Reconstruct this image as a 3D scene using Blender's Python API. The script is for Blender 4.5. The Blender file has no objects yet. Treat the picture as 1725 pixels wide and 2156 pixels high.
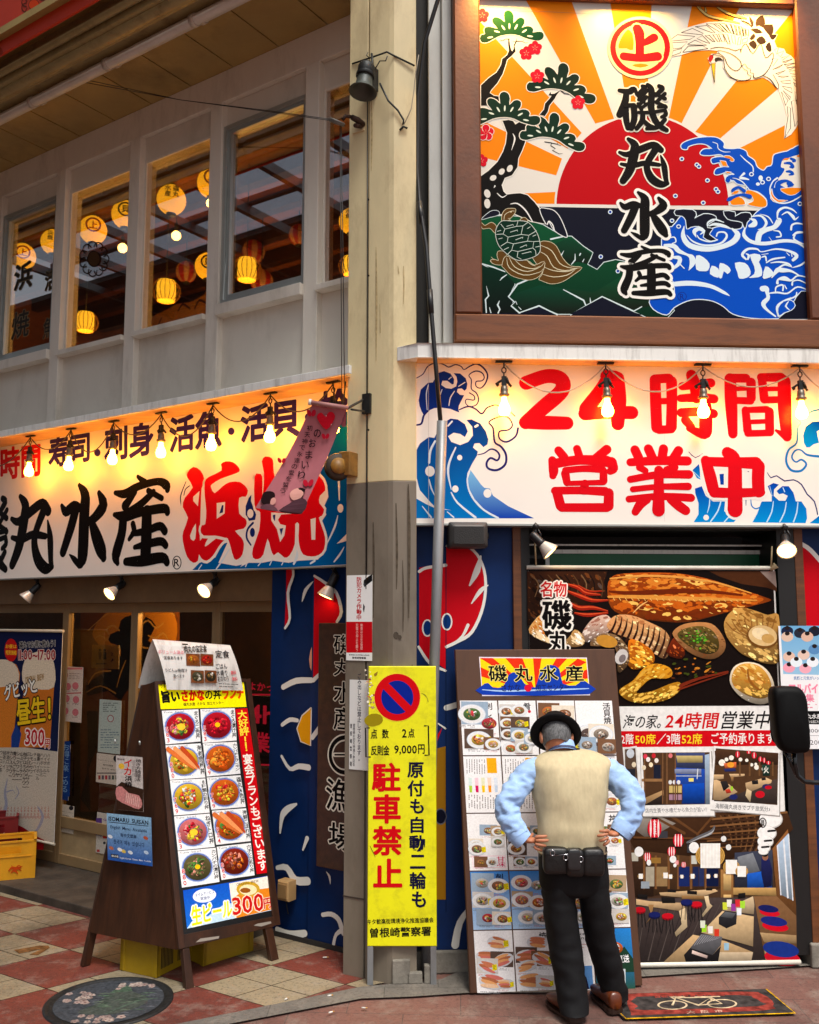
import bpy, bmesh, math, random
from mathutils import Vector, Matrix
from mathutils.geometry import tessellate_polygon
random.seed(7)
SC = bpy.context.scene; COL = SC.collection
PI = math.pi; R = math.radians
# ------------------------------------------------------------------ camera, sky, sun, exposure
CF, CP, CH = 1950.0, R(6.5), 2.05
cd = bpy.data.cameras.new('camera'); cam = bpy.data.objects.new('camera', cd); COL.objects.link(cam)
cam.location = (0, 0, CH); cam.rotation_euler = (PI/2 + CP, 0, 0)
cd.sensor_fit = 'HORIZONTAL'; cd.sensor_width = 36; cd.lens = 36*CF/1725
cd.clip_start = .05; cd.clip_end = 500
SC.camera = cam
SUN_EL, SUN_AZ = R(64), R(158)
wd = bpy.data.worlds.new('World'); SC.world = wd; wd.use_nodes = True
wn = wd.node_tree; wn.nodes.clear()
sky = wn.nodes.new('ShaderNodeTexSky'); sky.sky_type = 'NISHITA'; sky.sun_disc = False
sky.sun_elevation = SUN_EL; sky.sun_rotation = SUN_AZ; sky.dust_density = 4.0; sky.air_density = 1.0; sky.ozone_density = 1.0
hs = wn.nodes.new('ShaderNodeHueSaturation'); hs.inputs['Saturation'].default_value = .35
bg = wn.nodes.new('ShaderNodeBackground'); bg.inputs[1].default_value = .135
wo = wn.nodes.new('ShaderNodeOutputWorld')
wn.links.new(sky.outputs[0], hs.inputs['Color']); wn.links.new(hs.outputs[0], bg.inputs[0]); wn.links.new(bg.outputs[0], wo.inputs[0])
sl = bpy.data.lights.new('sun', 'SUN'); so = bpy.data.objects.new('sun', sl); COL.objects.link(so)
sl.energy = 3.0; sl.angle = R(18); sl.color = (1, .95, .86)
sd = Vector((math.cos(SUN_EL)*math.sin(SUN_AZ), math.cos(SUN_EL)*math.cos(SUN_AZ), math.sin(SUN_EL)))
so.rotation_euler = sd.to_track_quat('Z', 'Y').to_euler(); so.location = (2, -4, 12)
SC.view_settings.view_transform = 'Standard'; SC.view_settings.look = 'None'; SC.view_settings.gamma = 1
SC.view_settings.use_curve_mapping = False
SC.view_settings.exposure = 0.22
SC.cycles.use_denoising = True; SC.cycles.max_bounces = 8; SC.cycles.transparent_max_bounces = 12
SC.cycles.sample_clamp_indirect = 6
# ------------------------------------------------------------------ geometry of the place
def ray(x, y):
    dx = x-862.5; dz = 1078-y
    return Vector((dx, CF*math.cos(CP)-dz*math.sin(CP), CF*math.sin(CP)+dz*math.cos(CP)))
CAMP = Vector((0, 0, CH))
class Fr:
    """a plane in the scene: origin, right, up, normal (towards the street)"""
    def __init__(s, o, u, v): s.o = Vector(o); s.u = Vector(u).normalized(); s.v = Vector(v).normalized(); s.n = s.u.cross(s.v)
    def px(s, x, y, off=0):
        r = ray(x, y); t = ((s.o-CAMP).dot(s.n)+off)/r.dot(s.n); p = CAMP+r*t-s.o
        return p.dot(s.u), p.dot(s.v)
    def w(s, a, b, c=0): return s.o+s.u*a+s.v*b+s.n*c
    def wp(s, x, y, off=0): return s.w(*s.px(x, y, off), off)
    def mat(s, a=0, b=0, c=0):
        p = s.w(a, b, c); u, v, n = s.u, s.v, s.n
        return Matrix(((u.x, v.x, n.x, p.x), (u.y, v.y, n.y, p.y), (u.z, v.z, n.z, p.z), (0, 0, 0, 1)))
def grd(x, y, z=0):
    r = ray(x, y); t = (z-CH)/r.z; return CAMP+r*t
def wallframe(o, ang): return Fr(o, (math.cos(ang), math.sin(ang), 0), (0, 0, 1))
RW = wallframe((.216, 5.67, 0), R(3))
LW = wallframe((-.405, 6.0, 0), math.atan2(-.556, .831))
GF = Fr((0, 0, 0), (1, 0, 0), (0, 1, 0))
# ------------------------------------------------------------------ colours and materials
def lin(c):
    f = lambda v: (v/255/12.92 if v/255 <= .04045 else ((v/255+.055)/1.055)**2.4)
    return (f(c[0]), f(c[1]), f(c[2]), 1)
MATS = {}
def mat(name, col, rough=.6, metal=0, var=.12, scale=6., bump=0., bscale=40., stretch=(1, 1, 1), spec=.5, dirt=None, dscale=1.5, damt=.5):
    if name in MATS: return MATS[name]
    m = bpy.data.materials.new(name); m.use_nodes = True; n = m.node_tree.nodes; l = m.node_tree.links
    b = n['Principled BSDF']; b.inputs['Roughness'].default_value = rough; b.inputs['Metallic'].default_value = metal
    b.inputs['Specular IOR Level'].default_value = spec
    tc = n.new('ShaderNodeTexCoord'); mp = n.new('ShaderNodeMapping'); mp.inputs['Scale'].default_value = stretch
    l.new(tc.outputs['Object'], mp.inputs[0])
    nz = n.new('ShaderNodeTexNoise'); nz.inputs['Scale'].default_value = scale; nz.inputs['Detail'].default_value = 6; nz.inputs['Roughness'].default_value = .65
    l.new(mp.outputs[0], nz.inputs[0])
    rp = n.new('ShaderNodeValToRGB'); c = lin(col)
    rp.color_ramp.elements[0].position = .28; rp.color_ramp.elements[1].position = .72
    rp.color_ramp.elements[0].color = tuple(max(0, v*(1-2*var)) for v in c[:3])+(1,)
    rp.color_ramp.elements[1].color = tuple(min(1, v*(1+var)) for v in c[:3])+(1,)
    l.new(nz.outputs[0], rp.inputs[0]); out = rp.outputs[0]
    if dirt:
        nd = n.new('ShaderNodeTexNoise'); nd.inputs['Scale'].default_value = dscale; nd.inputs['Detail'].default_value = 8; nd.inputs['Roughness'].default_value = .7
        l.new(mp.outputs[0], nd.inputs[0])
        rd = n.new('ShaderNodeValToRGB'); rd.color_ramp.elements[0].position = .5; rd.color_ramp.elements[1].position = .72
        rd.color_ramp.elements[0].color = (0, 0, 0, 1); rd.color_ramp.elements[1].color = (damt, damt, damt, 1)
        l.new(nd.outputs[0], rd.inputs[0])
        mx = n.new('ShaderNodeMixRGB'); mx.inputs[2].default_value = lin(dirt); l.new(rd.outputs[0], mx.inputs[0]); l.new(out, mx.inputs[1]); out = mx.outputs[0]
    l.new(out, b.inputs['Base Color'])
    if bump:
        nb = n.new('ShaderNodeTexNoise'); nb.inputs['Scale'].default_value = bscale; nb.inputs['Detail'].default_value = 5; l.new(mp.outputs[0], nb.inputs[0])
        bp = n.new('ShaderNodeBump'); bp.inputs['Strength'].default_value = bump; bp.inputs['Distance'].default_value = .01
        l.new(nb.outputs[0], bp.inputs['Height']); l.new(bp.outputs[0], b.inputs['Normal'])
    MATS[name] = m; return m
def mat_print(name, rough=.45, noise=0., nscale=60., spec=.5, k=1.0, emit=0.):
    """printed or painted surface: its own colours stored per vertex"""
    if name in MATS: return MATS[name]
    m = bpy.data.materials.new(name); m.use_nodes = True; n = m.node_tree.nodes; l = m.node_tree.links
    b = n['Principled BSDF']; b.inputs['Roughness'].default_value = rough; b.inputs['Specular IOR Level'].default_value = spec*.12
    at = n.new('ShaderNodeVertexColor'); at.layer_name = 'ink'
    tc = n.new('ShaderNodeTexCoord'); nz = n.new('ShaderNodeTexNoise'); nz.inputs['Scale'].default_value = nscale; nz.inputs['Detail'].default_value = 5
    l.new(tc.outputs['Object'], nz.inputs[0])
    mr = n.new('ShaderNodeMapRange'); mr.inputs[1].default_value = .3; mr.inputs[2].default_value = .7; mr.inputs[3].default_value = k*(1-noise); mr.inputs[4].default_value = k*(1+noise*.7); mr.clamp = True
    l.new(nz.outputs[0], mr.inputs[0])
    mx = n.new('ShaderNodeMixRGB'); mx.blend_type = 'MULTIPLY'; mx.inputs[0].default_value = 1
    l.new(at.outputs[0], mx.inputs[1]); l.new(mr.outputs[0], mx.inputs[2]); l.new(mx.outputs[0], b.inputs['Base Color'])
    if emit:
        l.new(mx.outputs[0], b.inputs['Emission Color']); b.inputs['Emission Strength'].default_value = emit
    MATS[name] = m; return m
def mat_glow(name, col, strength, rough=.5):
    if name in MATS: return MATS[name]
    m = bpy.data.materials.new(name); m.use_nodes = True; b = m.node_tree.nodes['Principled BSDF']
    b.inputs['Base Color'].default_value = lin(col); b.inputs['Emission Color'].default_value = lin(col); b.inputs['Emission Strength'].default_value = strength
    b.inputs['Roughness'].default_value = rough
    MATS[name] = m; return m
def mat_glass(name, tint=(235, 238, 240), refl=.12, rough=.0):
    if name in MATS: return MATS[name]
    m = bpy.data.materials.new(name); m.use_nodes = True; n = m.node_tree.nodes; l = m.node_tree.links; n.remove(n['Principled BSDF'])
    t = n.new('ShaderNodeBsdfTransparent'); t.inputs[0].default_value = lin(tint)
    g = n.new('ShaderNodeBsdfGlossy'); g.inputs['Roughness'].default_value = rough
    lw = n.new('ShaderNodeLayerWeight'); lw.inputs[0].default_value = .5
    pw = n.new('ShaderNodeMath'); pw.operation = 'POWER'; pw.inputs[1].default_value = 4; l.new(lw.outputs['Facing'], pw.inputs[0])
    ma = n.new('ShaderNodeMath'); ma.operation = 'MULTIPLY_ADD'; ma.inputs[1].default_value = .8; ma.inputs[2].default_value = refl; l.new(pw.outputs[0], ma.inputs[0])
    mx = n.new('ShaderNodeMixShader'); l.new(ma.outputs[0], mx.inputs[0]); l.new(t.outputs[0], mx.inputs[1]); l.new(g.outputs[0], mx.inputs[2])
    l.new(mx.outputs[0], n['Material Output'].inputs[0]); MATS[name] = m; return m
# ------------------------------------------------------------------ mesh builder (world coordinates, one mesh object per build)
class MB:
    def __init__(s): s.v = []; s.f = []; s.sm = []; s.mi = []; s.cur = 0; s.col = None; s.vc = []
    def _add(s, vs, fs, smooth=False):
        k = len(s.v); s.v += [Vector(p) for p in vs]
        for f in fs: s.f.append([i+k for i in f]); s.sm.append(smooth); s.mi.append(s.cur)
        if s.col is not None: s.vc += [s.col]*len(vs)
        return s
    def box(s, fr, a0, a1, b0, b1, c0, c1):
        p = [fr.w(a, b, c) for c in (c0, c1) for b in (b0, b1) for a in (a0, a1)]
        return s._add(p, [(0, 2, 3, 1), (4, 5, 7, 6), (0, 1, 5, 4), (2, 6, 7, 3), (0, 4, 6, 2), (1, 3, 7, 5)])
    def bbox(s, fr, a0, a1, b0, b1, c0, c1, bev=.006):
        """box with chamfered edges on the front face"""
        e = min(bev, abs(a1-a0)*.3, abs(b1-b0)*.3, abs(c1-c0)*.5); 
        lo = [fr.w(a, b, c0) for a, b in ((a0, b0), (a1, b0), (a1, b1), (a0, b1))]
        mi = [fr.w(a, b, c1-e) for a, b in ((a0, b0), (a1, b0), (a1, b1), (a0, b1))]
        hi = [fr.w(a, b, c1) for a, b in ((a0+e, b0+e), (a1-e, b0+e), (a1-e, b1-e), (a0+e, b1-e))]
        fs = [(3, 2, 1, 0), (8, 9, 10, 11)]
        for k in range(4):
            j = (k+1) % 4; fs += [(k, j, 4+j, 4+k), (4+k, 4+j, 8+j, 8+k)]
        return s._add(lo+mi+hi, fs)
    def prism(s, bottom, top):
        n = len(bottom); fs = [tuple(range(n))[::-1], tuple(range(n, 2*n))]
        fs += [(k, (k+1) % n, n+(k+1) % n, n+k) for k in range(n)]
        return s._add(list(bottom)+list(top), fs)
    def poly(s, pts, thick, nrm):
        """concave outline in space with thickness along nrm (front face at pts)"""
        tri = tessellate_polygon([[Vector(p) for p in pts]]); n = len(pts); back = [Vector(p)-Vector(nrm)*thick for p in pts]
        fs = [tuple(t) for t in tri]+[tuple(i+n for i in t[::-1]) for t in tri]+[(k, (k+1) % n, n+(k+1) % n, n+k) for k in range(n)]
        return s._add(list(pts)+back, fs)
    def tube(s, pts, r, seg=8, cap=True, smooth=True):
        pts = [Vector(p) for p in pts]; n = len(pts); rs = r if isinstance(r, (list, tuple)) else [r]*n
        ref = None; vs = []
        for i, p in enumerate(pts):
            d = (pts[min(i+1, n-1)]-pts[max(i-1, 0)]).normalized()
            if ref is None: ref = d.orthogonal().normalized()
            ref = (ref-d*ref.dot(d)).normalized(); b = d.cross(ref)
            vs += [p+(ref*math.cos(2*PI*k/seg)+b*math.sin(2*PI*k/seg))*rs[i] for k in range(seg)]
        fs = [(i*seg+k, i*seg+(k+1) % seg, (i+1)*seg+(k+1) % seg, (i+1)*seg+k) for i in range(n-1) for k in range(seg)]
        s._add(vs, fs, smooth)
        if cap:
            k = len(s.v); s._add(vs[:seg], [tuple(range(seg))[::-1]]); s._add(vs[-seg:], [tuple(range(seg))])
        return s
    def lathe(s, m, prof, seg=20, smooth=True):
        """profile (r, z) spun round the local z of matrix m"""
        vs = [m @ Vector((r*math.cos(2*PI*k/seg), r*math.sin(2*PI*k/seg), z)) for r, z in prof for k in range(seg)]
        fs = [(i*seg+k, i*seg+(k+1) % seg, (i+1)*seg+(k+1) % seg, (i+1)*seg+k) for i in range(len(prof)-1) for k in range(seg)]
        return s._add(vs, fs, smooth)
    def ball(s, c, r, seg=14, m=None):
        rx, ry, rz = r if isinstance(r, (tuple, list)) else (r, r, r)
        M = Matrix.Translation(Vector(c)) @ (m or Matrix.Identity(4)) @ Matrix.Diagonal((rx, ry, rz, 1))
        n = seg//2; return s.lathe(M, [(math.sin(PI*i/n) if 0 < i < n else 1e-4, -math.cos(PI*i/n)) for i in range(n+1)], seg)
    def build(s, name, m, parent=None, bev=0):
        inv = parent.matrix_world.inverted() if parent else Matrix.Identity(4)
        if not parent and s.v:
            c = sum(s.v, Vector())/len(s.v); inv = Matrix.Translation(-c)
        me = bpy.data.meshes.new(name); me.from_pydata([inv @ p for p in s.v], [], s.f); me.validate()
        ms = m if isinstance(m, (list, tuple)) else [m]
        for x in ms: me.materials.append(x)
        if len(me.polygons) == len(s.f):
            me.polygons.foreach_set('use_smooth', s.sm); me.polygons.foreach_set('material_index', s.mi)
        if s.vc and len(s.vc) == len(me.vertices):
            ca = me.color_attributes.new('ink', 'FLOAT_COLOR', 'POINT'); ca.data.foreach_set('color', [x for c in s.vc for x in c])
        bm = bmesh.new(); bm.from_mesh(me)
        if not s.vc: bmesh.ops.remove_doubles(bm, verts=bm.verts, dist=1e-5); bmesh.ops.recalc_face_normals(bm, faces=bm.faces)
        bm.to_mesh(me); bm.free()
        o = bpy.data.objects.new(name, me); COL.objects.link(o)
        if parent: o.parent = parent; bpy.context.view_layer.update()
        else: o.matrix_world = inv.inverted()
        if bev:
            b = o.modifiers.new('edge', 'BEVEL'); b.width = bev; b.segments = 2; b.limit_method = 'ANGLE'; b.angle_limit = R(40)
        return o
def tag(o, label=None, cat=None, group=None, kind=None):
    if label: o['label'] = label
    if cat: o['category'] = cat
    if group: o['group'] = group
    if kind: o['kind'] = kind
    return o
def thing(name, label, cat, m=None, group=None):
    o = bpy.data.objects.new(name, None); COL.objects.link(o); o.empty_display_size = .1
    if m is not None: o.matrix_world = m if isinstance(m, Matrix) else Matrix.Translation(Vector(m))
    bpy.context.view_layer.update()
    return tag(o, label, cat, group)
def dup(root, m, label=None, group=None):
    r = root.copy(); COL.objects.link(r); r.matrix_world = m
    for ch in list(root.children):
        c = ch.copy(); COL.objects.link(c); c.parent = r
        for g in list(ch.children):
            d = g.copy(); COL.objects.link(d); d.parent = c
    return tag(r, label, None, group)
# ------------------------------------------------------------------ flat artwork: paint and print on a board
GC = {}
def glyph(ch, off, res):
    k = (ch, off, res)
    if k not in GC:
        cu = bpy.data.curves.new('g', 'FONT'); cu.body = ch; cu.offset = off; cu.resolution_u = res
        o = bpy.data.objects.new('g', cu); COL.objects.link(o)
        bpy.context.view_layer.update()
        dg = bpy.context.evaluated_depsgraph_get(); me = bpy.data.meshes.new_from_object(o.evaluated_get(dg))
        GC[k] = ([(v.co.x, v.co.y) for v in me.vertices], [tuple(p.vertices) for p in me.polygons])
        bpy.data.meshes.remove(me); bpy.data.objects.remove(o); bpy.data.curves.remove(cu)
    return GC[k]
def P(t): 
    a = [float(x) for x in t.split()]; return list(zip(a[::2], a[1::2]))
def P3(t):
    a = [float(x) for x in t.split()]; return list(zip(a[::3], a[1::3], a[2::3]))
def crom(p, closed, n):
    out = []; N = len(p)
    for i in range(N if closed else N-1):
        q = [p[(i+k) % N] if closed else p[min(max(i+k, 0), N-1)] for k in (-1, 0, 1, 2)]
        for j in range(n):
            t = j/n; out.append(tuple(.5*(2*b+(c-a)*t+(2*a-5*b+4*c-d)*t*t+(3*b-a-3*c+d)*t**3) for a, b, c, d in zip(*q)))
    if not closed: out.append(tuple(p[-1]))
    return out
class Art:
    def __init__(s, fr, off=0, view=None):
        s.fr = fr; s.off = off; s.v = []; s.f = []; s.c = []; s.boxes = []; s.view(*(view or (0, 0, 2267, 2833, 1725)))
    def view(s, x0, y0, x1, y1, w): s.vw = (x0, y0, (x1-x0)/w); return s
    def L(s, x, y):
        x0, y0, k = s.vw; return s.fr.px((x0+x*k)/1.31420, (y0+y*k)/1.31420, s.off)
    def scale(s, x, y):
        a = s.L(x, y); b = s.L(x, y-10); c = s.L(x+10, y); return (math.dist(a, b)+math.dist(a, c))/20
    def base(s, pts, rise=.00012):
        xs = [p[0] for p in pts]; ys = [p[1] for p in pts]; b = (min(xs), min(ys), max(xs), max(ys)); z = 0
        for q, t in s.boxes:
            if t > z and q[0] < b[2] and b[0] < q[2] and q[1] < b[3] and b[1] < q[3]: z = t
        z += .00012; s.boxes.append((b, z+rise-.00012)); return z
    def put(s, pts, faces, col, z):
        k = len(s.v); 
        s.v += [(p[0], p[1], z if len(p) < 3 else p[2]) for p in pts]; s.f += [[i+k for i in f] for f in faces]
        if callable(col): s.c += [col(p) for p in pts]
        else: s.c += [lin(col)]*len(pts)
    def grad(s, pts, c0, c1, horiz=False):
        i = 0 if horiz else 1; lo = min(p[i] for p in pts); hi = max(p[i] for p in pts)+1e-9; a, b = lin(c0), lin(c1)
        return lambda p: tuple(x+(y-x)*((p[i]-lo)/(hi-lo)) for x, y in zip(a, b))
    def loc(s, lp, col, z=None):
        """polygon in local metres"""
        z = s.base(lp) if z is None else z
        if isinstance(col[0], tuple): col = s.grad(lp, col[0], col[1])
        s.put(lp, [tuple(t) for t in tessellate_polygon([[Vector((a, b, 0)) for a, b in lp]])], col, z)
    def poly(s, pts, col, smooth=0, out=None, closed_w=None):
        if isinstance(pts, str): pts = P(pts)
        if smooth: pts = crom(pts, True, smooth)
        if out: s.stroke([(p[0], p[1], out[0]*2) for p in pts]+[(pts[0][0], pts[0][1], out[0]*2)], out[1], n=1)
        s.loc([s.L(*p) for p in pts], col)
    def rect(s, x0, y0, x1, y1, col): s.poly([(x0, y0), (x1, y0), (x1, y1), (x0, y1)], col)
    def lrect(s, a0, b0, a1, b1, col): s.loc([(a0, b0), (a1, b0), (a1, b1), (a0, b1)], col)
    def ell(s, x, y, rx, ry=None, col=(0, 0, 0), n=24, ang=0, out=None):
        ry = ry or rx; c, d = math.cos(ang), math.sin(ang)
        f = lambda e: [(x+(rx+e)*math.cos(2*PI*i/n)*c-(ry+e)*math.sin(2*PI*i/n)*d, y+(rx+e)*math.cos(2*PI*i/n)*d+(ry+e)*math.sin(2*PI*i/n)*c) for i in range(n)]
        if out: s.loc([s.L(*p) for p in f(out[0])], out[1])
        s.loc([s.L(*p) for p in f(0)], col)
    def stroke(s, pts, col, w=None, n=5, closed=False, cap=True, z=None, extra=0):
        if isinstance(pts, str): pts = P(pts) if w else P3(pts)
        if w: pts = [(p[0], p[1], w) for p in pts]
        if n > 1: pts = crom(pts, closed, n)
        elif closed: pts = pts+[pts[0]]
        if closed and n > 1: pts = pts+[pts[0]]
        k = s.scale(*pts[0][:2]); q = []
        for p in pts:
            a = s.L(p[0], p[1])
            if not q or math.dist(a, q[-1][:2]) > 1e-5: q.append((a[0], a[1], max(.0002, (p[2]+extra)*k/2)))
        if len(q) < 2: return
        lf, rt = [], []; N = len(q)
        for i in range(N):
            a = q[max(i-1, 0)]; b = q[min(i+1, N-1)]
            if closed and i in (0, N-1): a, b = q[N-2], q[1]
            dx, dy = b[0]-a[0], b[1]-a[1]; l = math.hypot(dx, dy) or 1; nx, ny = -dy/l, dx/l
            lf.append((q[i][0]+nx*q[i][2], q[i][1]+ny*q[i][2])); rt.append((q[i][0]-nx*q[i][2], q[i][1]-ny*q[i][2]))
        z = s.base(lf+rt, .0002) if z is None else z
        if isinstance(col[0], tuple): col = s.grad(lf+rt, col[0], col[1])
        for i in range(N-1): s.put([lf[i], rt[i], rt[i+1], lf[i+1]], [(0, 1, 2, 3)], col, z+(i % 3)*.00003)
        if cap:
            for (x, y, r) in ((q[0], q[-1]) if not closed else ()):
                s.put([(x+r*math.cos(2*PI*i/14), y+r*math.sin(2*PI*i/14)) for i in range(14)], [tuple(range(14))], col, z+.00010)
    def brush(s, strokes, col, out=None, n=5):
        """a hand-lettered character: several strokes with varying width"""
        st = [P3(t) if isinstance(t, str) else t for t in strokes]
        if out:
            for t in st: s.stroke(t, out[1], n=n, extra=2*out[0])
        for t in st: s.stroke(t, col, n=n)
    def put_glyph(s, strokes, src, dst, col, out=None, n=4):
        """the same hand-lettered character again, its box moved to another box of this plane"""
        x0, y0, x1, y1 = src; a0, b0, a1, b1 = dst; xm, ym = (a0+a1)/2, (b0+b1)/2
        U0, U1 = s.L(a0, ym)[0], s.L(a1, ym)[0]; V0, V1 = s.L(xm, b0)[1], s.L(xm, b1)[1]
        ks = ((U1-U0)/(x1-x0)+(V0-V1)/(y1-y0))/2; L0, S0 = s.L, s.scale
        s.L = lambda x, y: (U0+(x-x0)/(x1-x0)*(U1-U0), V0+(y-y0)/(y1-y0)*(V1-V0)); s.scale = lambda x, y: ks
        s.brush(strokes, col, out, n); s.L, s.scale = L0, S0
    def text(s, t, x0, y0, x1, y1, col, vert=False, bold=.012, out=None, res=2, quad=None, slant=0, space=1.0):
        """text whose ink box fills the given box of the plane"""
        gl = []; pen = 0.0
        for ch in t:
            if ch == ' ': pen += .5*space; continue
            v, f = glyph(ch, min(bold, .006), res)
            if not v: continue
            xa = min(p[0] for p in v); xb = max(p[0] for p in v)
            if vert:
                wd = .92; gl.append(([(p[0]-(xa+xb)/2, p[1]-pen*1.0) for p in v], f)); pen += space*(.95 if ch not in '。、・ー！' else .8)
            else:
                full = ord(ch) > 0x2e80
                gl.append(([(p[0]+pen-(0 if full else xa-.03), p[1]) for p in v], f)); pen += space*(1.0 if full else xb-xa+.08)
        if not gl: return
        al = [p for g in gl for p in g[0]]
        xa = min(p[0] for p in al); xb = max(p[0] for p in al); ya = min(p[1] for p in al); yb = max(p[1] for p in al)
        if quad: c = [s.L(*p) for p in quad]
        else:
            A = s.L(x0, y0); B = s.L(x1, y1); c = [(A[0], A[1]), (B[0], A[1]), (B[0], B[1]), (A[0], B[1])]
        W = max(xb-xa, 1e-6); H = max(yb-ya, 1e-6)
        def M(p):
            u = (p[0]-xa)/W; w = (yb-p[1])/H
            return tuple((1-u)*(1-w)*c[0][i]+u*(1-w)*c[1][i]+u*w*c[2][i]+(1-u)*w*c[3][i]+(slant*(1-w) if i == 0 else 0) for i in (0, 1))
        em = math.dist(c[0], c[3])/H
        def lay(dd, cc, k):
            cp = [(0, 0)] if not dd else [(dd*math.cos(2*PI*i/k), dd*math.sin(2*PI*i/k)) for i in range(k)]
            pp = [[M(p) for p in g[0]] for g in gl]; z = s.base([M((xa, ya)), M((xb, yb)), M((xa, yb))]+[q for g in pp for q in g[:6]], .00012+.00002*len(cp))
            for j, (ex, ey) in enumerate(cp):
                for g, q in zip(gl, pp): s.put([(p[0]+ex*em, p[1]+ey*em) for p in q], g[1], cc, z+j*.00002)
        bd = max(0, bold-.006)
        if out: lay(bd+out[0], out[1], 10)
        lay(bd*.9, col, 6) if bd > .004 else lay(0, col, 1)
    def build(s, name, parent, m=None):
        b = MB(); b.v = [s.fr.w(x, y, s.off+z) for x, y, z in s.v]; b.f = s.f; b.sm = [False]*len(s.f); b.mi = [0]*len(s.f); b.vc = s.c
        return b.build(name, m or mat_print('painted_board'), parent)
# ================================================================== SETTING: ground
M_cream = mat('cream_paint', (224, 206, 160), .6, var=.08, scale=3, dirt=(140, 112, 72), dscale=2.6, damt=.6, stretch=(1, 1, .35), bump=.06)
M_taupe = mat('taupe_paint', (122, 112, 98), .55, var=.09, scale=4, dirt=(70, 58, 46), dscale=2.5, damt=.5, stretch=(1, 1, .4), bump=.06)
M_panelw = mat('grey_panel_paint', (216, 209, 196), .55, var=.04, scale=2, dirt=(120, 106, 88), dscale=1.4, damt=.35, stretch=(1, 1, .5))
M_pilaster = mat('pilaster_paint', (226, 219, 206), .5, var=.04, scale=3, dirt=(120, 106, 88), dscale=3, damt=.45, stretch=(1, 1, .3))
M_soffit = mat('soffit_board', (170, 142, 82), .6, var=.1, scale=2, dirt=(80, 60, 26), dscale=1.3, damt=.6)
M_dark = mat('shade_black', (16, 14, 13), .8, var=.1)  # near-black colour standing in for shade inside openings
M_black = mat('black_metal', (22, 22, 24), .45, var=.1, bump=.03)
M_iron = mat('dark_iron', (44, 44, 42), .5, metal=.4, var=.2, scale=20, bump=.1)
M_alu = mat('aluminium', (176, 180, 176), .4, metal=.6, var=.06, scale=5)
M_white = mat('white_paint', (232, 230, 224), .5, var=.03, scale=4, dirt=(120, 112, 100), dscale=6, damt=.5, stretch=(3, 3, .4))
M_brown = mat('brown_wood', (104, 58, 24), .55, var=.25, scale=4, stretch=(.6, .6, 6), bump=.1)
M_brownh = mat('brown_wood_h', (122, 66, 26), .5, var=.28, scale=3, stretch=(.8, 6, 6), dirt=(54, 26, 10), dscale=3, damt=.5, bump=.1)
M_darkwood = mat('dark_stained_wood', (62, 34, 18), .45, var=.3, scale=3, stretch=(6, 6, .5), dirt=(24, 12, 6), dscale=1.2, damt=.5, bump=.08)
M_rail = mat('door_rail', (150, 124, 88), .45, var=.08, scale=4, dirt=(70, 50, 30), dscale=2, damt=.4)
M_conc = mat('concrete', (128, 122, 112), .8, var=.2, scale=8, dirt=(50, 46, 42), dscale=3, damt=.7, bump=.3, bscale=60)
M_interior = mat('interior_brown', (150, 84, 28), .6, var=.25, scale=2, stretch=(1, 1, 4))
M_cable = mat('grey_cable', (70, 66, 60), .6)
M_galv = mat('galvanised_pipe', (138, 140, 142), .45, metal=.35, var=.1, scale=12, dirt=(90, 88, 84), dscale=4, damt=.5, stretch=(1, 1, .3))
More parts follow.
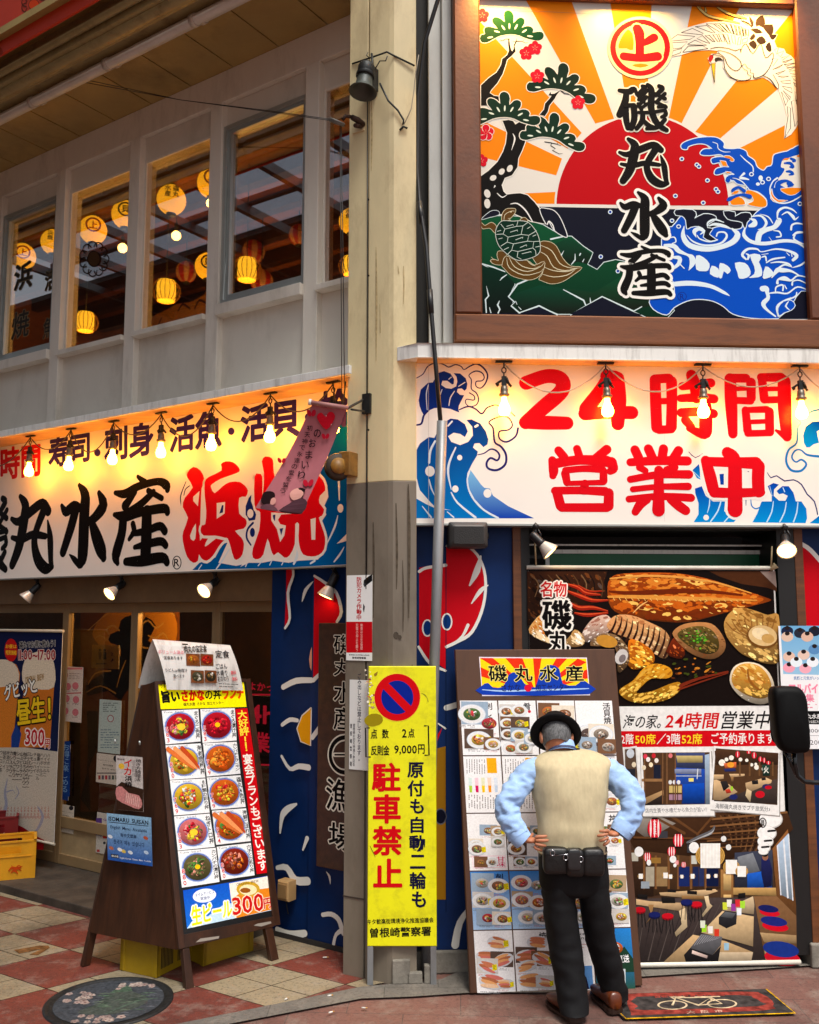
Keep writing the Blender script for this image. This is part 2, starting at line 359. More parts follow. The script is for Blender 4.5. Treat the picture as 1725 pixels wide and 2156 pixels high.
def ground_mat(name, c1, c2, joint, jw=.3, sc=1.0, brickw=.2, brickh=.1, dirt=(40, 34, 30), rot=0.):
    m = bpy.data.materials.new(name); m.use_nodes = True; n = m.node_tree.nodes; l = m.node_tree.links; b = n['Principled BSDF']
    tc = n.new('ShaderNodeTexCoord'); mp = n.new('ShaderNodeMapping'); mp.inputs['Rotation'].default_value = (0, 0, rot); l.new(tc.outputs['Object'], mp.inputs[0])
    br = n.new('ShaderNodeTexBrick'); br.inputs['Scale'].default_value = sc; br.inputs['Brick Width'].default_value = brickw; br.inputs['Row Height'].default_value = brickh
    br.inputs['Mortar Size'].default_value = .004; br.inputs['Mortar Smooth'].default_value = .6
    br.inputs['Color1'].default_value = lin(c1); br.inputs['Color2'].default_value = lin(c2); br.inputs['Mortar'].default_value = lin(joint)
    l.new(mp.outputs[0], br.inputs[0])
    last = br.outputs[0]
    for sc_, lo, hi, amt, col in ((1.1, .46, .74, .7, dirt), (5.5, .5, .72, .55, (150, 140, 128)), (45, .5, .66, .5, dirt)):
        nz = n.new('ShaderNodeTexNoise'); nz.inputs['Scale'].default_value = sc_; nz.inputs['Detail'].default_value = 9; nz.inputs['Roughness'].default_value = .72; l.new(tc.outputs['Object'], nz.inputs[0])
        rp = n.new('ShaderNodeValToRGB'); rp.color_ramp.elements[0].position = lo; rp.color_ramp.elements[1].position = hi
        rp.color_ramp.elements[0].color = (0, 0, 0, 1); rp.color_ramp.elements[1].color = (amt, amt, amt, 1); l.new(nz.outputs[0], rp.inputs[0])
        mx = n.new('ShaderNodeMixRGB'); mx.inputs[2].default_value = lin(col); l.new(rp.outputs[0], mx.inputs[0]); l.new(last, mx.inputs[1]); last = mx.outputs[0]
    l.new(last, b.inputs['Base Color'])
    nz2 = n.new('ShaderNodeTexNoise'); nz2.inputs['Scale'].default_value = 120; nz2.inputs['Detail'].default_value = 4; l.new(tc.outputs['Object'], nz2.inputs[0])
    bp = n.new('ShaderNodeBump'); bp.inputs['Strength'].default_value = .35; bp.inputs['Distance'].default_value = .006; l.new(nz2.outputs[0], bp.inputs['Height']); l.new(bp.outputs[0], b.inputs['Normal'])
    rr = n.new('ShaderNodeMapRange'); rr.inputs[3].default_value = .55; rr.inputs[4].default_value = .9; l.new(nz2.outputs[0], rr.inputs[0]); l.new(rr.outputs[0], b.inputs['Roughness'])
    return m
g = MB(); g._add([(-60, -60, -.012), (60, -60, -.012), (60, 60, -.012), (-60, 60, -.012)], [(0, 1, 2, 3)])
tag(g.build('road', ground_mat('road_red', (122, 84, 74), (112, 76, 68), (86, 66, 60), brickw=.6, brickh=.3, rot=R(3))), 'worn red brown paved road surface', 'road', kind='structure')

# chequered paving of the covered street: solid red squares and pale squares made of four slabs
m_red = ground_mat('paving_red', (116, 50, 36), (104, 44, 32), (86, 44, 34), brickw=4, brickh=4)
m_pale = ground_mat('paving_pale', (152, 136, 108), (136, 121, 95), (104, 90, 72), brickw=4, brickh=4)
m_kerb = ground_mat('kerb_grey', (112, 106, 98), (104, 98, 92), (80, 76, 70), brickw=.6, brickh=.6)
m_joint = mat('joint_grime', (58, 46, 38), .9)
O2, TA, TB = Vector((-2.115, 6.025, 0)), Vector((.462, -.288, 0)), Vector((.368, .318, 0))
ke = [grd(379, 2155), grd(543, 2115), grd(761, 2078), grd(930, 2062)]           # inner edge of the kerb
def inside(p):      # on the paved side of the kerb line
    a, b = ke[0], ke[2]; return (b-a).cross(p-a).z > 0.0
pv = MB(); Z4 = Vector((0, 0, 1))
def tile(p0, a, b, mi, gap=.006):
    A, B = a.normalized()*gap*.5, b.normalized()*gap*.5
    q = [p0+A+B, p0+a-A+B, p0+a+b-A-B, p0+b+A-B]
    # clip to the kerb line
    out = []
    for k in range(4):
        c, d = q[k], q[(k+1) % 4]; ic, id_ = inside(c), inside(d)
        if ic: out.append(c)
        if ic != id_:
            e0, e1 = ke[0], ke[2]; n = Vector((-(e1-e0).y, (e1-e0).x, 0)); t = (e0-c).dot(n)/((d-c).dot(n)); out.append(c+(d-c)*t)
    if len(out) > 2: pv.cur = mi; pv._add([v+Z4*(-.002) for v in out], [tuple(range(len(out)))])
for i in range(-9, 9):
    for j in range(-9, 7):
        c = O2+TA*i+TB*j
        if c.y < 1 or c.x > 1.5: continue
        if (i+j) % 2: tile(c, TA, TB, 0)
        else:
            for k in (0, 1):
                for l_ in (0, 1): tile(c+TA*k/2+TB*l_/2, TA/2, TB/2, 1)
pv.cur = 2
far = [ke[0]+(ke[0]-ke[2])*4, ke[0], ke[2], ke[2]+Vector((.1, 3, 0)), ke[0]+Vector((-8, 12, 0)), ke[0]+Vector((-12, 2, 0))]
pv._add([v+Z4*(-.007) for v in far], [(0, 1, 2, 3, 4, 5)])
o = pv.build('pavement', [m_red, m_pale, m_joint]); tag(o, 'chequered pavement of red and pale stone squares before the shop', 'pavement', kind='structure')
kb = MB(); lo = [grd(*p) for p in ((485, 2156), (761, 2103), (866, 2099), (998, 2090), (1167, 2090), (1348, 2057), (1725, 2032), (1900, 2015))]
hi = [ke[0]+(ke[0]-ke[1])*.0, ke[2], ke[3], grd(1000, 2030), grd(1167, 2025), grd(1348, 2015), grd(1725, 2000), grd(1900, 1990)]
for v in lo+hi: v.z = .0
lo = [lo[0]+(lo[0]-lo[1])*3]+lo; hi = [hi[0]+(hi[0]-hi[1])*3]+hi
for k in range(len(lo)-1): kb._add([lo[k]+Z4*.001, lo[k+1]+Z4*.001, hi[k+1]+Z4*.001, hi[k]+Z4*.001], [(0, 1, 2, 3)])
tag(kb.build('kerb_strip', m_kerb), 'grey worn kerb strip along the shop front', 'kerb', kind='structure')
for k, (x, y, a, l_) in enumerate(((680, 2018, 10, .035), (690, 2099, 20, .03), (762, 2124, -10, .03), (692, 2135, 35, .034), (600, 2107, 60, .028), (1052, 2005, 15, .03))):
    p = grd(x, y); d = Vector((math.cos(R(a)), math.sin(R(a)), 0))*l_; b = MB(); b.tube([p+Z4*.005, p+d*.68+Z4*.005], .0042, 6); b.cur = 1; b.tube([p+d*.68+Z4*.005, p+d+Z4*.005], .0042, 6)
    lab = ('cigarette butt by the navy painted wall left of the column', 'cigarette butt on the kerb edge by the pale slabs', 'cigarette butt lying on the red road near the kerb', 'cigarette butt on the red road nearest the photo bottom', 'cigarette butt at the edge of the pale corner slab', 'cigarette butt beside the leaning menu board')[k]
    tag(b.build('cigarette_butt', [M_white, mat('filter_tan', (190, 140, 80))]), lab, 'cigarette butt', 'litter on the ground')

# ================================================================== SETTING: the corner building
bld = thing('restaurant_building', 'two storey corner restaurant building with cream column, grey panelled upper floor and glass doors', 'building', (0, 6, 0))
def part(mb, name, m, parent=None, bev=0, kind=None, label=None):
    o = mb.build(name, m, parent or bld, bev)
    if kind: o['kind'] = kind
    if label: o['label'] = label
    return o
PIL = [-4.07, -3.13, -2.163, -1.241, -.297]; PW = .062
WT, WB = 5.735, 4.30
# upper wall: panels under the windows, band above them
b = MB(); b.box(LW, -9, .2, 3.5, 4.25, -.15, 0); b.box(LW, -9, .2, WT, 6.18, -.15, 0); b.box(LW, -9, -4.13, 4.25, WT, -.15, 0)
part(b, 'upper_wall', M_panelw)
b = MB(); b.box(LW, -9, .15, 5.93, 6.18, .001, .045); part(b, 'cornice_band', M_pilaster, bev=.006)
for u in PIL:
    b = MB(); b.box(LW, u-PW, u+PW, 3.55, 5.93, -.12, .055); part(b, 'pilaster', M_pilaster, bev=.005)
# windows
PANE = mat_glass('window_glass', (226, 226, 222), .34)
edges = PIL+[.55]
for k in range(5):
    a0, a1 = edges[k]+PW, edges[k+1]-PW
    framed = k in (0, 3)
    w = MB(); z0 = WB if not framed else 4.345
    t = .018 if not framed else .032
    mfr = M_pilaster if not framed else M_alu
    c0, c1 = (-.07, .0) if not framed else (-.06, .035)
    b = MB(); zt = WT
    b.box(LW, a0, a0+t, z0, zt, c0, c1); b.box(LW, a1-t, a1, z0, zt, c0, c1); b.box(LW, a0+t, a1-t, z0, z0+t, c0, c1); b.box(LW, a0+t, a1-t, zt-t, zt, c0, c1)
    if framed:
        b.box(LW, a0+t, a0+t+.03, z0+t, zt-t, -.05, .015); b.box(LW, a1-t-.015, a1-t, z0+t, zt-t, -.05, .015)
        b.box(LW, a0+t+.03, a1-t-.015, z0+t, z0+t+.04, -.05, .015); b.box(LW, a0+t+.03, a1-t-.015, zt-t-.025, zt-t, -.05, .015)
    wo_ = part(b, 'window', mfr, bev=.003)
    p = MB(); p.box(LW, a0+t*.5, a1-t*.5, z0+t*.5, zt-t*.5, -.014, -.010); part(p, 'pane', PANE, wo_)
    p = MB(); p.box(LW, a0, a1, 4.25, 4.293 if not framed else 4.335, -.1, .085); part(p, 'sill', M_pilaster, wo_, bev=.005)
# room behind the upper windows
b = MB()
b.box(LW, -6.6, .3, 3.8, 3.9, -5, -.16); b.box(LW, -6.6, .3, 3.9, 6.1, -5.1, -5); b.box(LW, -6.7, -6.6, 3.9, 6.1, -5, -.16); b.box(LW, .3, .4, 3.9, 6.1, -5, -.16)
b.box(LW, -6.6, .3, 6.06, 6.16, -5, -.16); part(b, 'upstairs_room', M_interior)
b = MB()
for k in range(9): b.box(LW, -6.6, .3, 5.9, 6.05, -.6-.5*k, -.5-.5*k)
part(b, 'ceiling_beams', M_darkwood)
b = MB(); b.box(LW, -4.6, .3, 3.9, 4.55, -2.7, -2.6); b.box(LW, -3.6, -3.5, 3.9, 6, -2.7, -2.6); b.box(LW, -1.6, -1.5, 3.9, 6, -2.7, -2.6); part(b, 'partition', M_darkwood)
# soffit of the covered street over the left front, with pipe lines and gutter
b = MB(); w = .455
for k in range(22):
    u1 = .28-w*k; b.box(LW, u1-w+.006, u1-.006, 6.18, 6.24, .02, .66)
b.box(LW, -10, .3, 6.245, 6.3, 0, 1.2)
sof = part(b, 'soffit', M_soffit)
b = MB(); b.box(LW, -10, .28, 6.15, 6.178, .0, .03); part(b, 'soffit_trim', mat('trim_dark', (60, 50, 36), .6))
M_gutter = mat('gutter_metal', (168, 150, 104), .4, metal=.3, var=.15, scale=5, dirt=(84, 60, 30), dscale=5, damt=.8, stretch=(1, 1, 1))
b = MB(); b.box(LW, -10, .3, 6.06, 6.3, .84, 1.0); b.box(LW, -10, .3, 6.10, 6.3, .665, .835)
b.tube([LW.w(-10, 6.065, .92), LW.w(.3, 6.065, .92)], .045, 14); b.tube([LW.w(-10, 6.12, 1.03), LW.w(.3, 6.12, 1.03)], .03, 10); part(b, 'gutter', M_gutter, bev=.008)
# pipes under the soffit (two parallel conduits)
M_pipe = mat('pipe_white', (196, 190, 180), .35, metal=.1, var=.08, scale=6)
for k, (off, z, r, lab) in enumerate(((.72, 6.055, .036, 'thicker pale pipe running along the eave gutter'), (.64, 6.11, .026, 'thinner pale pipe nearest the soffit boards'))):
    b = MB(); b.tube([LW.w(-9, z, off), LW.w(.25, z, off)], r, 12)
    for q in range(20): b.tube([LW.w(-8.9+.9*q, z, off), LW.w(-8.86+.9*q, z, off)], r+.008, 12)
    tag(b.build('conduit_pipe', M_pipe), lab, 'pipe', 'pipes along the eave')
# orange hanging panel above the eave with a plain flower outline
a = Art(LW, 1.152); OL = (214, 64, 18)
tp = thing('orange_panel', 'orange hanging panel with a flower outline above the street eave', 'banner', LW.mat(-2.5, 6.14, 1.14))
b = MB(); b.box(LW, -7, .2, 6.14, 8.2, 1.13, 1.15); b.build('board', mat('orange_sheet', (196, 50, 6), .6, var=.1, scale=1.5), tp)
cx, cy = 72, 10
for k in range(9):
    t = 2*PI*k/9; a.stroke([(cx+17*math.cos(t)+10*math.cos(t+q), cy+17*math.sin(t)+10*math.sin(t+q)) for q in (-1.9, -1.2, -.6, 0, .6, 1.2, 1.9)], (96, 44, 26), w=2, n=2)
a.ell(cx, cy, 12, 12, (96, 44, 26)); a.ell(cx, cy, 10.5, 10.5, (206, 64, 20))
for q in (-1, 1): a.ell(-6, 95+q*14, 12, 12, (150, 46, 20))
a.build('flower_print', tp)
# column at the corner: cream above, taupe below, with a narrow facing on its left
CA, CB, CC, CD, CE = [grd(*p) for p in ((722, 2050), (767, 2060), (815, 2069.5), (826, 2071), (878, 2068))]
for p in (CA, CB, CC, CD, CE): p.z = 0
ZB = 3.0
def colz(y, x=850): 
    r = ray(x, y); return CH+r.z*((CD.y)/r.y)
ZS = colz(1012, 850)
back = [Vector((.06, 6.1, 0)), Vector((-.3, 6.3, 0))]
plan = [CB+(CC-CB).normalized()*.004, CC, CD, CE, CE+RW.n*-.16]+[Vector((.05, 5.95, 0)), Vector((-.15, 6.05, 0)), CB-LW.n*.35]
def up(pl, z0, z1): return [p+Z4*z0 for p in pl], [p+Z4*z1 for p in pl]
b = MB(); b.prism(*up(plan, ZS, 7.2)); cu_ = part(b, 'column', M_cream, bev=.004)
b = MB(); b.prism(*up(plan, -.01, ZS)); part(b, 'column_base', M_taupe, cu_, bev=.004)
fac = [CA, CB-(CB-CA).normalized()*.008, CB-(CB-CA).normalized()*.008-LW.n*.25, CA-LW.n*.25]
b = MB(); b.prism(*up(fac, ZS, 7.2)); cf = part(b, 'column_facing', M_cream, bev=.003)
b = MB(); b.prism(*up(fac, -.01, ZS)); part(b, 'column_facing_base', M_taupe, cf, bev=.003)
b = MB(); b.box(Fr(CA, (CB-CA), (0, 0, 1)), -.002, .142, .43, .437, .0, .004); part(b, 'facing_joint', mat('joint_dark', (60, 48, 40)), cf)
b = MB(); bp_ = grd(826, 2071); 
for (x0, x1, z1) in ((.02, .12, .13), (.10, .19, .06), (.2, .26, .1)): b.box(Fr((CD.x, CD.y, 0), RW.u, (0, 0, 1)), x0-.02, x1-.02, 0, z1, -.02, .018)
part(b, 'broken_plinth', M_conc, cu_, bev=.006)
# right front: walls, doorway
DZ = 2.62
dl, dr = RW.px(1100, 1500)[0], RW.px(1694, 1700)[0]
b = MB(); b.box(RW, -.02, .55, DZ, 6.8, -.2, 0); b.box(RW, .55, 3.2, DZ, 7.2, -.2, 0)
part(b, 'right_upper_wall', mat('upper_grey', (150, 146, 138), .6, dirt=(90, 84, 76), dscale=2))
b = MB(); b.box(RW, -.2, dl-.05, .12, DZ, -.15, 0); navw = part(b, 'right_side_wall', mat('navy_wall', (3, 38, 88), .5, var=.12, scale=2.5, dirt=(14, 24, 48), dscale=1.6, damt=.5, spec=.2))
b = MB(); b.box(RW, dr+.05, 3.2, .12, DZ, -.15, 0); part(b, 'right_end_wall', MATS['navy_wall'])
b = MB(); b.box(RW, -.2, dl+.02, -.01, .118, -.15, .02); part(b, 'wall_footing', M_conc, bev=.01); b = MB(); b.box(RW, dr-.02, 3.2, -.01, .13, -.15, .05); part(b, 'wall_footing', M_conc, bev=.01)
b = MB(); b.box(RW, dl-.05, dl+.0, .12, DZ, -.1, .03); part(b, 'door_post', M_brown, bev=.004); b = MB(); b.box(RW, dr, dr+.055, .12, DZ, -.1, .03); part(b, 'door_post', M_brown, bev=.004)
b = MB(); b.box(RW, dl, dl+.055, 0, DZ, -.5, .02); b.box(RW, dr-.11, dr, .06, DZ, -.5, .025); b.box(RW, dl+.055, dr-.11, DZ-.03, DZ, -.5, .02); b.box(RW, dl, dr, 0, DZ, -.8, -.7); b.box(RW, dl+.055, dr-.11, 2.43, 2.45, -.3, -.28)
part(b, 'doorway', mat('black_doorway', (14, 13, 13), .5))
b = MB(); b.box(RW, dl+.055, dr-.11, 2.506, 2.516, -.2, -.19); part(b, 'door_rail', M_white)
a0, zt = RW.px(1149, 1157, -.22); a1, _ = RW.px(1612, 1165, -.22)
b = MB(); b.box(RW, a0, a1, 1.2, zt, -.26, -.235); gb = part(b, 'green_board', mat('green_paint', (14, 96, 58), .5)); 
b = MB(); b.box(RW, a0, a1, zt-.025, zt, -.234, -.222); b.box(RW, a0, a0+.025, 1.2, zt-.025, -.234, -.222); b.box(RW, a1-.025, a1, 1.2, zt-.025, -.234, -.222); part(b, 'green_board_frame', M_white, gb)
b = MB(); b.box(RW, -.22, -.021, DZ, 7, -.2, -.01); part(b, 'gap_shade_panel', M_dark)  # solid dark panel, the shade of the gap put into its colour
# grey side boards between the column and the picture sign
b = MB(); 
for (x0, x1, c) in ((903, 930, .05), (932, 953, .09)):
    u0 = RW.px(x0, 400, c)[0]; u1 = RW.px(x1, 400, c)[0]; b.box(RW, u0, u1, 3.74, 6.9, .0, c)
part(b, 'side_board', mat('board_grey', (196, 196, 190), .5, var=.05, dirt=(110, 104, 96), dscale=3, damt=.4, stretch=(1, 1, .3)), bev=.006)
# awnings: left and right
M_under = mat('awning_underside', (214, 176, 120), .6, var=.12, scale=3, stretch=(.6, 6, 6))
u1 = LW.px(736, 770, .38)[0]
b = MB(); b.box(LW, -9, u1, 3.53, 3.585, .355, .38); b.box(LW, -9, u1-.06, 3.56, 3.585, .0, .354); aw = part(b, 'awning', M_white, bev=.004)
b = MB(); b.box(LW, -9, u1-.06, 3.535, 3.557, .101, .354); part(b, 'awning_underside', M_under, aw)
def rwp(x, y, off): u, z = RW.px(x, y, off); return u, z
u0, z1 = rwp(880, 722, .26); _, z0 = rwp(880, 752, .26); 
b = MB(); b.box(RW, u0, 3.2, z0, z1, .235, .26); b.box(RW, u0, 3.2, z1-.03, z1, 0, .234)
lf = [RW.w(u0, z0, .26), RW.w(u0-.12, z0, .17), RW.w(u0-.12, z0, .155), RW.w(u0, z0, .155)]
b.prism(lf, [p+Z4*(z1-z0) for p in lf]); ar = part(b, 'awning', M_white, bev=.004)
b = MB(); b.box(RW, u0, 3.2, z0+.003, z0+.025, .10, .234); part(b, 'awning_underside', M_under, ar)
AWR = z0
# ground floor of the left front: lintel, glass doors, painted end wall, entrance step
b = MB(); b.box(LW, -9, .0, 2.165, 2.40, -.2, -.03); b.box(LW, -9, .0, 2.40, 3.52, -.2, .0); part(b, 'door_lintel', mat('lintel_paint', (116, 88, 56), .6, dirt=(90, 70, 46), dscale=2))
DO = -.16
du = lambda x, y=1500: LW.px(x, y, DO)[0]
xs = [du(-330), du(133), du(279), du(452), du(602)]
GLD = mat_glass('door_glass', (205, 200, 190), .05)
zmid = LW.px(160, 1735, DO)[1]
for k in range(4):
    u0, u1 = xs[k], xs[k+1]
    b = MB(); t = .05
    b.box(LW, u0, u0+t, .06, 2.165, DO-.03, DO+.02); b.box(LW, u1-t*.6, u1, .06, 2.165, DO-.03, DO+.02)
    b.box(LW, u0+t, u1-t*.6, 2.09, 2.165, DO-.03, DO+.018); b.box(LW, u0+t, u1-t*.6, .06, .14, DO-.03, DO+.018); b.box(LW, u0+t, u1-t*.6, zmid-.045, zmid+.045, DO-.03, DO+.018)
    dd = part(b, 'glass_door', M_rail, bev=.004)
    b = MB(); b.box(LW, u0+t, u1-t*.6, zmid+.045, 2.09, DO-.012, DO-.008); part(b, 'pane', GLD, dd)
    b = MB(); b.box(LW, u0+t, u1-t*.6, .14, zmid-.045, DO-.02, DO); part(b, 'kick_panel', mat('kick_panel', (172, 148, 110), .5, dirt=(110, 88, 60), dscale=2), dd)
b = MB(); b.box(LW, -9, xs[4]+.02, -.01, .058, -.6, .455); part(b, 'entrance_step', mat('dark_stone', (74, 64, 54), .7, var=.3, scale=5, dirt=(34, 28, 24), dscale=2, damt=.7, bump=.3), bev=.008)
# shop interior seen through the doors
b = MB(); b.box(LW, -6, .0, .0, .04, -4, -.61); b.box(LW, -6, .0, .04, 2.6, -3.1, -3); b.box(LW, -6.1, -6, .04, 2.6, -3, -.2); b.box(LW, -.02, .0, .04, 2.6, -3, -.2); b.box(LW, -6, .0, 2.6, 2.7, -3, -.2); part(b, 'shop_room', mat('shop_brown', (84, 56, 26), .6, var=.3, scale=2))
mu0 = xs[4]; mus = LW.px(655, 1700)[0]
b = MB(); b.box(LW, mu0, mus, .03, 2.39, -.3, .0); b.box(LW, mus+.001, .1, .03, 2.39, -.3, .02); part(b, 'left_end_wall', MATS['navy_wall'])
b = MB(); b.box(LW, mu0-.02, .1, -.01, .028, -.3, .03); part(b, 'left_footing', mat('footing_dark', (40, 36, 34), .8))
# glass roof of the covered street, reflected in the upper windows
rf = thing('arcade_roof', 'steel framed glazed roof over the covered street, seen reflected in the upper windows', 'roof', LW.mat(-3, 8.8, 4))
b = MB()
for k in range(12): b.box(LW, -12+1.3*k, -11.9+1.3*k, 8.7, 8.85, 1.2, 9)
for k in range(6): b.box(LW, -12, 3, 8.85, 8.98, 1.4+1.5*k, 1.5+1.5*k)
b.build('roof_frame', mat('roof_steel', (70, 74, 78), .5), rf)
b = MB(); b.box(LW, -12, 3, 9.0, 9.01, 1.2, 7.1); b.build('roof_glazing', mat_glass('roof_glass', (232, 236, 240), .02), rf)

b = MB(); b.box(LW, -20, .5, 8.99, 9.1, 7.12, 9.19); b.build('added_roof_deck', mat('added_roof_deck', (60, 54, 48), .8), rf)  # opaque strip added so the lower panes reflect dark instead of sky
# building added across the covered street to block low sky in the pane reflections
ob = thing('added_opposite_building', 'dark building added across the covered street to block low sky reflected in the upper windows', 'building', LW.mat(-8, 0, 10))
b = MB(); b.box(LW, -20, .5, 0, 9.6, 9.2, 13); b.build('wall', mat('opposite_wall', (120, 110, 98), .7, dirt=(50, 44, 38), dscale=.6), ob)
for k in range(9): b = MB(); b.box(LW, -19+2.1*k, -17.6+2.1*k, 4.2, 6.4, 9.16, 9.199); b.build('window', mat('opposite_glass', (30, 32, 36), .2), ob)
# ================================================================== BIG PICTURE SIGN on the right upper wall
OR, WH, RD, NV, BL, GN, BK = (238, 132, 4), (222, 219, 210), (182, 2, 16), (15, 17, 34), (0, 74, 186), (4, 62, 36), (14, 11, 10)
M_paint = mat_print('painted_board', .38, noise=.05, nscale=3)
UF = mat('upper_frame_wood', (116, 60, 24), .5, var=.3, scale=2.5, stretch=(1, 1, 7), dirt=(50, 22, 8), dscale=2.5, damt=.6, bump=.1)
ps = thing('picture_sign', 'huge framed painted sign with rising sun, pine tree, crane, turtle and waves', 'sign', RW.mat(1.2, 3.76, .1))
fa = [RW.px(955, 0, .19)[0]-.0, RW.px(1013, 300, .19)[0], RW.px(1690, 300, .19)[0]]
zb0, zb1 = RW.px(1300, 722, .19)[1], RW.px(1300, 664, .19)[1]; ztop = RW.px(1675, 10, .19)[1]
b = MB(); b.bbox(RW, fa[0], fa[1], zb1, 6.6, .0, .19, .01); b.build('frame_upright', UF, ps)
b = MB(); b.bbox(RW, fa[2], 2.62, zb1, 6.6, .0, .19, .01); b.build('frame_upright', UF, ps)
b = MB(); b.bbox(RW, fa[0]-.003, 2.62, zb0, zb1-.004, .0, .193, .01); b.build('frame_rail', M_brownh, ps)
b = MB(); b.bbox(RW, fa[1]+.002, fa[2]-.002, ztop, ztop+.2, .0, .188, .01); b.build('frame_rail', M_brownh, ps)
b = MB(); b.box(RW, fa[1]-.02, fa[2]+.02, zb1-.02, ztop+.02, .1, .138); b.build('panel_board', M_white, ps)
VA = (1200, 0, 2267, 950, 1725); VB = (1320, 0, 1680, 450, 1725); VC = (1320, 400, 1750, 900, 1725); VD = (1850, 350, 2260, 900, 1607); VE = (1840, 0, 2240, 400, 1725)
VF = (1680, 30, 1900, 530, 949); VG = (1680, 500, 1900, 850, 1355)
a = Art(RW, .14, VA)
a.poly('205 0 1690 0 1690 1440 205 1440', WH)
for t in ('545 858 330 868 330 915 545 915', '575 709 200 530 200 699 549 784', '663 594 200 87 200 430 600 665', '724 552 413 0 616 0 808 530', '875 530 789 0 977 0 952 530', '1050 540 1161 0 1386 0 1108 555', '1171 590 1630 20 1690 0 1690 270 1275 625', '1370 662 1690 500 1690 790 1400 790'): a.poly(t, OR)
sun = [(935+385*math.cos(PI*i/40), 919-402*math.sin(PI*i/40)) for i in range(41)]
sun2 = [(935+394*math.cos(PI*i/40), 919-411*math.sin(PI*i/40)) for i in range(41)]
a.poly(sun2, WH); a.poly(sun, RD)
a.poly('205 908 540 912 1320 924 1690 930 1690 1440 205 1440', WH); a.poly('440 924 1320 940 1690 945 1690 1440 205 1440 205 930', NV)
# ---- rocks
a.view(*VC)
RK = [('45 835 200 795 330 790 470 800 620 860 730 890 900 990 960 1020 1050 1020 1180 1130 1285 1200 1260 1260 1225 1330 1335 1390 1410 1310 1540 1280 1640 1300 1740 1320 1900 1500 2050 1700 2190 1840 2050 1990 1740 1850 1390 1690 1210 1790 1050 1880 900 1880 690 1790 480 1865 380 1780 410 1740 350 1690 430 1550 250 1420 45 1320', ((0, 34, 20), (6, 78, 44)))]
for t, c in RK: a.poly(t, c, out=(9, (206, 224, 224)))
a.poly('45 1340 300 1410 420 1540 355 1690 400 1760 380 1790 460 1870 45 1870', ((8, 14, 12), (0, 40, 26)))
a.poly('700 1180 960 1060 1050 1040 1200 1160 1270 1215 1240 1290 1215 1325 1120 1300 1040 1330 930 1260', ((14, 22, 14), (4, 62, 38)))
a.poly('430 1650 700 1560 1000 1600 1180 1720 1200 1780 1050 1870 900 1870 700 1780 480 1850 400 1770', ((16, 20, 14), (2, 62, 40)))
a.poly('1000 1600 1300 1640 1620 1450 1800 1560 1990 1780 1720 1830 1390 1680 1220 1780 1190 1720', ((20, 22, 14), (4, 70, 40)))
for t in ('45 1320 14 180 1360 16 310 1410 12', '330 1445 8 280 1480 14 255 1510 4', '590 1490 18 450 1550 18 350 1690 16 420 1750 16 380 1790 16 470 1870 16 690 1790 18 890 1890 14', '105 1570 3 130 1680 16 95 1720 16 105 1865 12', '250 1735 6 230 1780 20 255 1830 16 235 1870 14', '140 1810 6 155 1865 12', '960 1610 8 1130 1700 18 1185 1730 18 1215 1800 12', '1255 1700 4 1265 1770 20', '1040 1890 14 1390 1690 20 1740 1850 16 1830 1800 10', '820 1050 18 960 1020 14', '965 1180 4 935 1230 14', '1090 1215 6 1090 1280 14 1050 1330 8', '1140 1230 10 1150 1210 14', '1190 1270 5 1175 1300 10', '430 1740 8 445 1775 6', '460 1800 4 490 1830 10'):
    a.stroke(t, (206, 224, 226), n=1)
a.poly('1030 1885 1390 1695 1740 1860 1830 1890 1500 1900', NV); a.poly('480 1870 690 1800 880 1890', NV)
# ---- pine trunk, roots, pads
WHT = (238, 234, 222)
a.poly('285 -265 351 -274 402 -261 427 -223 469 -249 552 -223 527 -148 536 -31 502 61 460 150 450 250 390 340 310 370 275 450 295 520 330 555 400 545 480 540 560 560 640 640 700 720 760 880 600 850 400 760 200 780 45 830 45 350 130 290 230 190 290 80 322 -14 335 -131', BK, out=(9, WHT))
a.poly('700 720 780 715 860 740 930 830 1000 1010 960 1015 860 950 800 850 770 880', NV, 3, out=(9, (226, 230, 230)))
for t in ('225 540 8 280 585 12 330 560 6', '375 660 8 450 655 14 540 730 16 620 860 10', '780 890 10 800 850 12 840 890 12 860 950 10', '190 480 4 200 460 16', '385 60 4 420 -60 18 400 -120 6'): a.stroke(t, (232, 232, 228), n=4)
for x, y, r1, r2, g in ((365, 265, 30, 42, .5), (275, 300, 30, 38, .7), (180, 370, 38, 30, -.5), (115, 545, 34, 48, -.3), (115, 655, 34, 54, -.1)): a.ell(x, y, r1, r2, WH, 16, g)
a.poly('55 830 100 780 170 735 235 740 240 780 130 810', NV, 3, out=(6, (214, 226, 230)))
a.view(*VB)
a.poly('415 510 430 510 440 600 455 660 470 680 485 650 490 590 515 545 530 550 500 610 515 680 460 740 400 790 380 860 340 980 270 1100 190 1190 170 1230 230 1270 290 1275 300 1330 230 1400 55 1400 55 1130 160 1030 260 960 320 860 335 780 400 730 425 670 415 600', BK, out=(10, WHT))
a.poly('1110 1195 1060 1255 1030 1310 960 1400 940 1480 900 1540 830 1520 890 1450 905 1370 960 1310 990 1270 950 1260 975 1215 985 1245 1030 1240 1080 1210', BK, out=(9, WHT))
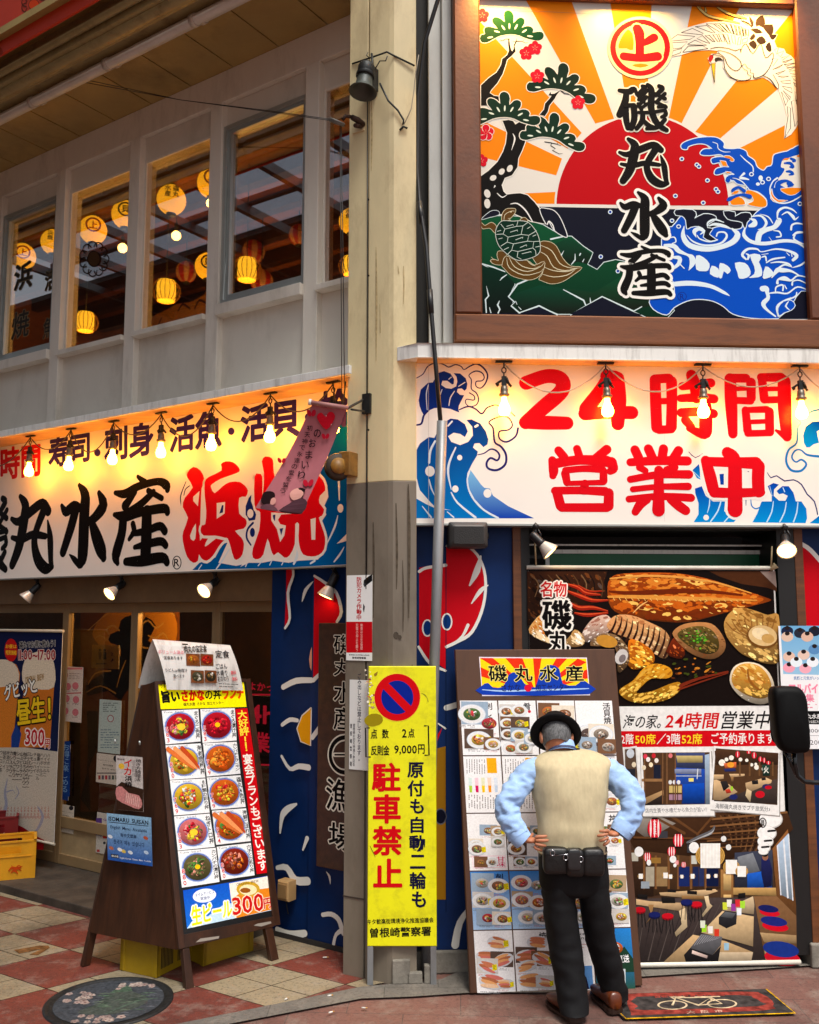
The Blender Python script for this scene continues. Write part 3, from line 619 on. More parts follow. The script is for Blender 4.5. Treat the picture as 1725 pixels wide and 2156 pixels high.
for t in ('430 520 12 380 515 6 330 540 4 300 540 3', '330 540 4 310 520 3', '380 515 4 350 540 4', '520 545 12 590 545 8 650 570 5 680 555 3', '610 545 4 625 525 3', '520 545 8 530 510 5', '510 548 6 480 545 4', '1110 1200 14 1160 1240 14 1230 1250 10 1270 1280 8 1310 1270 5', '1130 1215 8 1145 1195 4', '1200 1250 7 1215 1230 4', '1255 1270 6 1280 1235 4', '900 1880 12 970 1890 14 1060 1910 10 1115 1930 5', '990 1895 10 980 1930 12 1040 1970 12 1000 1990 10 1090 2040 8 1135 2035 4', '1060 1910 8 1075 1895 4'): a.stroke(t, BK, n=1)
PADC = P('110 450 95 400 120 360 180 355 275 378 215 310 205 250 250 225 320 250 370 290 355 200 375 150 420 137 465 160 488 220 485 300 540 245 590 232 630 260 625 320 595 365 660 345 720 355 750 395 740 430 800 420 860 425 887 465 870 515 810 540 740 530 640 505 560 470 470 455 380 460 280 485 180 540 130 562 65 560 40 510 60 462')
HL = [(430, 345, .0), (350, 365, -.6), (520, 355, .5), (265, 418, -1.3), (630, 412, 1.0), (175, 495, 1.4), (705, 480, -1.45)]
for px, py, rot, sc, cc in ((420, 137, 0, 1.0, ((10, 56, 30), (20, 84, 36))), (1165, 840, 14, 1.1, ((14, 40, 22), (2, 34, 24))), (1045, 1500, 14, 1.04, ((14, 44, 26), (2, 40, 28))), (370, 1218, 3, 1.05, ((16, 42, 28), (3, 44, 30)))):
    c, s_ = math.cos(R(rot))*sc, math.sin(R(rot))*sc
    T = lambda x, y: (px+(x-420)*c-(y-137)*s_, py+(x-420)*s_+(y-137)*c)
    a.poly([T(*p) for p in PADC], cc, 2, out=(11, WHT))
    for x, y, g in HL: a.ell(*T(x, y), 12, 40, (214, 228, 214), 10, g+R(rot))
def plum(x, y, r, c=(206, 12, 40), o=None):
    for k in range(5):
        t = 2*PI*k/5-.3; a.ell(x+r*.58*math.cos(t), y+r*.58*math.sin(t), r*.46, r*.46, c, 12, 0, o)
    a.ell(x, y, r*.4, r*.4, c, 8)
    for k in range(5):
        t = 2*PI*k/5-.3; a.stroke([(x+r*.15*math.cos(t), y+r*.15*math.sin(t)), (x+r*.42*math.cos(t), y+r*.42*math.sin(t))], (240, 170, 150), w=4, n=1)
for x, y in ((655, 705), (770, 635), (800, 1010), (1340, 1360), (70, 205)): plum(x, y, 92)
plum(118, 1760, 104, o=(8, (240, 220, 214))); plum(60, 2130, 84)
# ---- turtle
a.view(*VC)
TO = (222, 214, 178); TB_ = (92, 62, 22)
for t in ('280 870 280 780 320 720 380 710 425 715 425 750 390 800 360 830 380 860 340 880 300 880', '50 870 90 900 160 865 210 900 225 960 200 980 150 930 100 930 60 930', '480 840 520 810 555 830 560 860 520 870', '330 1230 300 1190 240 1185 225 1230 240 1290 190 1275 150 1290 190 1325 260 1335 320 1310', '700 1085 800 1080 880 1130 950 1260 1040 1350 1165 1365 1060 1450 950 1520 830 1545 720 1510 690 1490 730 1430 740 1310 690 1350 600 1200', '320 1240 420 1280 560 1290 640 1340 745 1300 740 1380 690 1460 600 1500 500 1490 380 1450 300 1370 280 1340'):
    a.poly(t, TB_, 3, out=(5, TO))
for t in ('710 1120 4 830 1180 8 920 1320 8 1040 1370 6 1150 1370 3', '700 1190 4 780 1240 8 850 1360 8 980 1400 8 1110 1370 3', '745 1360 4 850 1400 8 1000 1410 8 1110 1375 3', '730 1440 4 850 1470 8 1000 1450 8 1090 1390 3', '360 1260 4 420 1360 8 560 1410 8 700 1360 5 745 1310 3', '420 1280 4 500 1350 8 620 1380 8 700 1350 3', '330 1260 4 360 1370 8 520 1450 8 690 1420 5 735 1380 3', '560 1290 4 600 1330 8 650 1350 3', '300 860 3 310 780 6 380 740 6 420 740 3', '345 820 4 370 820 4', '345 840 4 370 840 4', '150 1290 5 170 1320 5', '160 1250 4 190 1280 5'): a.stroke(t, TO, n=3)
a.ell(378, 748, 8, 8, TO, 8)
a.poly('210 960 240 890 290 850 400 855 480 850 570 870 650 960 690 1060 700 1170 660 1230 560 1270 480 1285 420 1270 330 1210 250 1130 215 1040', (2, 40, 26), 3, out=(6, (214, 224, 214)))
for t in ('265 885 310 940 440 910 455 850', '440 910 510 905 560 870', '310 940 290 995 345 1030 490 1000 510 905', '290 995 215 1000', '345 1030 335 1085 405 1105 560 1075 575 1010 490 1000', '575 1010 660 960', '335 1085 265 1130', '405 1105 385 1175 455 1190 620 1150 630 1080 560 1075', '630 1080 692 1075', '385 1175 340 1220', '455 1190 445 1250 490 1275', '620 1150 650 1180 655 1230', '650 1140 695 1130'): a.stroke(P(t), (206, 222, 212), w=6, n=1)
for t in ('330 910 400 890 405 900', '370 975 450 950 450 965', '430 1060 510 1030 505 1045', '480 1145 550 1115 550 1130', '500 1215 600 1190 600 1200', '560 935 590 915', '620 1020 655 1005', '225 965 265 955', '240 1050 280 1040', '300 1170 350 1145'): a.stroke(P(t), (206, 222, 212), w=6, n=1)
# ---- waves
a.view(*VD); LB = (214, 230, 238)
a.poly('-60 1120 40 1090 150 960 190 1000 200 1100 260 1080 330 1080 390 1130 470 1110 560 1090 700 1120 800 1100 810 1000 850 960 900 990 960 930 1060 850 1060 780 960 700 860 690 840 640 750 620 700 580 640 610 620 570 650 530 720 520 640 490 540 520 500 510 520 460 600 440 660 440 600 400 540 390 480 400 470 350 560 330 620 340 560 300 470 310 380 310 345 290 380 250 440 245 500 270 440 210 370 185 290 190 215 215 200 245 150 240 140 200 200 160 320 125 460 115 540 130 600 180 600 235 700 245 770 240 840 270 860 320 930 370 960 440 1030 480 1070 440 1110 430 1130 400 1140 320 1180 295 1260 275 1290 270 1350 240 1450 235 1480 700 1490 1300 1530 1780 1440 1790 1380 1850 1300 2010 1220 2050 1180 2080 900 2075 700 2030 600 1950 480 1890 330 1870 200 1890 60 1960 -20 2040 -160 1980 -200 1880 -60 1860 60 1860 60 1700 20 1640 -60 1500', BL, 3, out=(10, LB))
# openings in the waves that show sun, sky or night sea
a.poly('1240 370 1330 330 1440 300 1460 300 1465 640 1350 680 1220 640 1190 570 1230 520 1260 460 1220 440 1230 380', WH, 3)
a.poly('1220 675 1440 665 1400 720 1330 745 1260 720', OR, 2, out=(7, LB)); a.poly('1120 680 1130 740 1190 800 1290 800 1180 825 1110 780', OR, 2, out=(7, LB))
a.poly('1235 365 1260 345 1320 340 1290 365', OR, 1); a.poly('1390 315 1440 305 1445 325 1400 335', OR, 1)
a.poly('670 760 740 760 800 780 830 840 760 850 680 845', OR, 3, out=(8, LB)); a.poly('860 690 960 720 1050 790 1060 860 990 875 860 845 920 810 900 750 840 730', OR, 3, out=(8, LB))
a.poly('600 325 660 320 710 360 690 380 640 350', OR, 2, out=(6, LB)); a.poly('560 370 620 380 640 430 590 430', OR, 1, out=(6, LB)); a.poly('620 490 680 495 640 510', OR, 1, out=(6, LB)); a.poly('720 700 770 695 740 730 680 735', OR, 1, out=(5, LB))
a.poly('80 905 260 905 300 960 280 1000 380 950 480 960 520 1000 440 1050 420 1100 480 1110 440 1170 520 1230 460 1240 380 1200 400 1130 330 1080 240 1090 200 1110 190 1020 150 970 80 960', NV, 2, out=(9, LB))
a.poly('600 920 720 930 720 980 790 940 880 940 895 990 850 1040 830 1120 800 1040 720 1020 640 1000', NV, 2, out=(9, LB))
WV = ['170 1080 6 160 1190 50 230 1290 60 400 1330 56 560 1310 50 700 1250 60 750 1170 60 690 1110 20', '200 1180 6 270 1250 18 400 1290 20 560 1270 22 630 1200 24 610 1150 20 540 1150 16 520 1190 14', '300 1200 8 280 1140 44 330 1110 40 380 1140 26 345 1170 8', '310 1180 8 340 1220 14 440 1250 16 530 1230 14', '440 1080 10 500 1060 30 600 1080 34 680 1110 8', '420 1080 8 430 1040 18 500 1010 20 600 1040 8',
      '830 1100 10 820 1180 40 900 1250 40 1050 1270 40 1250 1240 36 1400 1260 30 1500 1340 12', '970 1240 60 990 1160 60 1060 1120 50 1150 1090 50 1200 1020 60 1190 1000 20', '880 1080 30 930 1060 60 930 1020 40 880 1000 8', '900 980 10 1000 970 22 1060 1040 30 1030 1100 20 970 1120 6', '990 950 3 1080 980 14 1130 1050 10', '1180 1000 10 1190 920 26 1260 880 22 1340 900 20 1390 940 6', '1230 960 8 1290 930 20 1350 980 34 1370 1010 20 1410 980 6', '1140 1130 8 1200 1140 18 1220 1190 16 1170 1200 14', '1090 1200 4 1120 1240 6',
      '1330 1120 20 1340 1070 20 1400 1050 18 1490 1070 10', '1350 1180 14 1400 1150 26 1490 1150 14', '1370 1180 16 1360 1220 20 1420 1260 20 1480 1280 10', '840 1440 20 800 1390 30 860 1330 26 960 1330 20 1010 1360 10 1160 1330 16 1300 1350 26 1390 1400 40 1350 1450 30', '840 1380 8 870 1400 26 860 1440 20', '1010 1420 10 1050 1410 20 1060 1460 14', '1010 1390 6 1080 1380 8', '1060 1480 10 1130 1440 20 1260 1420 14', '1280 1370 6 1310 1400 10', '1330 1370 6 1340 1410 10',
      '1110 1480 10 1200 1470 18 1300 1490 20 1340 1530 8', '1200 1530 16 1260 1500 20 1320 1520 10', '1350 1530 8 1440 1500 20 1510 1440 10', '1120 1640 10 1180 1560 50 1240 1560 50 1330 1570 26 1420 1620 12', '1180 1700 30 1190 1660 20 1260 1650 50 1330 1670 20 1400 1620 16 1510 1640 10', '1340 1720 20 1350 1680 14 1420 1670 14 1520 1720 10', '1020 1760 60 1060 1760 60 1070 1800 40 1080 1860 40 1030 1920 50 1060 1980 30 1160 2060 16', '1090 1810 12 1180 1800 20 1290 1810 16 1400 1740 16 1520 1780 10', '1160 1790 12 1170 1740 16 1240 1720 20 1240 1780 16', '1260 1720 8 1280 1760 12',
      '1300 1880 12 1380 1840 18 1390 1800 12', '1190 2060 12 1180 1960 30 1250 1900 30 1330 1860 14', '1200 2060 10 1300 2010 20 1270 1960 26 1280 1920 30', '1310 1990 16 1370 1930 30 1330 1890 12', '-40 1720 30 60 1710 50 250 1700 54 450 1730 44 600 1800 34 660 1835 8', '-40 1290 30 60 1300 50 110 1350 50 200 1390 26 250 1420 60 260 1480 60 220 1560 6', '-20 1220 8 60 1200 14 80 1250 14 40 1270 10', '60 1420 30 120 1430 46 110 1490 40 50 1540 30', '120 1490 14 170 1540 10', '480 170 6 530 190 8 540 240 8 600 275 8 670 275 4', '780 310 6 830 360 12 910 430 12 920 490 12', '470 1010 5 520 1000 8', '1180 560 20 1130 600 12 1100 680 14 1120 770 14 1200 830 14 1320 820 14 1460 740 14', '1150 660 10 1180 600 16 1280 590 14', '640 540 8 720 560 14 800 560 30 870 575 12', '780 545 12 820 510 26', '720 560 8 800 600 12 880 690 10', '640 590 8 660 570 16 690 600 10']
for t in WV: a.stroke(t, LB, n=4)
for t in ('300 1400 380 1420 445 1490 430 1560 380 1570 300 1550', '470 1510 540 1540 550 1590 540 1640 450 1600', '560 1480 640 1510 675 1560 640 1600 600 1570 580 1640 550 1640 550 1550', '720 1480 830 1480 880 1540 890 1600 850 1640 770 1650 750 1590', '880 1390 990 1390 1000 1440 980 1470 1010 1540 1010 1620 930 1640 870 1640 930 1600 930 1520', '1050 1520 1110 1550 1140 1610 1060 1650 1020 1640'): a.poly(t, LB, 2)
for x, y in ((145, 352), (308, 415), (330, 435), (423, 585), (516, 680), (536, 708), (75, 753), (377, 828), (900, 518), (1020, 606), (1085, 570), (1425, 840), (38, 1022), (110, 1085)): a.ell(x, y, 15, 13, (20, 60, 160), 12, 0, (11, LB))
a.ell(1000, 560, 24, 30, LB, 12); a.ell(970, 625, 22, 18, LB, 12)
for t in ('1330 350 30 1370 370 34 1350 380 20', '1260 400 20 1320 400 36 1350 440 34 1320 440 20', '1280 490 20 1320 490 34 1350 515 30 1310 525 16', '1300 620 40 1340 630 44 1300 650 20', '1330 610 24 1270 590 30 1190 620 50 1190 700 54 1260 770 50 1380 760 40 1460 690 30'): a.stroke(t, BL, n=4)
for t in ('540 260 20 460 255 26 390 285 34 375 295 16', '660 360 20 570 345 26 500 370 34 490 380 14', '680 470 20 600 465 26 530 495 34 515 505 16', '760 560 20 690 540 34 640 580 44 650 600 20', '820 700 40 760 660 30 700 690 34 690 705 16', '880 760 50 800 740 30 720 760 30 660 790 44 640 800 20'): a.stroke(t, BL, n=4)
a.poly('1540 1790 1440 1790 1390 1850 1310 1990 1220 2060 1190 2090 1560 2090', NV, out=(7, LB))
a.poly('1250 1900 1330 1890 1370 1940 1330 1990 1250 2020 1200 2050 1190 1970', BL, 2, out=(8, LB)); a.stroke('1310 1990 8 1270 1950 20 1300 1900 8', LB, n=2)
a.ell(147, 1845, 50, 50, (14, 40, 130), 24); a.ell(147, 1845, 43, 43, BL, 24); a.text('R', 122, 1815, 172, 1878, (14, 40, 130), bold=.01)
a.view(*VC)
for x, y in ((1480, 748), (1375, 1245), (1565, 1405)): a.ell(x, y, 15, 15, (20, 60, 160), 12, 0, (10, LB))
# ---- crane
a.view(*VE); CR = (240, 232, 214); CK = (44, 30, 22)
a.poly('75 470 150 400 220 350 400 300 520 270 700 265 900 290 1010 320 920 240 1010 195 1090 230 1165 180 1200 290 1285 290 1290 400 1340 410 1300 490 1330 570 1420 590 1440 640 1500 670 1580 760 1590 900 1600 1100 1615 1400 1560 1520 1500 1600 1430 1650 1440 1500 1460 1380 1430 1250 1360 1060 1250 960 1170 915 1070 940 880 960 760 900 700 800 700 720 640 670 600 720 600 760 545 760 520 700 560 650 640 640 720 690 750 760 640 600 520 590 350 600 190 650 90 670 90 600 85 520', CR, 0, out=(8, CR))
a.poly('520 700 540 660 570 655 580 690 550 740 530 735', (180, 20, 26), 2); a.poly('555 760 600 755 590 990', (226, 190, 30)); a.poly('600 690 660 690 690 720 640 720 600 740', CK, 2)
for t in ('905 240 1000 270 1050 340 1000 300', '1000 195 1060 260 1040 330', '1085 240 1165 180 1200 290 1110 310 1090 320', '1130 310 1285 290 1290 400 1240 420 1170 330', '1250 420 1340 410 1290 480 1250 440', '1020 350 1100 340 1170 390 1090 400 1060 380', '1010 460 1060 400 1080 440 1040 480', '1090 470 1160 430 1210 500 1160 530 1120 520', '1000 520 1060 480 1100 540 1070 590 1030 560', '1200 560 1250 500 1275 600 1240 620'): a.poly(t, (52, 36, 26), 2)
LN = ['80 465 150 415 360 435 300 470 85 490', '90 510 270 500 200 570 100 585', '100 605 205 580 185 630 90 665', '195 390 330 340 460 400 440 415 200 390', '360 320 500 305 600 390 560 390 370 320', '490 285 580 285 700 380 660 385', '590 280 650 280 750 385 720 390 650 310', '650 285 710 280 790 395 760 390 700 320', '730 285 780 290 820 410 790 395', '790 290 830 300 855 420 830 405', '845 300 875 310 895 420 870 420', '890 310 915 320 935 430 910 425', '930 330 955 340 965 430 945 430', '965 345 1000 360 1000 430 975 415', '270 530 360 480 500 540 300 535', '210 625 280 550 450 545 515 580 220 625', '380 460 450 425 540 520 490 505', '480 425 530 420 600 500 570 495', '570 410 620 415 660 500 630 495', '640 405 690 405 720 500 680 495', '700 410 750 415 780 530 750 520', '790 420 835 430 845 530 810 510', '880 450 915 435 900 530 865 540', '930 470 990 450 980 500 920 520',
      '1310 590 1360 570 1330 650', '1340 640 1420 610 1380 680', '1390 690 1490 660 1400 720', '1400 740 1520 705 1430 750', '1420 770 1570 750 1450 790', '1450 810 1585 790 1490 830', '1480 850 1585 840 1585 890 1500 880', '1510 910 1595 910 1600 990 1540 950', '1530 980 1605 1040 1605 1080 1550 1020', '1550 1090 1610 1160 1610 1290 1560 1180', '1280 700 1350 705 1290 790', '1290 830 1410 770 1360 810', '1320 880 1440 840 1350 890', '1350 910 1480 910 1400 930', '1380 970 1500 960 1500 1000 1400 990', '1400 1030 1510 1050 1520 1110 1430 1060', '1390 1095 1470 1200 1440 1260', '1410 1080 1500 1160 1490 1190', '1460 1270 1500 1290 1500 1530 1430 1650 1470 1380', '1510 1210 1560 1190 1610 1400 1550 1510']
for t in LN: a.stroke(P(t), CK, w=7, n=1, closed=True)
for t in ('545 580 6 640 565 8 760 580 8 840 605 8 900 585 8 905 630 8 920 570 8 970 525 8 1050 640 8 1140 520 8 1200 690 8 1285 630 8 1290 700 8 1240 820 8 1170 900 10 1070 935 10 1060 910 6', '640 600 6 780 640 8 890 720 8 910 790 8 860 845 8 790 820 8 740 760 8 710 690 8 640 640 8 570 650 6', '570 655 6 680 680 8 705 740 8 720 830 8 800 930 10 920 965 10 1010 945 8 1030 910 6', '905 800 6 950 765 6 985 810 6 1020 830 6 1020 870 6 1060 880 6 1050 920 6 1080 930 5', '915 790 5 950 830 6 985 850 6 990 890 6 1030 910 6', '1170 905 8 1260 950 10 1340 1060 8 1355 1010 6 1290 890 5', '540 740 5 560 755 6 600 750 5', '550 755 4 590 985 5', '602 750 4 592 985 5'): a.stroke(t, CK, n=3)
for t in ('360 40 18 430 120 26 520 190 24 680 230 26 890 280 10', '480 90 8 490 140 18', '590 50 16 660 110 22 780 170 26 970 225 10', '410 60 6 420 90 12'):
    a.stroke(t, CK, n=3, extra=10); a.stroke(t, (214, 190, 110), n=3)
a.ell(585, 715, 5, 5, CK, 8)
# ---- round mark and the four painted characters
a.view(*VF)
a.ell(395, 440, 390, 372, (240, 222, 170), 48); a.ell(395, 440, 358, 338, (214, 16, 20), 48); a.ell(395, 440, 292, 276, (240, 222, 150), 40)
a.poly('140 450 145 380 190 290 250 225 290 260 315 300 310 470 230 450', OR, 2); a.poly('295 650 400 632 500 650 400 680', OR, 2)
a.brush(['360 215 110 385 280 120 390 400 100 390 560 100', '420 400 60 490 360 90 560 320 100', '200 545 100 400 565 95 600 545 110'], (214, 16, 20), (18, (240, 222, 150)))
ISO = ['150 950 50 260 965 75 320 935 70 350 980 40', '230 990 70 215 1090 85 150 1240 80', '220 1160 80 230 1300 75 250 1400 60', '320 1150 75 325 1290 75 290 1400 70', '220 1130 50 320 1130 60', '425 900 50 450 920 60 370 1000 55', '380 1060 45 480 950 45', '350 990 40 440 1090 45', '370 1140 45 470 1030 45', '370 1110 40 410 1180 45', '400 1170 40 480 1110 40', '485 885 50 530 950 75 525 1150 80 560 1280 75 620 1370 75 710 1425 55', '620 900 50 660 930 60 580 1010 50', '570 990 40 690 1050 50', '690 990 45 590 1090 45', '580 1090 40 700 1150 50', '610 1150 40 690 1140 50', '370 1215 40 520 1215 45 680 1190 40', '425 1230 60 415 1320 65 350 1410 50', '430 1310 50 500 1375 60 570 1400 50', '690 1190 45 700 1240 50 650 1270 40', '690 1300 50 600 1390 55 470 1410 40']
MARU = ['255 1530 45 330 1600 95 320 1720 115 270 1900 105 190 2030 80', '150 1690 40 250 1715 70 420 1645 85 560 1600 80 640 1660 80', '590 1640 85 490 1800 75 480 1900 80 540 2010 100 640 2070 90 720 2060 50', '640 1730 20 680 1850 70 700 2000 60 715 2050 50', '170 1830 40 300 1850 60 450 1820 65 620 1840 50']
for st in (ISO, MARU): a.brush(st, BK, (17, (240, 236, 214)))
a.view(*VG)
SUI = ['530 200 50 640 310 140 640 500 165 640 880 165 610 970 110', '410 880 20 500 930 70 590 990 70', '230 385 50 310 450 110 450 400 110 560 430 90', '480 450 130 410 620 130 290 850 110', '880 300 60 960 420 140 850 520 120 730 570 90', '760 560 80 850 700 150 950 850 160 1000 930 90']
SAN = ['590 1125 40 700 1190 80', '240 1255 50 400 1275 95 600 1220 85 900 1195 75 1030 1240 100 1050 1280 70', '560 1270 60 410 1390 110', '840 1290 70 650 1390 85 470 1440 60', '760 1270 60 970 1355 60', '240 1465 50 400 1490 115 650 1465 95 1000 1450 95 1060 1490 75', '385 1500 120 370 1650 125 290 1850 130 320 1930 60', '540 1570 70 560 1640 70 490 1710 50', '750 1470 140 755 1700 155 750 1900 150', '540 1660 60 750 1645 80 950 1610 85 1030 1660 85', '580 1790 50 750 1770 80 970 1750 85 1050 1790 75', '450 1920 80 700 1920 115 1000 1900 105 1075 1945 80']
for st in (SUI, SAN): a.brush(st, BK, (48, (240, 238, 230)))
a.view(*VB)
a.stroke('480 140 2 1000 158 4 1540 184 2', (150, 130, 100), n=1)
a.build('painting', ps, M_paint)
# ================================================================== SIGN BOARDS: right (two rows of red letters) and left (shop name)
SW, SR = (238, 234, 226), (214, 8, 24)
M_vinyl = mat_print('vinyl_sign', .3, noise=.03, nscale=2)
rs = thing('red_letter_sign', 'wide white sign board with big red letters and blue waves under the right awning', 'sign', RW.mat(1.1, 2.62, .1))
u0 = RW.px(877, 900, .12)[0]; zr0, zr1 = RW.px(1300, 1104, .12)[1], AWR+.002
b = MB(); b.box(RW, u0, 3.1, zr0, zr1, .0, .118); b.build('board', mat('sign_board', (206, 204, 198), .5), rs)
b = MB(); b.box(RW, u0-.002, 3.1, zr0-.012, zr0-.001, .02, .128); b.build('edge_trim', M_alu, rs)
VH = (1420, 1000, 2220, 1450, 1725); VW = (1140, 980, 1500, 1460, 1617); VX = (1900, 980, 2267, 1460, 1648)
a = Art(RW, .12); a.lrect(u0, zr0, 3.1, zr1, SW)
WB1, WB2, DKB = (10, 44, 126), (0, 116, 190), (30, 30, 104)
a.view(*VW)
a.poly('85 570 110 440 200 355 260 350 330 230 400 210 480 240 525 310 520 370 500 375 440 330 380 330 365 380 420 420 490 430 550 400 565 340 555 280 520 235 600 240 670 300 690 370 680 430 655 455 620 425 570 430 560 470 600 505 650 510 620 570 585 640 580 690 590 725 550 710 480 680 380 665 280 670 210 700 150 760 120 710 95 640', (14, 44, 128))
a.poly('60 1190 100 1110 210 1030 280 1040 320 960 400 850 480 800 570 810 660 870 695 960 660 1030 600 990 520 975 450 1020 490 1090 600 1130 700 1090 760 1010 750 900 680 820 740 810 850 860 920 960 950 1060 940 1120 890 1155 840 1105 780 1110 760 1160 820 1210 810 1260 750 1360 690 1480 680 1580 720 1740 820 1880 1080 2040 50 2040 50 1790 180 1860 290 1900 240 1850 100 1700 60 1540', (WB2, WB1))
a.poly('730 1440 860 1620 900 1660 970 1670 1010 1760 1200 1890 1520 2040 1080 2040 900 1930 780 1800 710 1670 695 1560', ((10, 60, 170), (120, 184, 226)))
a.poly('55 1540 100 1690 230 1840 290 1900 490 1940 400 1930 290 1915 170 1860 50 1790', SW)
for t in ('60 295 10 140 245 12 200 150 14 310 105 16 400 130 14 460 160 14 540 130 14 610 150 14 650 190 12 720 150 16 800 120 20 880 160 22 940 250 20 920 350 18 860 420 16 800 400 14 800 340 14 870 330 14 900 290 14 870 230 16 790 210 16 710 260 12 740 320 14 740 430 14 800 480 16 830 560 16 800 630 14 720 650 12 670 610 12 680 560 12 770 570 14 775 520 14 715 480 14', '60 880 20 120 860 24 150 760 24 210 700 16', '590 690 14 700 650 20 790 680 20 870 740 22 930 670 20 1000 640 18 1060 635 16 1190 690 16 1280 770 16', '1320 920 26 1290 1020 22 1180 1090 22 1090 1050 20 1090 960 20 1200 940 18 1250 880 18 1200 790 20 1100 775 18 960 840 20 1010 920 22 1030 1090 24 1110 1150 26 1170 1250 28 1160 1370 28 1060 1440 28 950 1420 26 930 1350 26 980 1290 26 1060 1320 24 1090 1260 24 1050 1200 22 980 1180 18 900 1230 14 820 1250 10'): a.stroke(t, DKB, n=4)
for t in ('720 1430 10 690 1550 18 710 1690 20 780 1820 22 900 1940 24 1070 2036 26', '290 1080 24 230 1200 28 215 1350 24', '215 1560 14 240 1660 20 285 1760 10', '545 1160 18 470 1330 26 450 1480 26 490 1680 10', '490 1720 16 570 1850 24 790 2030 30', '205 380 10 180 500 14 190 690 8', '375 440 10 350 510 12', '530 460 10 480 540 14 460 640 10', '460 310 12 490 285 12', '580 400 10 660 350 12', '130 1890 10 240 2028 24', '440 1960 10 520 2028 18', '500 835 20 450 890 20', '790 900 30 815 885 30'): a.stroke(t, (214, 226, 236), n=3)
for x, y, r in ((595, 1285, 32), (225, 1455, 60), (540, 1675, 40), (940, 1730, 50)): a.ell(x, y, r, r*1.1, SW, 16)
a.view(*VX)
WC1, WC2 = (0, 58, 170), (0, 142, 214)
for t in ('75 1440 160 1360 175 1560 130 1540', '105 1670 190 1640 240 1760 330 1830 480 1830 470 1950 540 2010 620 2050 590 2088 90 2088 150 1990 150 1850 110 1730', '820 2090 880 1980 930 1840 940 1830 1060 1830 1060 1760 1010 1640 1080 1600 1150 1620 1090 1680 1085 1760 1150 1820 1230 1820 1260 1760 1200 1730 1150 1740 1120 1700 1190 1640 1270 1640 1330 1720 1360 1830 1430 1830 1490 1920 1500 2040 1480 2100', '1450 1010 1480 900 1560 840 1720 830 1720 900 1620 960 1648 1100 1580 1120 1530 1160 1490 1160 1460 1100', '1530 2100 1648 2010 1760 1960 1760 2110'): a.poly(t, (WC2, WC1))
for t in ('1360 790 6 1420 850 16 1380 920 18 1370 1100 22 1270 1190 26 1240 1330 28 1300 1440 30 1420 1450 28 1490 1370 26 1430 1310 24 1360 1340 20 1310 1280 22 1350 1200 22 1420 1190 20 1500 1250 26 1640 1270 30', '1500 760 16 1560 710 20 1700 680 18', '800 1790 8 810 1880 16 860 1920 16 920 1900 16'): a.stroke(t, (20, 120, 196), n=4)
for t in ('30 1215 10 110 1285 12 200 1235 6', '340 1270 14 425 1250 14', '1005 1470 6 1050 1535 14 1120 1510 14 1220 1575 16 1330 1560 14 1430 1620 16 1500 1740 16 1590 1830 16 1630 1990 14', '730 1435 14 775 1460 10', '740 1790 14 740 1880 6'): a.stroke(t, DKB, n=2)
for t in ('1035 1640 6 1065 1760 6', '1080 1830 10 1060 1960 16 1000 2085 16', '1240 1840 10 1220 1960 16 1160 2085 16', '1385 1840 10 1370 1970 16 1330 2085 16', '290 1790 10 285 1880 14 260 1970 8', '430 1820 14 390 1950 18 300 2080 16', '520 2030 14 470 2085 16', '1200 1660 12 1220 1710 12', '90 1460 6 180 1550 8'): a.stroke(t, (190, 226, 246), n=2)
a.ell(245, 2030, 35, 35, SW, 14)
a.view(*VW); a.stroke([(208, 20), (208, 2036)], (196, 190, 180), w=4, n=1); a.view(*VH); a.stroke([(905, 440), (905, 955)], (214, 210, 202), w=2, n=1)
a.view(*VH)
NAKA = ['1280 545 70 1320 590 80 1325 750 85 1325 885 90', '1150 592 60 1175 680 72 1195 765 70', '1160 597 55 1300 602 60 1450 607 75', '1465 625 75 1462 700 75 1465 775 75', '1200 782 62 1330 785 58 1480 780 50']
a.brush(NAKA, SR, (15, SW)); a.poly('1232 672 1258 670 1258 735 1238 735', (0, 60, 160))
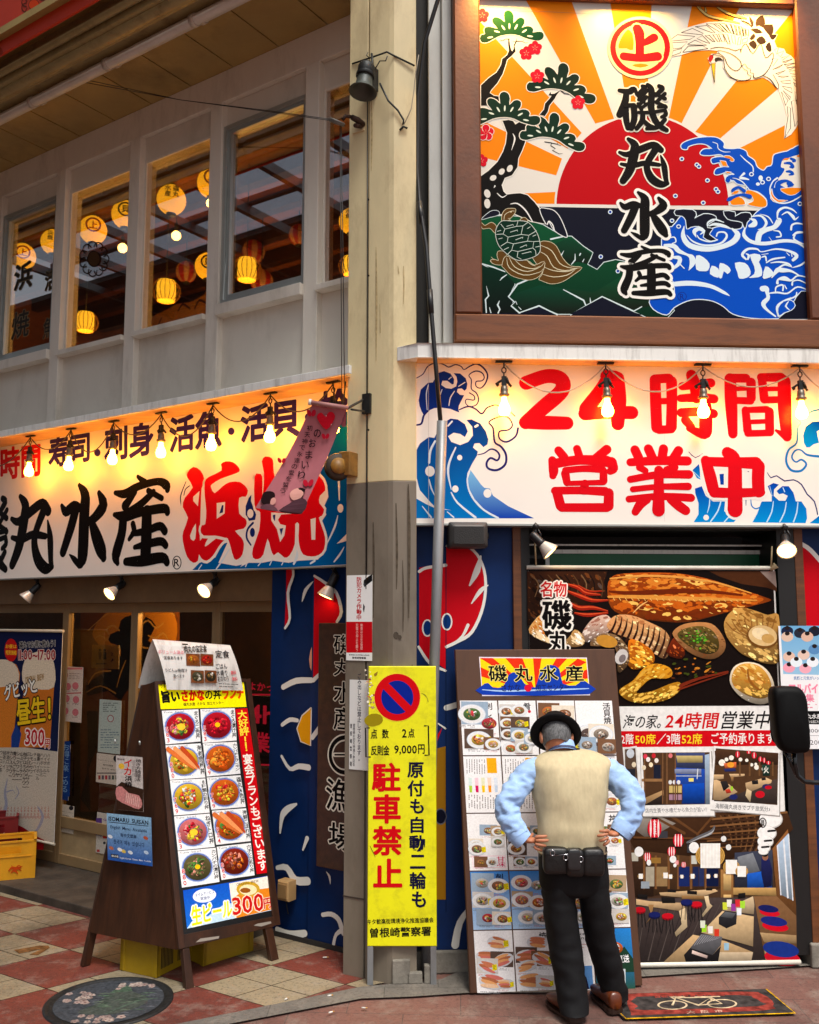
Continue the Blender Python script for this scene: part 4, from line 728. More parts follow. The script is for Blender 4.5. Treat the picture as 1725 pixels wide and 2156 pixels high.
for st in (['78 128 84 200 88 84 285 105 90 290 175 90 180 275 90 75 365 80', '85 363 80 200 366 84 322 368 78'], ['575 95 88 525 170 80 440 285 90', '430 312 80 560 306 74 708 305 80', '625 100 78 628 230 96 625 372 78', '560 90 80 610 84 60'],
           ['848 110 66 852 250 68 858 395 66', '850 105 56 930 100 56', '946 120 66 948 250 64 945 390 66', '860 238 38 940 236 38', '870 408 50 945 404 50', '1010 148 50 1100 138 52 1180 128 56', '1065 82 66 1088 150 72 1095 220 64', '1000 220 46 1110 216 56 1198 224 56', '1005 306 56 1110 300 56 1196 312 56', '1148 270 76 1150 380 80 1140 432 66 1050 400 36', '1030 350 56 1062 388 50'],
           ['1296 105 70 1302 250 74 1312 432 56', '1290 100 54 1390 100 54', '1420 125 58 1422 218 54', '1310 165 28 1415 160 28', '1310 232 42 1418 236 44', '1485 100 52 1500 225 54', '1480 95 50 1600 95 56', '1618 120 78 1622 280 82 1632 436 64', '1500 165 28 1610 163 28', '1500 230 42 1600 228 42', '1388 292 48 1400 412 52', '1390 290 36 1515 286 42', '1530 300 54 1532 420 54', '1400 362 28 1520 357 28', '1400 430 40 1530 426 40', '1570 412 16 1635 450 56'],
           ['272 532 52 305 572 54', '382 522 48 398 575 50', '560 525 56 490 580 50', '235 590 50 242 650 58 238 682 44', '245 610 58 400 588 58 560 596 68', '585 605 72 602 640 50 580 655 44', '312 670 52 322 722 46', '312 650 40 420 640 40 535 645 44', '540 655 46 540 712 48', '322 728 30 540 722 34', '262 782 58 284 862 60', '250 772 48 400 770 48 550 776 56', '572 785 58 570 862 62', '290 872 52 560 872 54', '430 730 50 420 770 50'],
           ['728 528 56 750 575 56', '808 522 56 832 575 56', '898 522 56 890 575 56', '988 532 56 955 585 56', '700 602 48 870 592 54 1040 594 56', '755 632 44 790 652 38', '965 632 46 915 645 38', '700 704 42 870 676 46 1050 674 52', '715 763 36 870 748 36 1045 746 46', '692 822 42 870 806 44 1062 814 50', '870 650 56 870 760 62 868 888 76', '800 825 48 760 852 56 730 898 46', '940 825 48 990 862 60 1030 890 56']): a.brush(st, SR)
a.build('face', rs, M_vinyl)
# ---- left sign board
ls = thing('shop_name_sign', 'long white sign board with black brush lettering and red lettering under the left awning', 'sign', LW.mat(-2, 2.38, .1))
u1 = LW.px(735, 1000, .1)[0]; zl0 = 2.381
b = MB(); b.box(LW, -9, u1, zl0, 3.534, .0, .098); b.build('board', MATS['sign_board'], ls)
b = MB(); b.box(LW, -9, u1, zl0-.01, zl0-.001, .02, .105); b.build('edge_trim', M_alu, ls)
V3 = (0, 1280, 500, 1600, 1725); V4 = (480, 1250, 980, 1600, 1725)
a = Art(LW, .1); a.lrect(-9, zl0, u1, 3.534, SW)
a.view(*V4)
a.poly('1720 -420 1500 -300 1420 -150 1480 60 1400 200 1470 330 1480 430 1440 520 1460 600 1420 660 1460 800 1460 930 1380 1030 1200 1040 1100 1060 950 1040 850 1060 720 1060 600 1090 430 1060 520 860 480 860 400 1010 250 1060 180 1130 1000 1108 1665 1076 1665 -420', ((0, 92, 160), (0, 66, 150)))
a.poly('690 520 720 440 745 410 740 470 790 600 780 650 720 660 690 600', (20, 40, 110)); a.ell(735, 590, 30, 44, SW, 14); a.stroke('760 680 20 710 740 20 700 820 20 740 890 14', (20, 40, 110)); a.ell(755, 770, 24, 44, (20, 40, 110), 14)
for t in ('75 510 10 70 420 12 120 285 8', '100 420 8 115 360 10 155 325 8'): a.stroke(t, (30, 40, 80))
for t in ('1580 280 22 1585 460 12', '1570 610 8 1540 720 22 1460 890 10', '1630 910 6 1590 980 20 1535 1050 14', '540 920 10 480 1020 16 410 1118 12', '270 1080 10 240 1124 10', '735 980 14 690 1095 12', '850 1040 8 810 1088 10', '945 1030 8 920 1082 10', '1060 1030 8 1035 1080 10', '1180 940 6 1180 1000 30 1150 1070 20', '1350 1040 20 1310 1066 16'): a.stroke(t, (214, 228, 236), n=3)
a.ell(1595, 540, 28, 42, SW, 14); a.poly('1660 780 1560 878 1660 850', SW); a.poly('640 1100 700 1010 740 960 720 1060', SW)
OUT = (22, SW)
HAMA = '135 200 190 145 260 180 298 270 270 350 262 520 255 760 255 850 290 810 385 800 330 830 300 900 330 890 420 820 500 800 540 830 480 850 430 910 380 990 320 1040 270 1020 245 980 235 1040 190 1060 130 1000 90 850 95 760 140 630 90 530 110 440 185 340 135 250'
HEI = '300 290 340 240 460 180 455 120 500 92 570 100 625 150 630 190 560 220 450 260 370 310 360 340 395 395 470 330 540 290 640 290 705 350 710 390 690 430 630 440 630 590 690 640 700 690 670 735 590 755 650 820 675 880 660 980 620 1025 580 1020 545 900 520 830 490 820 400 800 290 800 260 750 275 700 305 690 315 560 300 420'
YAKI = '775 240 815 210 850 240 850 420 862 330 865 200 845 90 880 45 940 60 955 110 960 200 1000 300 1100 200 1250 120 1400 240 1440 300 1450 370 1400 420 1395 490 1440 550 1420 610 1390 630 1420 720 1450 820 1440 930 1390 985 1320 1000 1240 980 1205 900 1195 800 1200 690 1165 690 1160 880 1110 990 1060 1010 1000 960 960 990 930 930 900 830 860 980 810 1025 760 1010 760 920 820 750 830 580 800 560 775 500'
for t in (HAMA, HEI, YAKI): a.poly(t, SR, 2, out=OUT)
a.poly('250 375 235 520 190 470 190 430', SW, 1); a.poly('215 685 210 830 180 845 160 800', SW, 2); a.poly('415 490 495 480 490 590 415 640', SW); a.poly('465 510 480 510 475 580 440 590', (20, 40, 110)); a.poly('1310 645 1360 630 1355 840 1320 840', SW); a.poly('935 580 1150 590 1030 600 1000 650 1020 690 1075 705 1060 800 1020 862 990 740 935 655', SW); a.poly('950 605 975 600 970 665 955 640', (20, 40, 110)); a.poly('1015 735 1050 728 1030 800', (20, 40, 110))
a.poly('285 400 298 420 310 560 300 690 280 700 265 600 270 400', SW)
a.view(*V3)
a.put_glyph(MARU, (130, 1510, 735, 2080), (92, 285, 522, 1030), BK); a.put_glyph(SUI, (185, 180, 1085, 1025), (558, 190, 1050, 1015), BK); a.put_glyph(SAN, (205, 1105, 1125, 1980), (1070, 108, 1640, 1000), BK); a.put_glyph(ISO, (110, 860, 735, 1450), (-330, 310, 88, 1060), BK)
for k, (x, y) in enumerate(((1690, 955),)):
    a.ell(x, y, 44, 66, BK, 24); a.ell(x, y, 36, 57, SW, 24); a.text('R', 1664, 920, 1714, 990, BK, bold=.012)
a.view(0, 0, 2267, 2833, 1725)
RB, BB = (206, 20, 20), (44, 32, 110)
for t, q, c in (('24', ((-70, 948), (-4, 945), (-4, 1012), (-70, 1018)), RB), ('時間', ((2, 945), (84, 933), (84, 1000), (2, 1010)), RB), ('寿司', ((103, 922), (188, 908), (188, 970), (103, 985)), BB), ('刺身', ((221, 900), (322, 888), (322, 956), (221, 972)), BB), ('活魚', ((358, 880), (466, 862), (466, 938), (358, 953)), BB), ('活貝', ((508, 857), (630, 838), (630, 916), (508, 932)), BB), ('蛤', ((672, 828), (733, 815), (733, 895), (672, 905)), BB)):
    a.text(t, 0, 0, 0, 0, c, bold=.02, quad=q, out=(.014, c))
for x, y in ((205, 953), (487, 908), (649, 878)): a.ell(x, y, 7, 8, BB, 12)
a.build('face', ls, M_vinyl)
# ================================================================== LAMPS
G_bulb = mat_glow('bulb_glass', (255, 158, 44), 75.0)
G_spot = mat_glow('spot_lens', (255, 200, 110), 9.0)
M_refl = mat('spot_reflector', (206, 200, 188), .35, metal=.2, var=.05)
M_sock = mat('lamp_socket', (112, 104, 92), .4, metal=.5, var=.2, scale=30)
def bulb_lamp():
    I = Matrix.Identity(4); t = thing('bulb_lamp', 'lit bulb lamp', 'hanging lamp', I)
    b = MB(); b.box(GF, -.045, .045, -.012, .012, -.008, 0); b.tube([(0, 0, -.006), (0, 0, -.035)], .004, 6); b.build('bracket', M_iron, t)
    b = MB(); b.tube([(.012*math.cos(2*PI*i/10), 0, -.05+.015*math.sin(2*PI*i/10)) for i in range(11)], .0035, 6, cap=False); b.tube([(0, 0, -.062), (0, .004, -.085)], .004, 6)
    b.box(GF, -.013, .013, -.01, .01, -.135, -.085); b.tube([(-.035, 0, -.122), (-.012, .005, -.105), (.02, 0, -.118), (.04, .004, -.14)], .007, 6); b.tube([(-.03, .01, -.135), (-.04, .012, -.118)], .008, 6); b.tube([(.012, -.012, -.095), (.024, -.014, -.13)], .006, 6); b.build('clamp', M_iron, t)
    b = MB(); b.lathe(I, [(.004, -.135), (.018, -.14), (.021, -.165), (.021, -.178), (.029, -.182), (.029, -.19), (.02, -.196), (.017, -.2)], 14); b.build('socket', M_sock, t)
    b = MB(); b.lathe(I, [(.014, -.199), (.0145, -.215), (.02, -.232), (.029, -.25), (.033, -.268), (.031, -.284), (.022, -.297), (.001, -.303)], 18); b.build('bulb', G_bulb, t)
    return t
BL0 = None
def put_bulbs(fr, spots, off, ztop, labels, group):
    global BL0
    pos = []
    for (x, y, sc), lab in zip(spots, labels):
        u = fr.px(x, y, off)[0]; m = fr.mat(u, ztop, off) @ Matrix(((1, 0, 0, 0), (0, 0, -1, 0), (0, 1, 0, 0), (0, 0, 0, 1))).inverted() @ Matrix.Rotation(sc, 4, 'Y') @ Matrix.Scale(1.12, 4)
        if BL0 is None: BL0 = bulb_lamp(); BL0.matrix_world = m; tag(BL0, lab, None, group)
        else: dup(BL0, m, lab, group)
        pos.append(fr.w(u, ztop, off))
    return pos
def festoon(pos, name, lab, end, r=.0045, drop=.16, fr=None):
    b = MB(); pts = []
    for p, q in zip(pos[:-1], pos[1:]):
        for k in range(13):
            t = k/13; d = drop*(1+.25*math.sin(p.x*37)); pts.append(p.lerp(q, t)-Vector((0, 0, .015+4*d*t*(1-t))))
    pts.append(pos[-1]-Vector((0, 0, .015)))
    b.tube(pts, r, 6); tag(b.build(name, M_cable), lab, 'cable')
pl = put_bulbs(LW, [(65, 905, 0), (150, 893, .04), (240, 877, 0), (340, 860, -.03), (449, 838, .03), (570, 812, 0), (702, 785, -.02)], .27, 3.534, ['lit bulb lamp before the red letters at the far left of the left sign', 'lit bulb lamp in front of the first dark blue letters of the left sign', 'lit bulb lamp right of the first blue dot on the left sign', 'lit bulb lamp over the gap between second and third blue words on the left sign', 'lit bulb lamp in front of the blue letters above the big red lettering', 'lit bulb lamp just left of the pink hanging flag', 'bulb lamp half hidden behind the top of the pink hanging flag'], 'bulb lamps along the left sign')
festoon([pl[0]+LW.u*-.9]+pl+[pl[-1]+LW.u*.1], 'lamp_cable', 'drooping cable linking the bulb lamps of the left sign', None)
pr = put_bulbs(RW, [(1061, 750, 0), (1275, 755, -.02), (1480, 762, .02), (1684, 770, 0)], .2, AWR, ['lit bulb lamp above the wave left of the red figure two', 'lit bulb lamp in front of the red figure four', 'lit bulb lamp in front of the third red letter of the upper row', 'lit bulb lamp at the right end of the red lettered sign'], 'bulb lamps along the right sign')
M_cable = mat('pale_cable', (178, 166, 146), .6)
festoon(pr+[pr[-1]+RW.u*.55], 'lamp_cable', 'drooping pale cable linking the bulb lamps of the right sign', None, .0042, .15)
def spot_lamp(name, lab, base, aim, lit=True, L=.17, kind='cone', group='spot lamps', rr=.052):
    """clamp at base, arm, housing and flared reflector that looks along aim"""
    base = Vector(base); aim = Vector(aim).normalized()
    t = thing(name, lab, 'spotlight', base, group)
    hp = base+Vector((0, 0, -.07)); b = MB(); b.tube([base, hp], .009, 8); b.tube([base+Vector((-.012, 0, .01)), base+Vector((.012, 0, -.01))], .018, 8); b.tube([hp+Vector((-.025, .0, 0)), hp+Vector((.025, 0, 0))], .012, 8); b.tube([base+Vector((.01, 0, -.01)), base+Vector((.03, -.01, -.05)), hp+Vector((.02, 0, -.02))], .005, 6); b.build('arm', M_black, t)
    q = aim.to_track_quat('Z', 'Y').to_matrix().to_4x4(); m = Matrix.Translation(hp-aim*.03) @ q
    b = MB(); b.lathe(m, [(.001, -.01), (.022, -.008), (.027, .01), (.027, .07), (.03, .085), (.02, .09)], 16); b.build('housing', M_black, t)
    b = MB(); b.lathe(m, [(.026, .084), (.034, .1), (rr, .15), (rr+.002, .158), (rr-.002, .158), (.032, .105)], 20); b.build('reflector', M_refl, t)
    b = MB(); b.lathe(m, [(rr-.004, .152), (rr*.7, .158), (.001, .161)], 18); b.build('lens', G_spot if lit else mat('dull_lens', (150, 150, 146), .2), t)
    return t
dn = Vector((0, 0, -1))
for x, y, aim, lit, lab in ((77, 1222, LW.n*.55-LW.u*.45+dn*.8, False, 'unlit spotlight at the far left under the shop name sign'), (255, 1213, LW.n*.85-LW.u*.05+dn*.6, True, 'lit spotlight under the shop name sign above the left glass door'), (452, 1203, LW.n*.9+LW.u*.05+dn*.55, True, 'lit spotlight under the shop name sign nearest the navy wall'), (703, 1195, LW.n*.35-LW.u*.35+dn*1.1, True, 'lit white spotlight in front of the navy wall beside the column')):
    p = LW.wp(x, y, .03 if x < 600 else .05); p.z = zl0-.012
    spot_lamp('spotlight', lab, p, aim, lit, rr=.056)
spot_lamp('spotlight', 'spotlight at the left end of the seafood banner, aimed to the right', RW.wp(1128, 1108, .13), RW.u*.75+RW.n*.25+dn*.8, True, rr=.056)
spot_lamp('spotlight', 'lit spotlight at the right end of the seafood banner', RW.wp(1652, 1110, .13), RW.n*.8-RW.u*.3+dn*.75, True, rr=.058)
# spotlights on top of the picture sign (above the frame, mostly outside the photograph): they light its top edge
for k, (u, lab) in enumerate(((RW.px(1052, 30, .4)[0], 'spotlight above the picture sign over the pine tree'), (RW.px(1345, 30, .4)[0], 'spotlight above the picture sign over the round red mark'), (RW.px(1640, 30, .4)[0], 'spotlight above the picture sign over the crane'))):
    p = RW.w(u, 6.40, .42); t = spot_lamp('spotlight', lab, p, RW.n*-1.0+dn*1.15, True, rr=.055)
    L = bpy.data.lights.new('spot_light', 'SPOT'); o = bpy.data.objects.new('spot_light', L); COL.objects.link(o); L.energy = 105; L.color = (1, .56, .13); L.spot_size = R(100); L.spot_blend = .9; L.shadow_soft_size = .05
    aim = (RW.n*-1.0+dn*1.15).normalized(); o.location = p+dn*.07+aim*.15; o.rotation_euler = (-aim).to_track_quat('Z', 'Y').to_euler()
b = MB(); x0, x1 = RW.px(1012, 20, .4)[0], RW.px(1700, 20, .4)[0]
b.tube([RW.w(x0, 6.43, .42), RW.w(x1+.3, 6.43, .42)], .012, 8)
for u in (x0, x1): b.tube([RW.w(u, 6.43, .0), RW.w(u, 6.43, .42)], .012, 8)
tag(b.build('lamp_rail', M_black), 'black rail carrying the spotlights above the picture sign', 'rail')
# ================================================================== LANTERNS UPSTAIRS
G_lan = mat_glow('lantern_paper', (255, 176, 26), 2.0); G_shade = mat_glow('shade_paper', (255, 186, 40), 3.0); G_lb = mat_glow('edison_bulb', (255, 190, 90), 22)
def vcol(v, strip): return v
def lantern(name, lab, cat, c, r, mark=None, mcol=(200, 30, 10), red=False, group='paper lanterns upstairs'):
    c = Vector(c); t = thing(name, lab, cat, c, group)
    prof = [(.34, 1.02)]+[(math.sqrt(max(.0, 1-(i/9)**2))*(.98 if i % 2 else 1.0)*1.0+.02, -i/9*-1.05) for i in range(8, -9, -1)]+[(.34, -1.02)]
    b = MB()
    if red:
        for k in range(12):
            b.cur = k % 2; s0, s1 = 2*PI*k/12, 2*PI*(k+1)/12
            for (ra, za), (rb, zb) in zip(prof[:-1], prof[1:]): b._add([c+Vector((ra*r*math.cos(s0), ra*r*math.sin(s0), za*r)), c+Vector((ra*r*math.cos(s1), ra*r*math.sin(s1), za*r)), c+Vector((rb*r*math.cos(s1), rb*r*math.sin(s1), zb*r)), c+Vector((rb*r*math.cos(s0), rb*r*math.sin(s0), zb*r))], [(0, 1, 2, 3)])
        b.build('paper_body', [mat('lantern_red', (170, 20, 24), .6), mat('lantern_white', (200, 150, 110), .6)], t)
    else:
        b.lathe(Matrix.Translation(c) @ Matrix.Scale(r, 4), prof, 20); b.build('paper_body', G_lan, t)
    b = MB(); b.lathe(Matrix.Translation(c) @ Matrix.Scale(r, 4), [(.001, 1.0), (.36, 1.0), (.36, 1.1), (.001, 1.1)], 14); b.lathe(Matrix.Translation(c) @ Matrix.Scale(r, 4), [(.001, -1.12), (.36, -1.12), (.36, -1.0), (.001, -1.0)], 14); b.tube([c+Vector((0, 0, r*1.1)), c+Vector((0, 0, 5.92-c.z if c.z < 5.7 else .25))], .006, 5); b.build('ring', M_black, t)
    if mark:
        d = (CAMP-c).normalized(); d = Vector((d.x, d.y, 0)).normalized(); f = Fr(c+d*r*1.0, d.cross(Vector((0, 0, -1))), (0, 0, 1)); f.n = d
        q = Art(f, .004); q.L = lambda x, y: (x, y); q.scale = lambda x, y: 1
        ch, mode = mark
        if mode == 'ring':
            q.stroke([(r*.5*math.cos(2*PI*i/16), r*.5*math.sin(2*PI*i/16)) for i in range(16)], mcol, w=r*.13, n=1, closed=True); q.text(ch, -r*.28, r*.28, r*.28, -r*.28, mcol, bold=.03)
        else:
            for k, s_ in enumerate(ch): q.text(s_, r*(.08-.55*k), r*.62, r*(.5-.55*k), r*(.62-.42*len(s_)), mcol, vert=True, bold=.03)
        q.build('lantern_mark', t)
    return t
def shade(lab, c, r):
    c = Vector(c); t = thing('shade_lamp', lab, 'pendant lamp', c, 'woven shade lamps upstairs'); T = Matrix.Translation(c) @ Matrix.Scale(r, 4)
    b = MB(); b.lathe(T, [(.66, .78), (.7, .3), (.7, -.3), (.66, -.78)], 20); b.build('paper_drum', G_shade, t)
    b = MB()
    for k in range(18):
        a_ = 2*PI*k/18; b.tube([c+Vector((math.cos(a_)*math.cos(q)*r*1.08, math.sin(a_)*math.cos(q)*r*1.08, math.sin(q)*r*.95)) for q in (-.95, -.5, 0, .5, .95)], .003, 5, cap=False)
    b.build('bamboo_cage', mat('bamboo', (190, 130, 50), .5), t)
    b = MB(); b.tube([c+Vector((0, 0, r*.7)), c+Vector((0, 0, 5.92-c.z))], .005, 5); b.build('cord', M_black, t)
    b = MB(); b.ball(c+Vector((0, 0, -r*.3)), r*.22, 10); b.build('bulb', G_lb, t)
def lp(x, y, off, rpx):
    p = LW.wp(x, y, off); d = (p-CAMP).dot(Vector((0, math.cos(CP), math.sin(CP)))); return p, rpx*d/CF
def LN_(lab, x, y, rp, off, mark=None, mcol=(196, 24, 8), red=False):
    p, r = lp(x, y, off, rp); lantern('paper_lantern' if not red else 'striped_lantern', lab, 'lantern', p, r, mark, mcol, red)
BKM = (60, 30, 6)
LN_('glowing lantern with ringed red character in the leftmost upstairs window', 48, 540, 26, -.7, ('上', 'ring'))
LN_('glowing lantern with dark writing at the right edge of the leftmost upstairs window', 112, 510, 25, -.8, (('磯丸', '浜焼'), 'col'), BKM)
LN_('glowing lantern with ringed red character, left in the second upstairs window', 196, 484, 28, -.7, ('上', 'ring'))
LN_('glowing lantern with ringed dark character beside the second window frame', 264, 452, 28, -.8, ('貝', 'ring'), BKM)
LN_('largest glowing lantern with dark writing, in the third upstairs window', 361, 421, 30, -.7, (('磯丸', '水産'), 'col'), BKM)
LN_('glowing lantern with ringed red character cut by the third window frame', 446, 386, 30, -.9, ('上', 'ring'))
LN_('lower glowing lantern with ringed dark character in the third upstairs window', 438, 561, 27, -1.1, ('貝', 'ring'), BKM)
LN_('glowing lantern with dark writing beside the cream column', 740, 466, 26, -.8, (('磯丸', '水魚'), 'col'), BKM)
LN_('unlit red striped lantern in the third upstairs window', 392, 573, 22, -1.5, None, None, True)
LN_('dim red striped lantern behind the shade lamp of the fourth window', 551, 592, 24, -1.6, None, None, True)
LN_('dim red striped lantern above the shade lamp of the fourth window', 534, 530, 24, -2.0, None, None, True)
LN_('dim red striped lantern high at the right of the fourth window', 630, 495, 22, -1.8, None, None, True)
for lab, x, y, r in (('round woven shade lamp low in the second upstairs window', 180, 678, 25), ('round woven shade lamp low in the third upstairs window', 350, 613, 28), ('round woven shade lamp in the fourth upstairs window', 520, 568, 29), ('round woven shade lamp half hidden beside the cream column', 738, 560, 24)):
    p, rr = lp(x, y, -.75, r); shade(lab, p, rr)
for k, (x, y, lab) in enumerate(((258, 522, 'bare bulb under the lantern in the second upstairs window'), (371, 496, 'bare bulb below the largest lantern in the third upstairs window'), (444, 428, 'brightest bare bulb under the cut lantern of the third window'))):
    p, rr = lp(x, y, -.9, 10); t = thing('bare_bulb', lab, 'bulb', p, 'bare bulbs upstairs')
    b = MB(); b.ball(p, rr, 12); b.build('bulb', G_lb, t); b = MB(); b.tube([p+Z4*rr*.8, p+Z4*(rr+.07)], .018, 8); b.tube([p+Z4*(rr+.07), p+Z4*.35], .004, 5); b.build('socket', M_black, t)
for k, (u, z, c, e) in enumerate(((-2.7, 4.25, -1.0, 20), (-1.75, 4.3, -1.3, 34), (-.8, 4.2, -1.6, 14), (-3.7, 4.3, -1.2, 12), (-3.2, 4.2, -2.2, 40), (-1.6, 4.2, -2.3, 46))):
    L = bpy.data.lights.new('room_fill', 'POINT'); o = bpy.data.objects.new('room_fill', L); COL.objects.link(o); L.energy = e; L.color = (1, .52, .12); L.shadow_soft_size = .1; o.location = LW.w(u, z, c)  # added warm fill points, apart from the lanterns and bulbs
# pale painted cut-out figure wall decoration inside, menu strips, writing on the panes
wd_ = Art(LW, -2.55); wd_.poly('322 700 320 668 345 655 372 640 400 636 430 620 446 600 446 705', (196, 140, 60), 2); 
for t in ('375 655 3 385 640 4 400 650 3', '410 650 3 420 632 4 436 640 3', '330 690 3 340 670 3', '395 672 3 420 668 3', '440 600 5 400 570 5 380 560 4'): wd_.stroke(t, (70, 34, 12), n=3)
for t in ('430 540 2 410 548 6 396 560 3', '440 552 2 425 562 6 405 566 3'): wd_.stroke(t, (190, 130, 50), n=3)
dec = thing('wall_mural', 'amber painted figure mural on the inner wall behind the third upstairs window', 'mural', LW.mat(-1.8, 4.0, -2.56)); wd_.build('mural_paint', dec)
st = Art(LW, -2.5); 
for k in range(4): st.text('海鮮磯焼', 192+18*k, 590-6*k, 206+18*k, 640-6*k, (30, 14, 4), vert=True, bold=.03, out=(.08, (150, 96, 30)))
dec = thing('menu_strips', 'row of hanging menu strips with dark writing inside the second upstairs window', 'menu', LW.mat(-2.8, 4.6, -2.52)); st.build('strip_print', dec)
fl = Art(LW, -.008); cx, cy = 198, 545
for k in range(11):
    t = 2*PI*k/11; fl.stroke([(cx+22*math.cos(t)+9*math.cos(t+q), cy+27*math.sin(t)+10*math.sin(t+q)) for q in (-1.9, -1.2, -.6, 0, .6, 1.2, 1.9)], (34, 18, 8), w=1.8, n=2)
fl.ell(cx, cy, 14, 17, (34, 18, 8)); fl.ell(cx, cy, 12, 15, (70, 44, 20))
tl = thing('flower_decal', 'flower outline decal stuck on the second upstairs window pane', 'decal', LW.mat(-2.7, 5, -.042)); fl.build('film', tl); fl = Art(LW, -.008)
for t, x0, y0, x1, y1 in (('浜', 32, 560, 66, 602), ('焼', 27, 660, 60, 706), ('活', 96, 572, 118, 606), ('魚', 92, 672, 112, 708)): fl.text(t, x0, y0, x1, y1, (44, 38, 30), bold=.012, out=(.03, (110, 96, 70)))
tl = thing('window_lettering', 'dark film lettering stuck on the leftmost upstairs window pane', 'lettering', LW.mat(-3.3, 4.5, -.042)); fl.build('film', tl)
# ================================================================== PAINTED WAVES AND FISH ON THE NAVY WALLS
def mural(name, lab, fr, off, m, items, parts):
    t = thing(name, lab, 'mural', m); a = Art(fr, off)
    for vw, fn in items: a.view(*vw); fn(a)
    a.build('wall_paint', t, M_paint)
WT_, RR, YL = (226, 224, 216), (196, 10, 26), (232, 160, 16)
Z3 = (750, 1550, 1300, 2300, 1581); Z2 = (250, 1700, 850, 2833, 1142); Z4_ = (900, 2100, 1350, 2833, 1324); Z5 = (1250, 1750, 1800, 2833, 1095); Z6 = (1400, 1400, 2267, 2150, 1725)
def m1(a):
    a.poly('122 40 165 40 175 120 150 200 130 330 145 470 110 540 110 500 120 300', RR)
    a.poly('345 130 420 180 520 250 555 400 530 490 520 700 400 890 335 940', RR)
    a.poly('318 1180 250 1240 210 1340 240 1440 312 1475', YL, out=(9, WT_)); a.poly('325 690 303 790 322 880', (214, 150, 120), 2)
    for t in ('165 40 12 178 120 14 135 260 18 150 460 14 112 540 12', '345 125 10 430 180 14 520 260 18 560 410 20 525 490 14', '97 1010 30 200 960 34 322 955 30', '338 955 24 395 900 16', '90 1310 20 150 1270 24 210 1275 20', '330 1410 28 390 1330 30', '85 1560 14 150 1660 20 220 1640 30 300 1650 34'): a.stroke(t, WT_, n=3, extra=7)
    for t in ('245 330 265 230 340 165 290 240 260 310', '70 2080 80 2000 130 1950 200 1935 130 1990 100 2060 80 2150'): a.poly(t, WT_, 3)
def m2(a):
    for t in ('1000 1150 4 1015 1060 16 1085 1000 6', '1120 1240 4 1142 1180 16', '985 1335 14 1035 1335 24 1080 1400 30 1145 1405 30', '985 1660 20 1050 1690 34 1130 1680 24'): a.stroke(t, WT_, n=3, extra=6)
def m3(a):
    for t in ('10 920 4 35 960 20 42 1020 3', '-20 1270 30 50 1265 34 110 1310 40 140 1400 40 150 1420 40', '68 1510 26 90 1430 26 150 1390 40'): a.stroke(t, WT_, n=3)
mural('wave_mural', 'navy wall painting with red shapes, white curves and yellow dot left of the column', LW, .023, LW.mat(-.3, .03, .022), [(Z3, m1), (Z2, m2), (Z4_, m3)], None)
def m4(a):
    a.poly('1180 60 1280 40 1390 40 1395 690 1390 870 1300 800 1262 830 1180 700', RR)
    a.poly('1396 -110 1500 -140 1640 -40 1700 120 1680 360 1600 570 1480 650 1396 690', RR)
    for t in ('1175 690 20 1265 820 24 1390 880 18', '1180 90 24 1240 60 24 1390 40 26', '1396 690 24 1480 650 26 1600 570 26 1690 360 24 1705 130 22 1640 -45 22 1500 -145 20 1396 -112 18', '1396 1175 44 1480 1150 46 1600 1100 50', '1330 1300 10 1390 1340 16', '1600 1700 14 1560 1600 24 1545 1500 12'): a.stroke(t, WT_, n=4)
    for x, y in ((1245, 540), (1400, 490)): a.ell(x, y, 32, 58, (10, 50, 110), 18, 0, (12, WT_))
    a.poly('1310 1500 1392 1480 1392 2700 1310 2700', (150, 104, 18)); a.poly('1300 1420 1365 1330 1310 1480', RR)
    a.ell(1350, 2040, 40, 56, NV, 16, 0, (10, (90, 90, 96)))
    a.stroke('1392 -200 5 1393 2800 5', (6, 24, 52), n=1)
def m5(a):
    for t in ('20 1722 44 45 1600 36 110 1505 20', '10 60 6 60 20 14 90 -40 18', '85 640 6 65 690 20 80 740 6', '100 -260 10 140 -340 36 160 -420 10', '110 -160 6 160 -230 24 200 -260 6'): a.stroke(t, WT_, n=3)
mural('fish_mural', 'navy wall painting with big red fish shape and white curves right of the column', RW, .002, RW.mat(.2, .12, .001), [(Z3, m4), (Z5, m5)], None)
def m6(a):
    a.poly('1590 195 1660 235 1725 300 1900 500 1900 900 1600 900', RR); a.stroke('1585 190 20 1660 228 24 1730 300 24 1900 500 24', WT_, n=3)
mural('fish_mural', 'red and navy wall painting at the right edge behind the job poster', RW, .002, RW.mat(2.2, .12, .001), [(Z6, m6)], None)
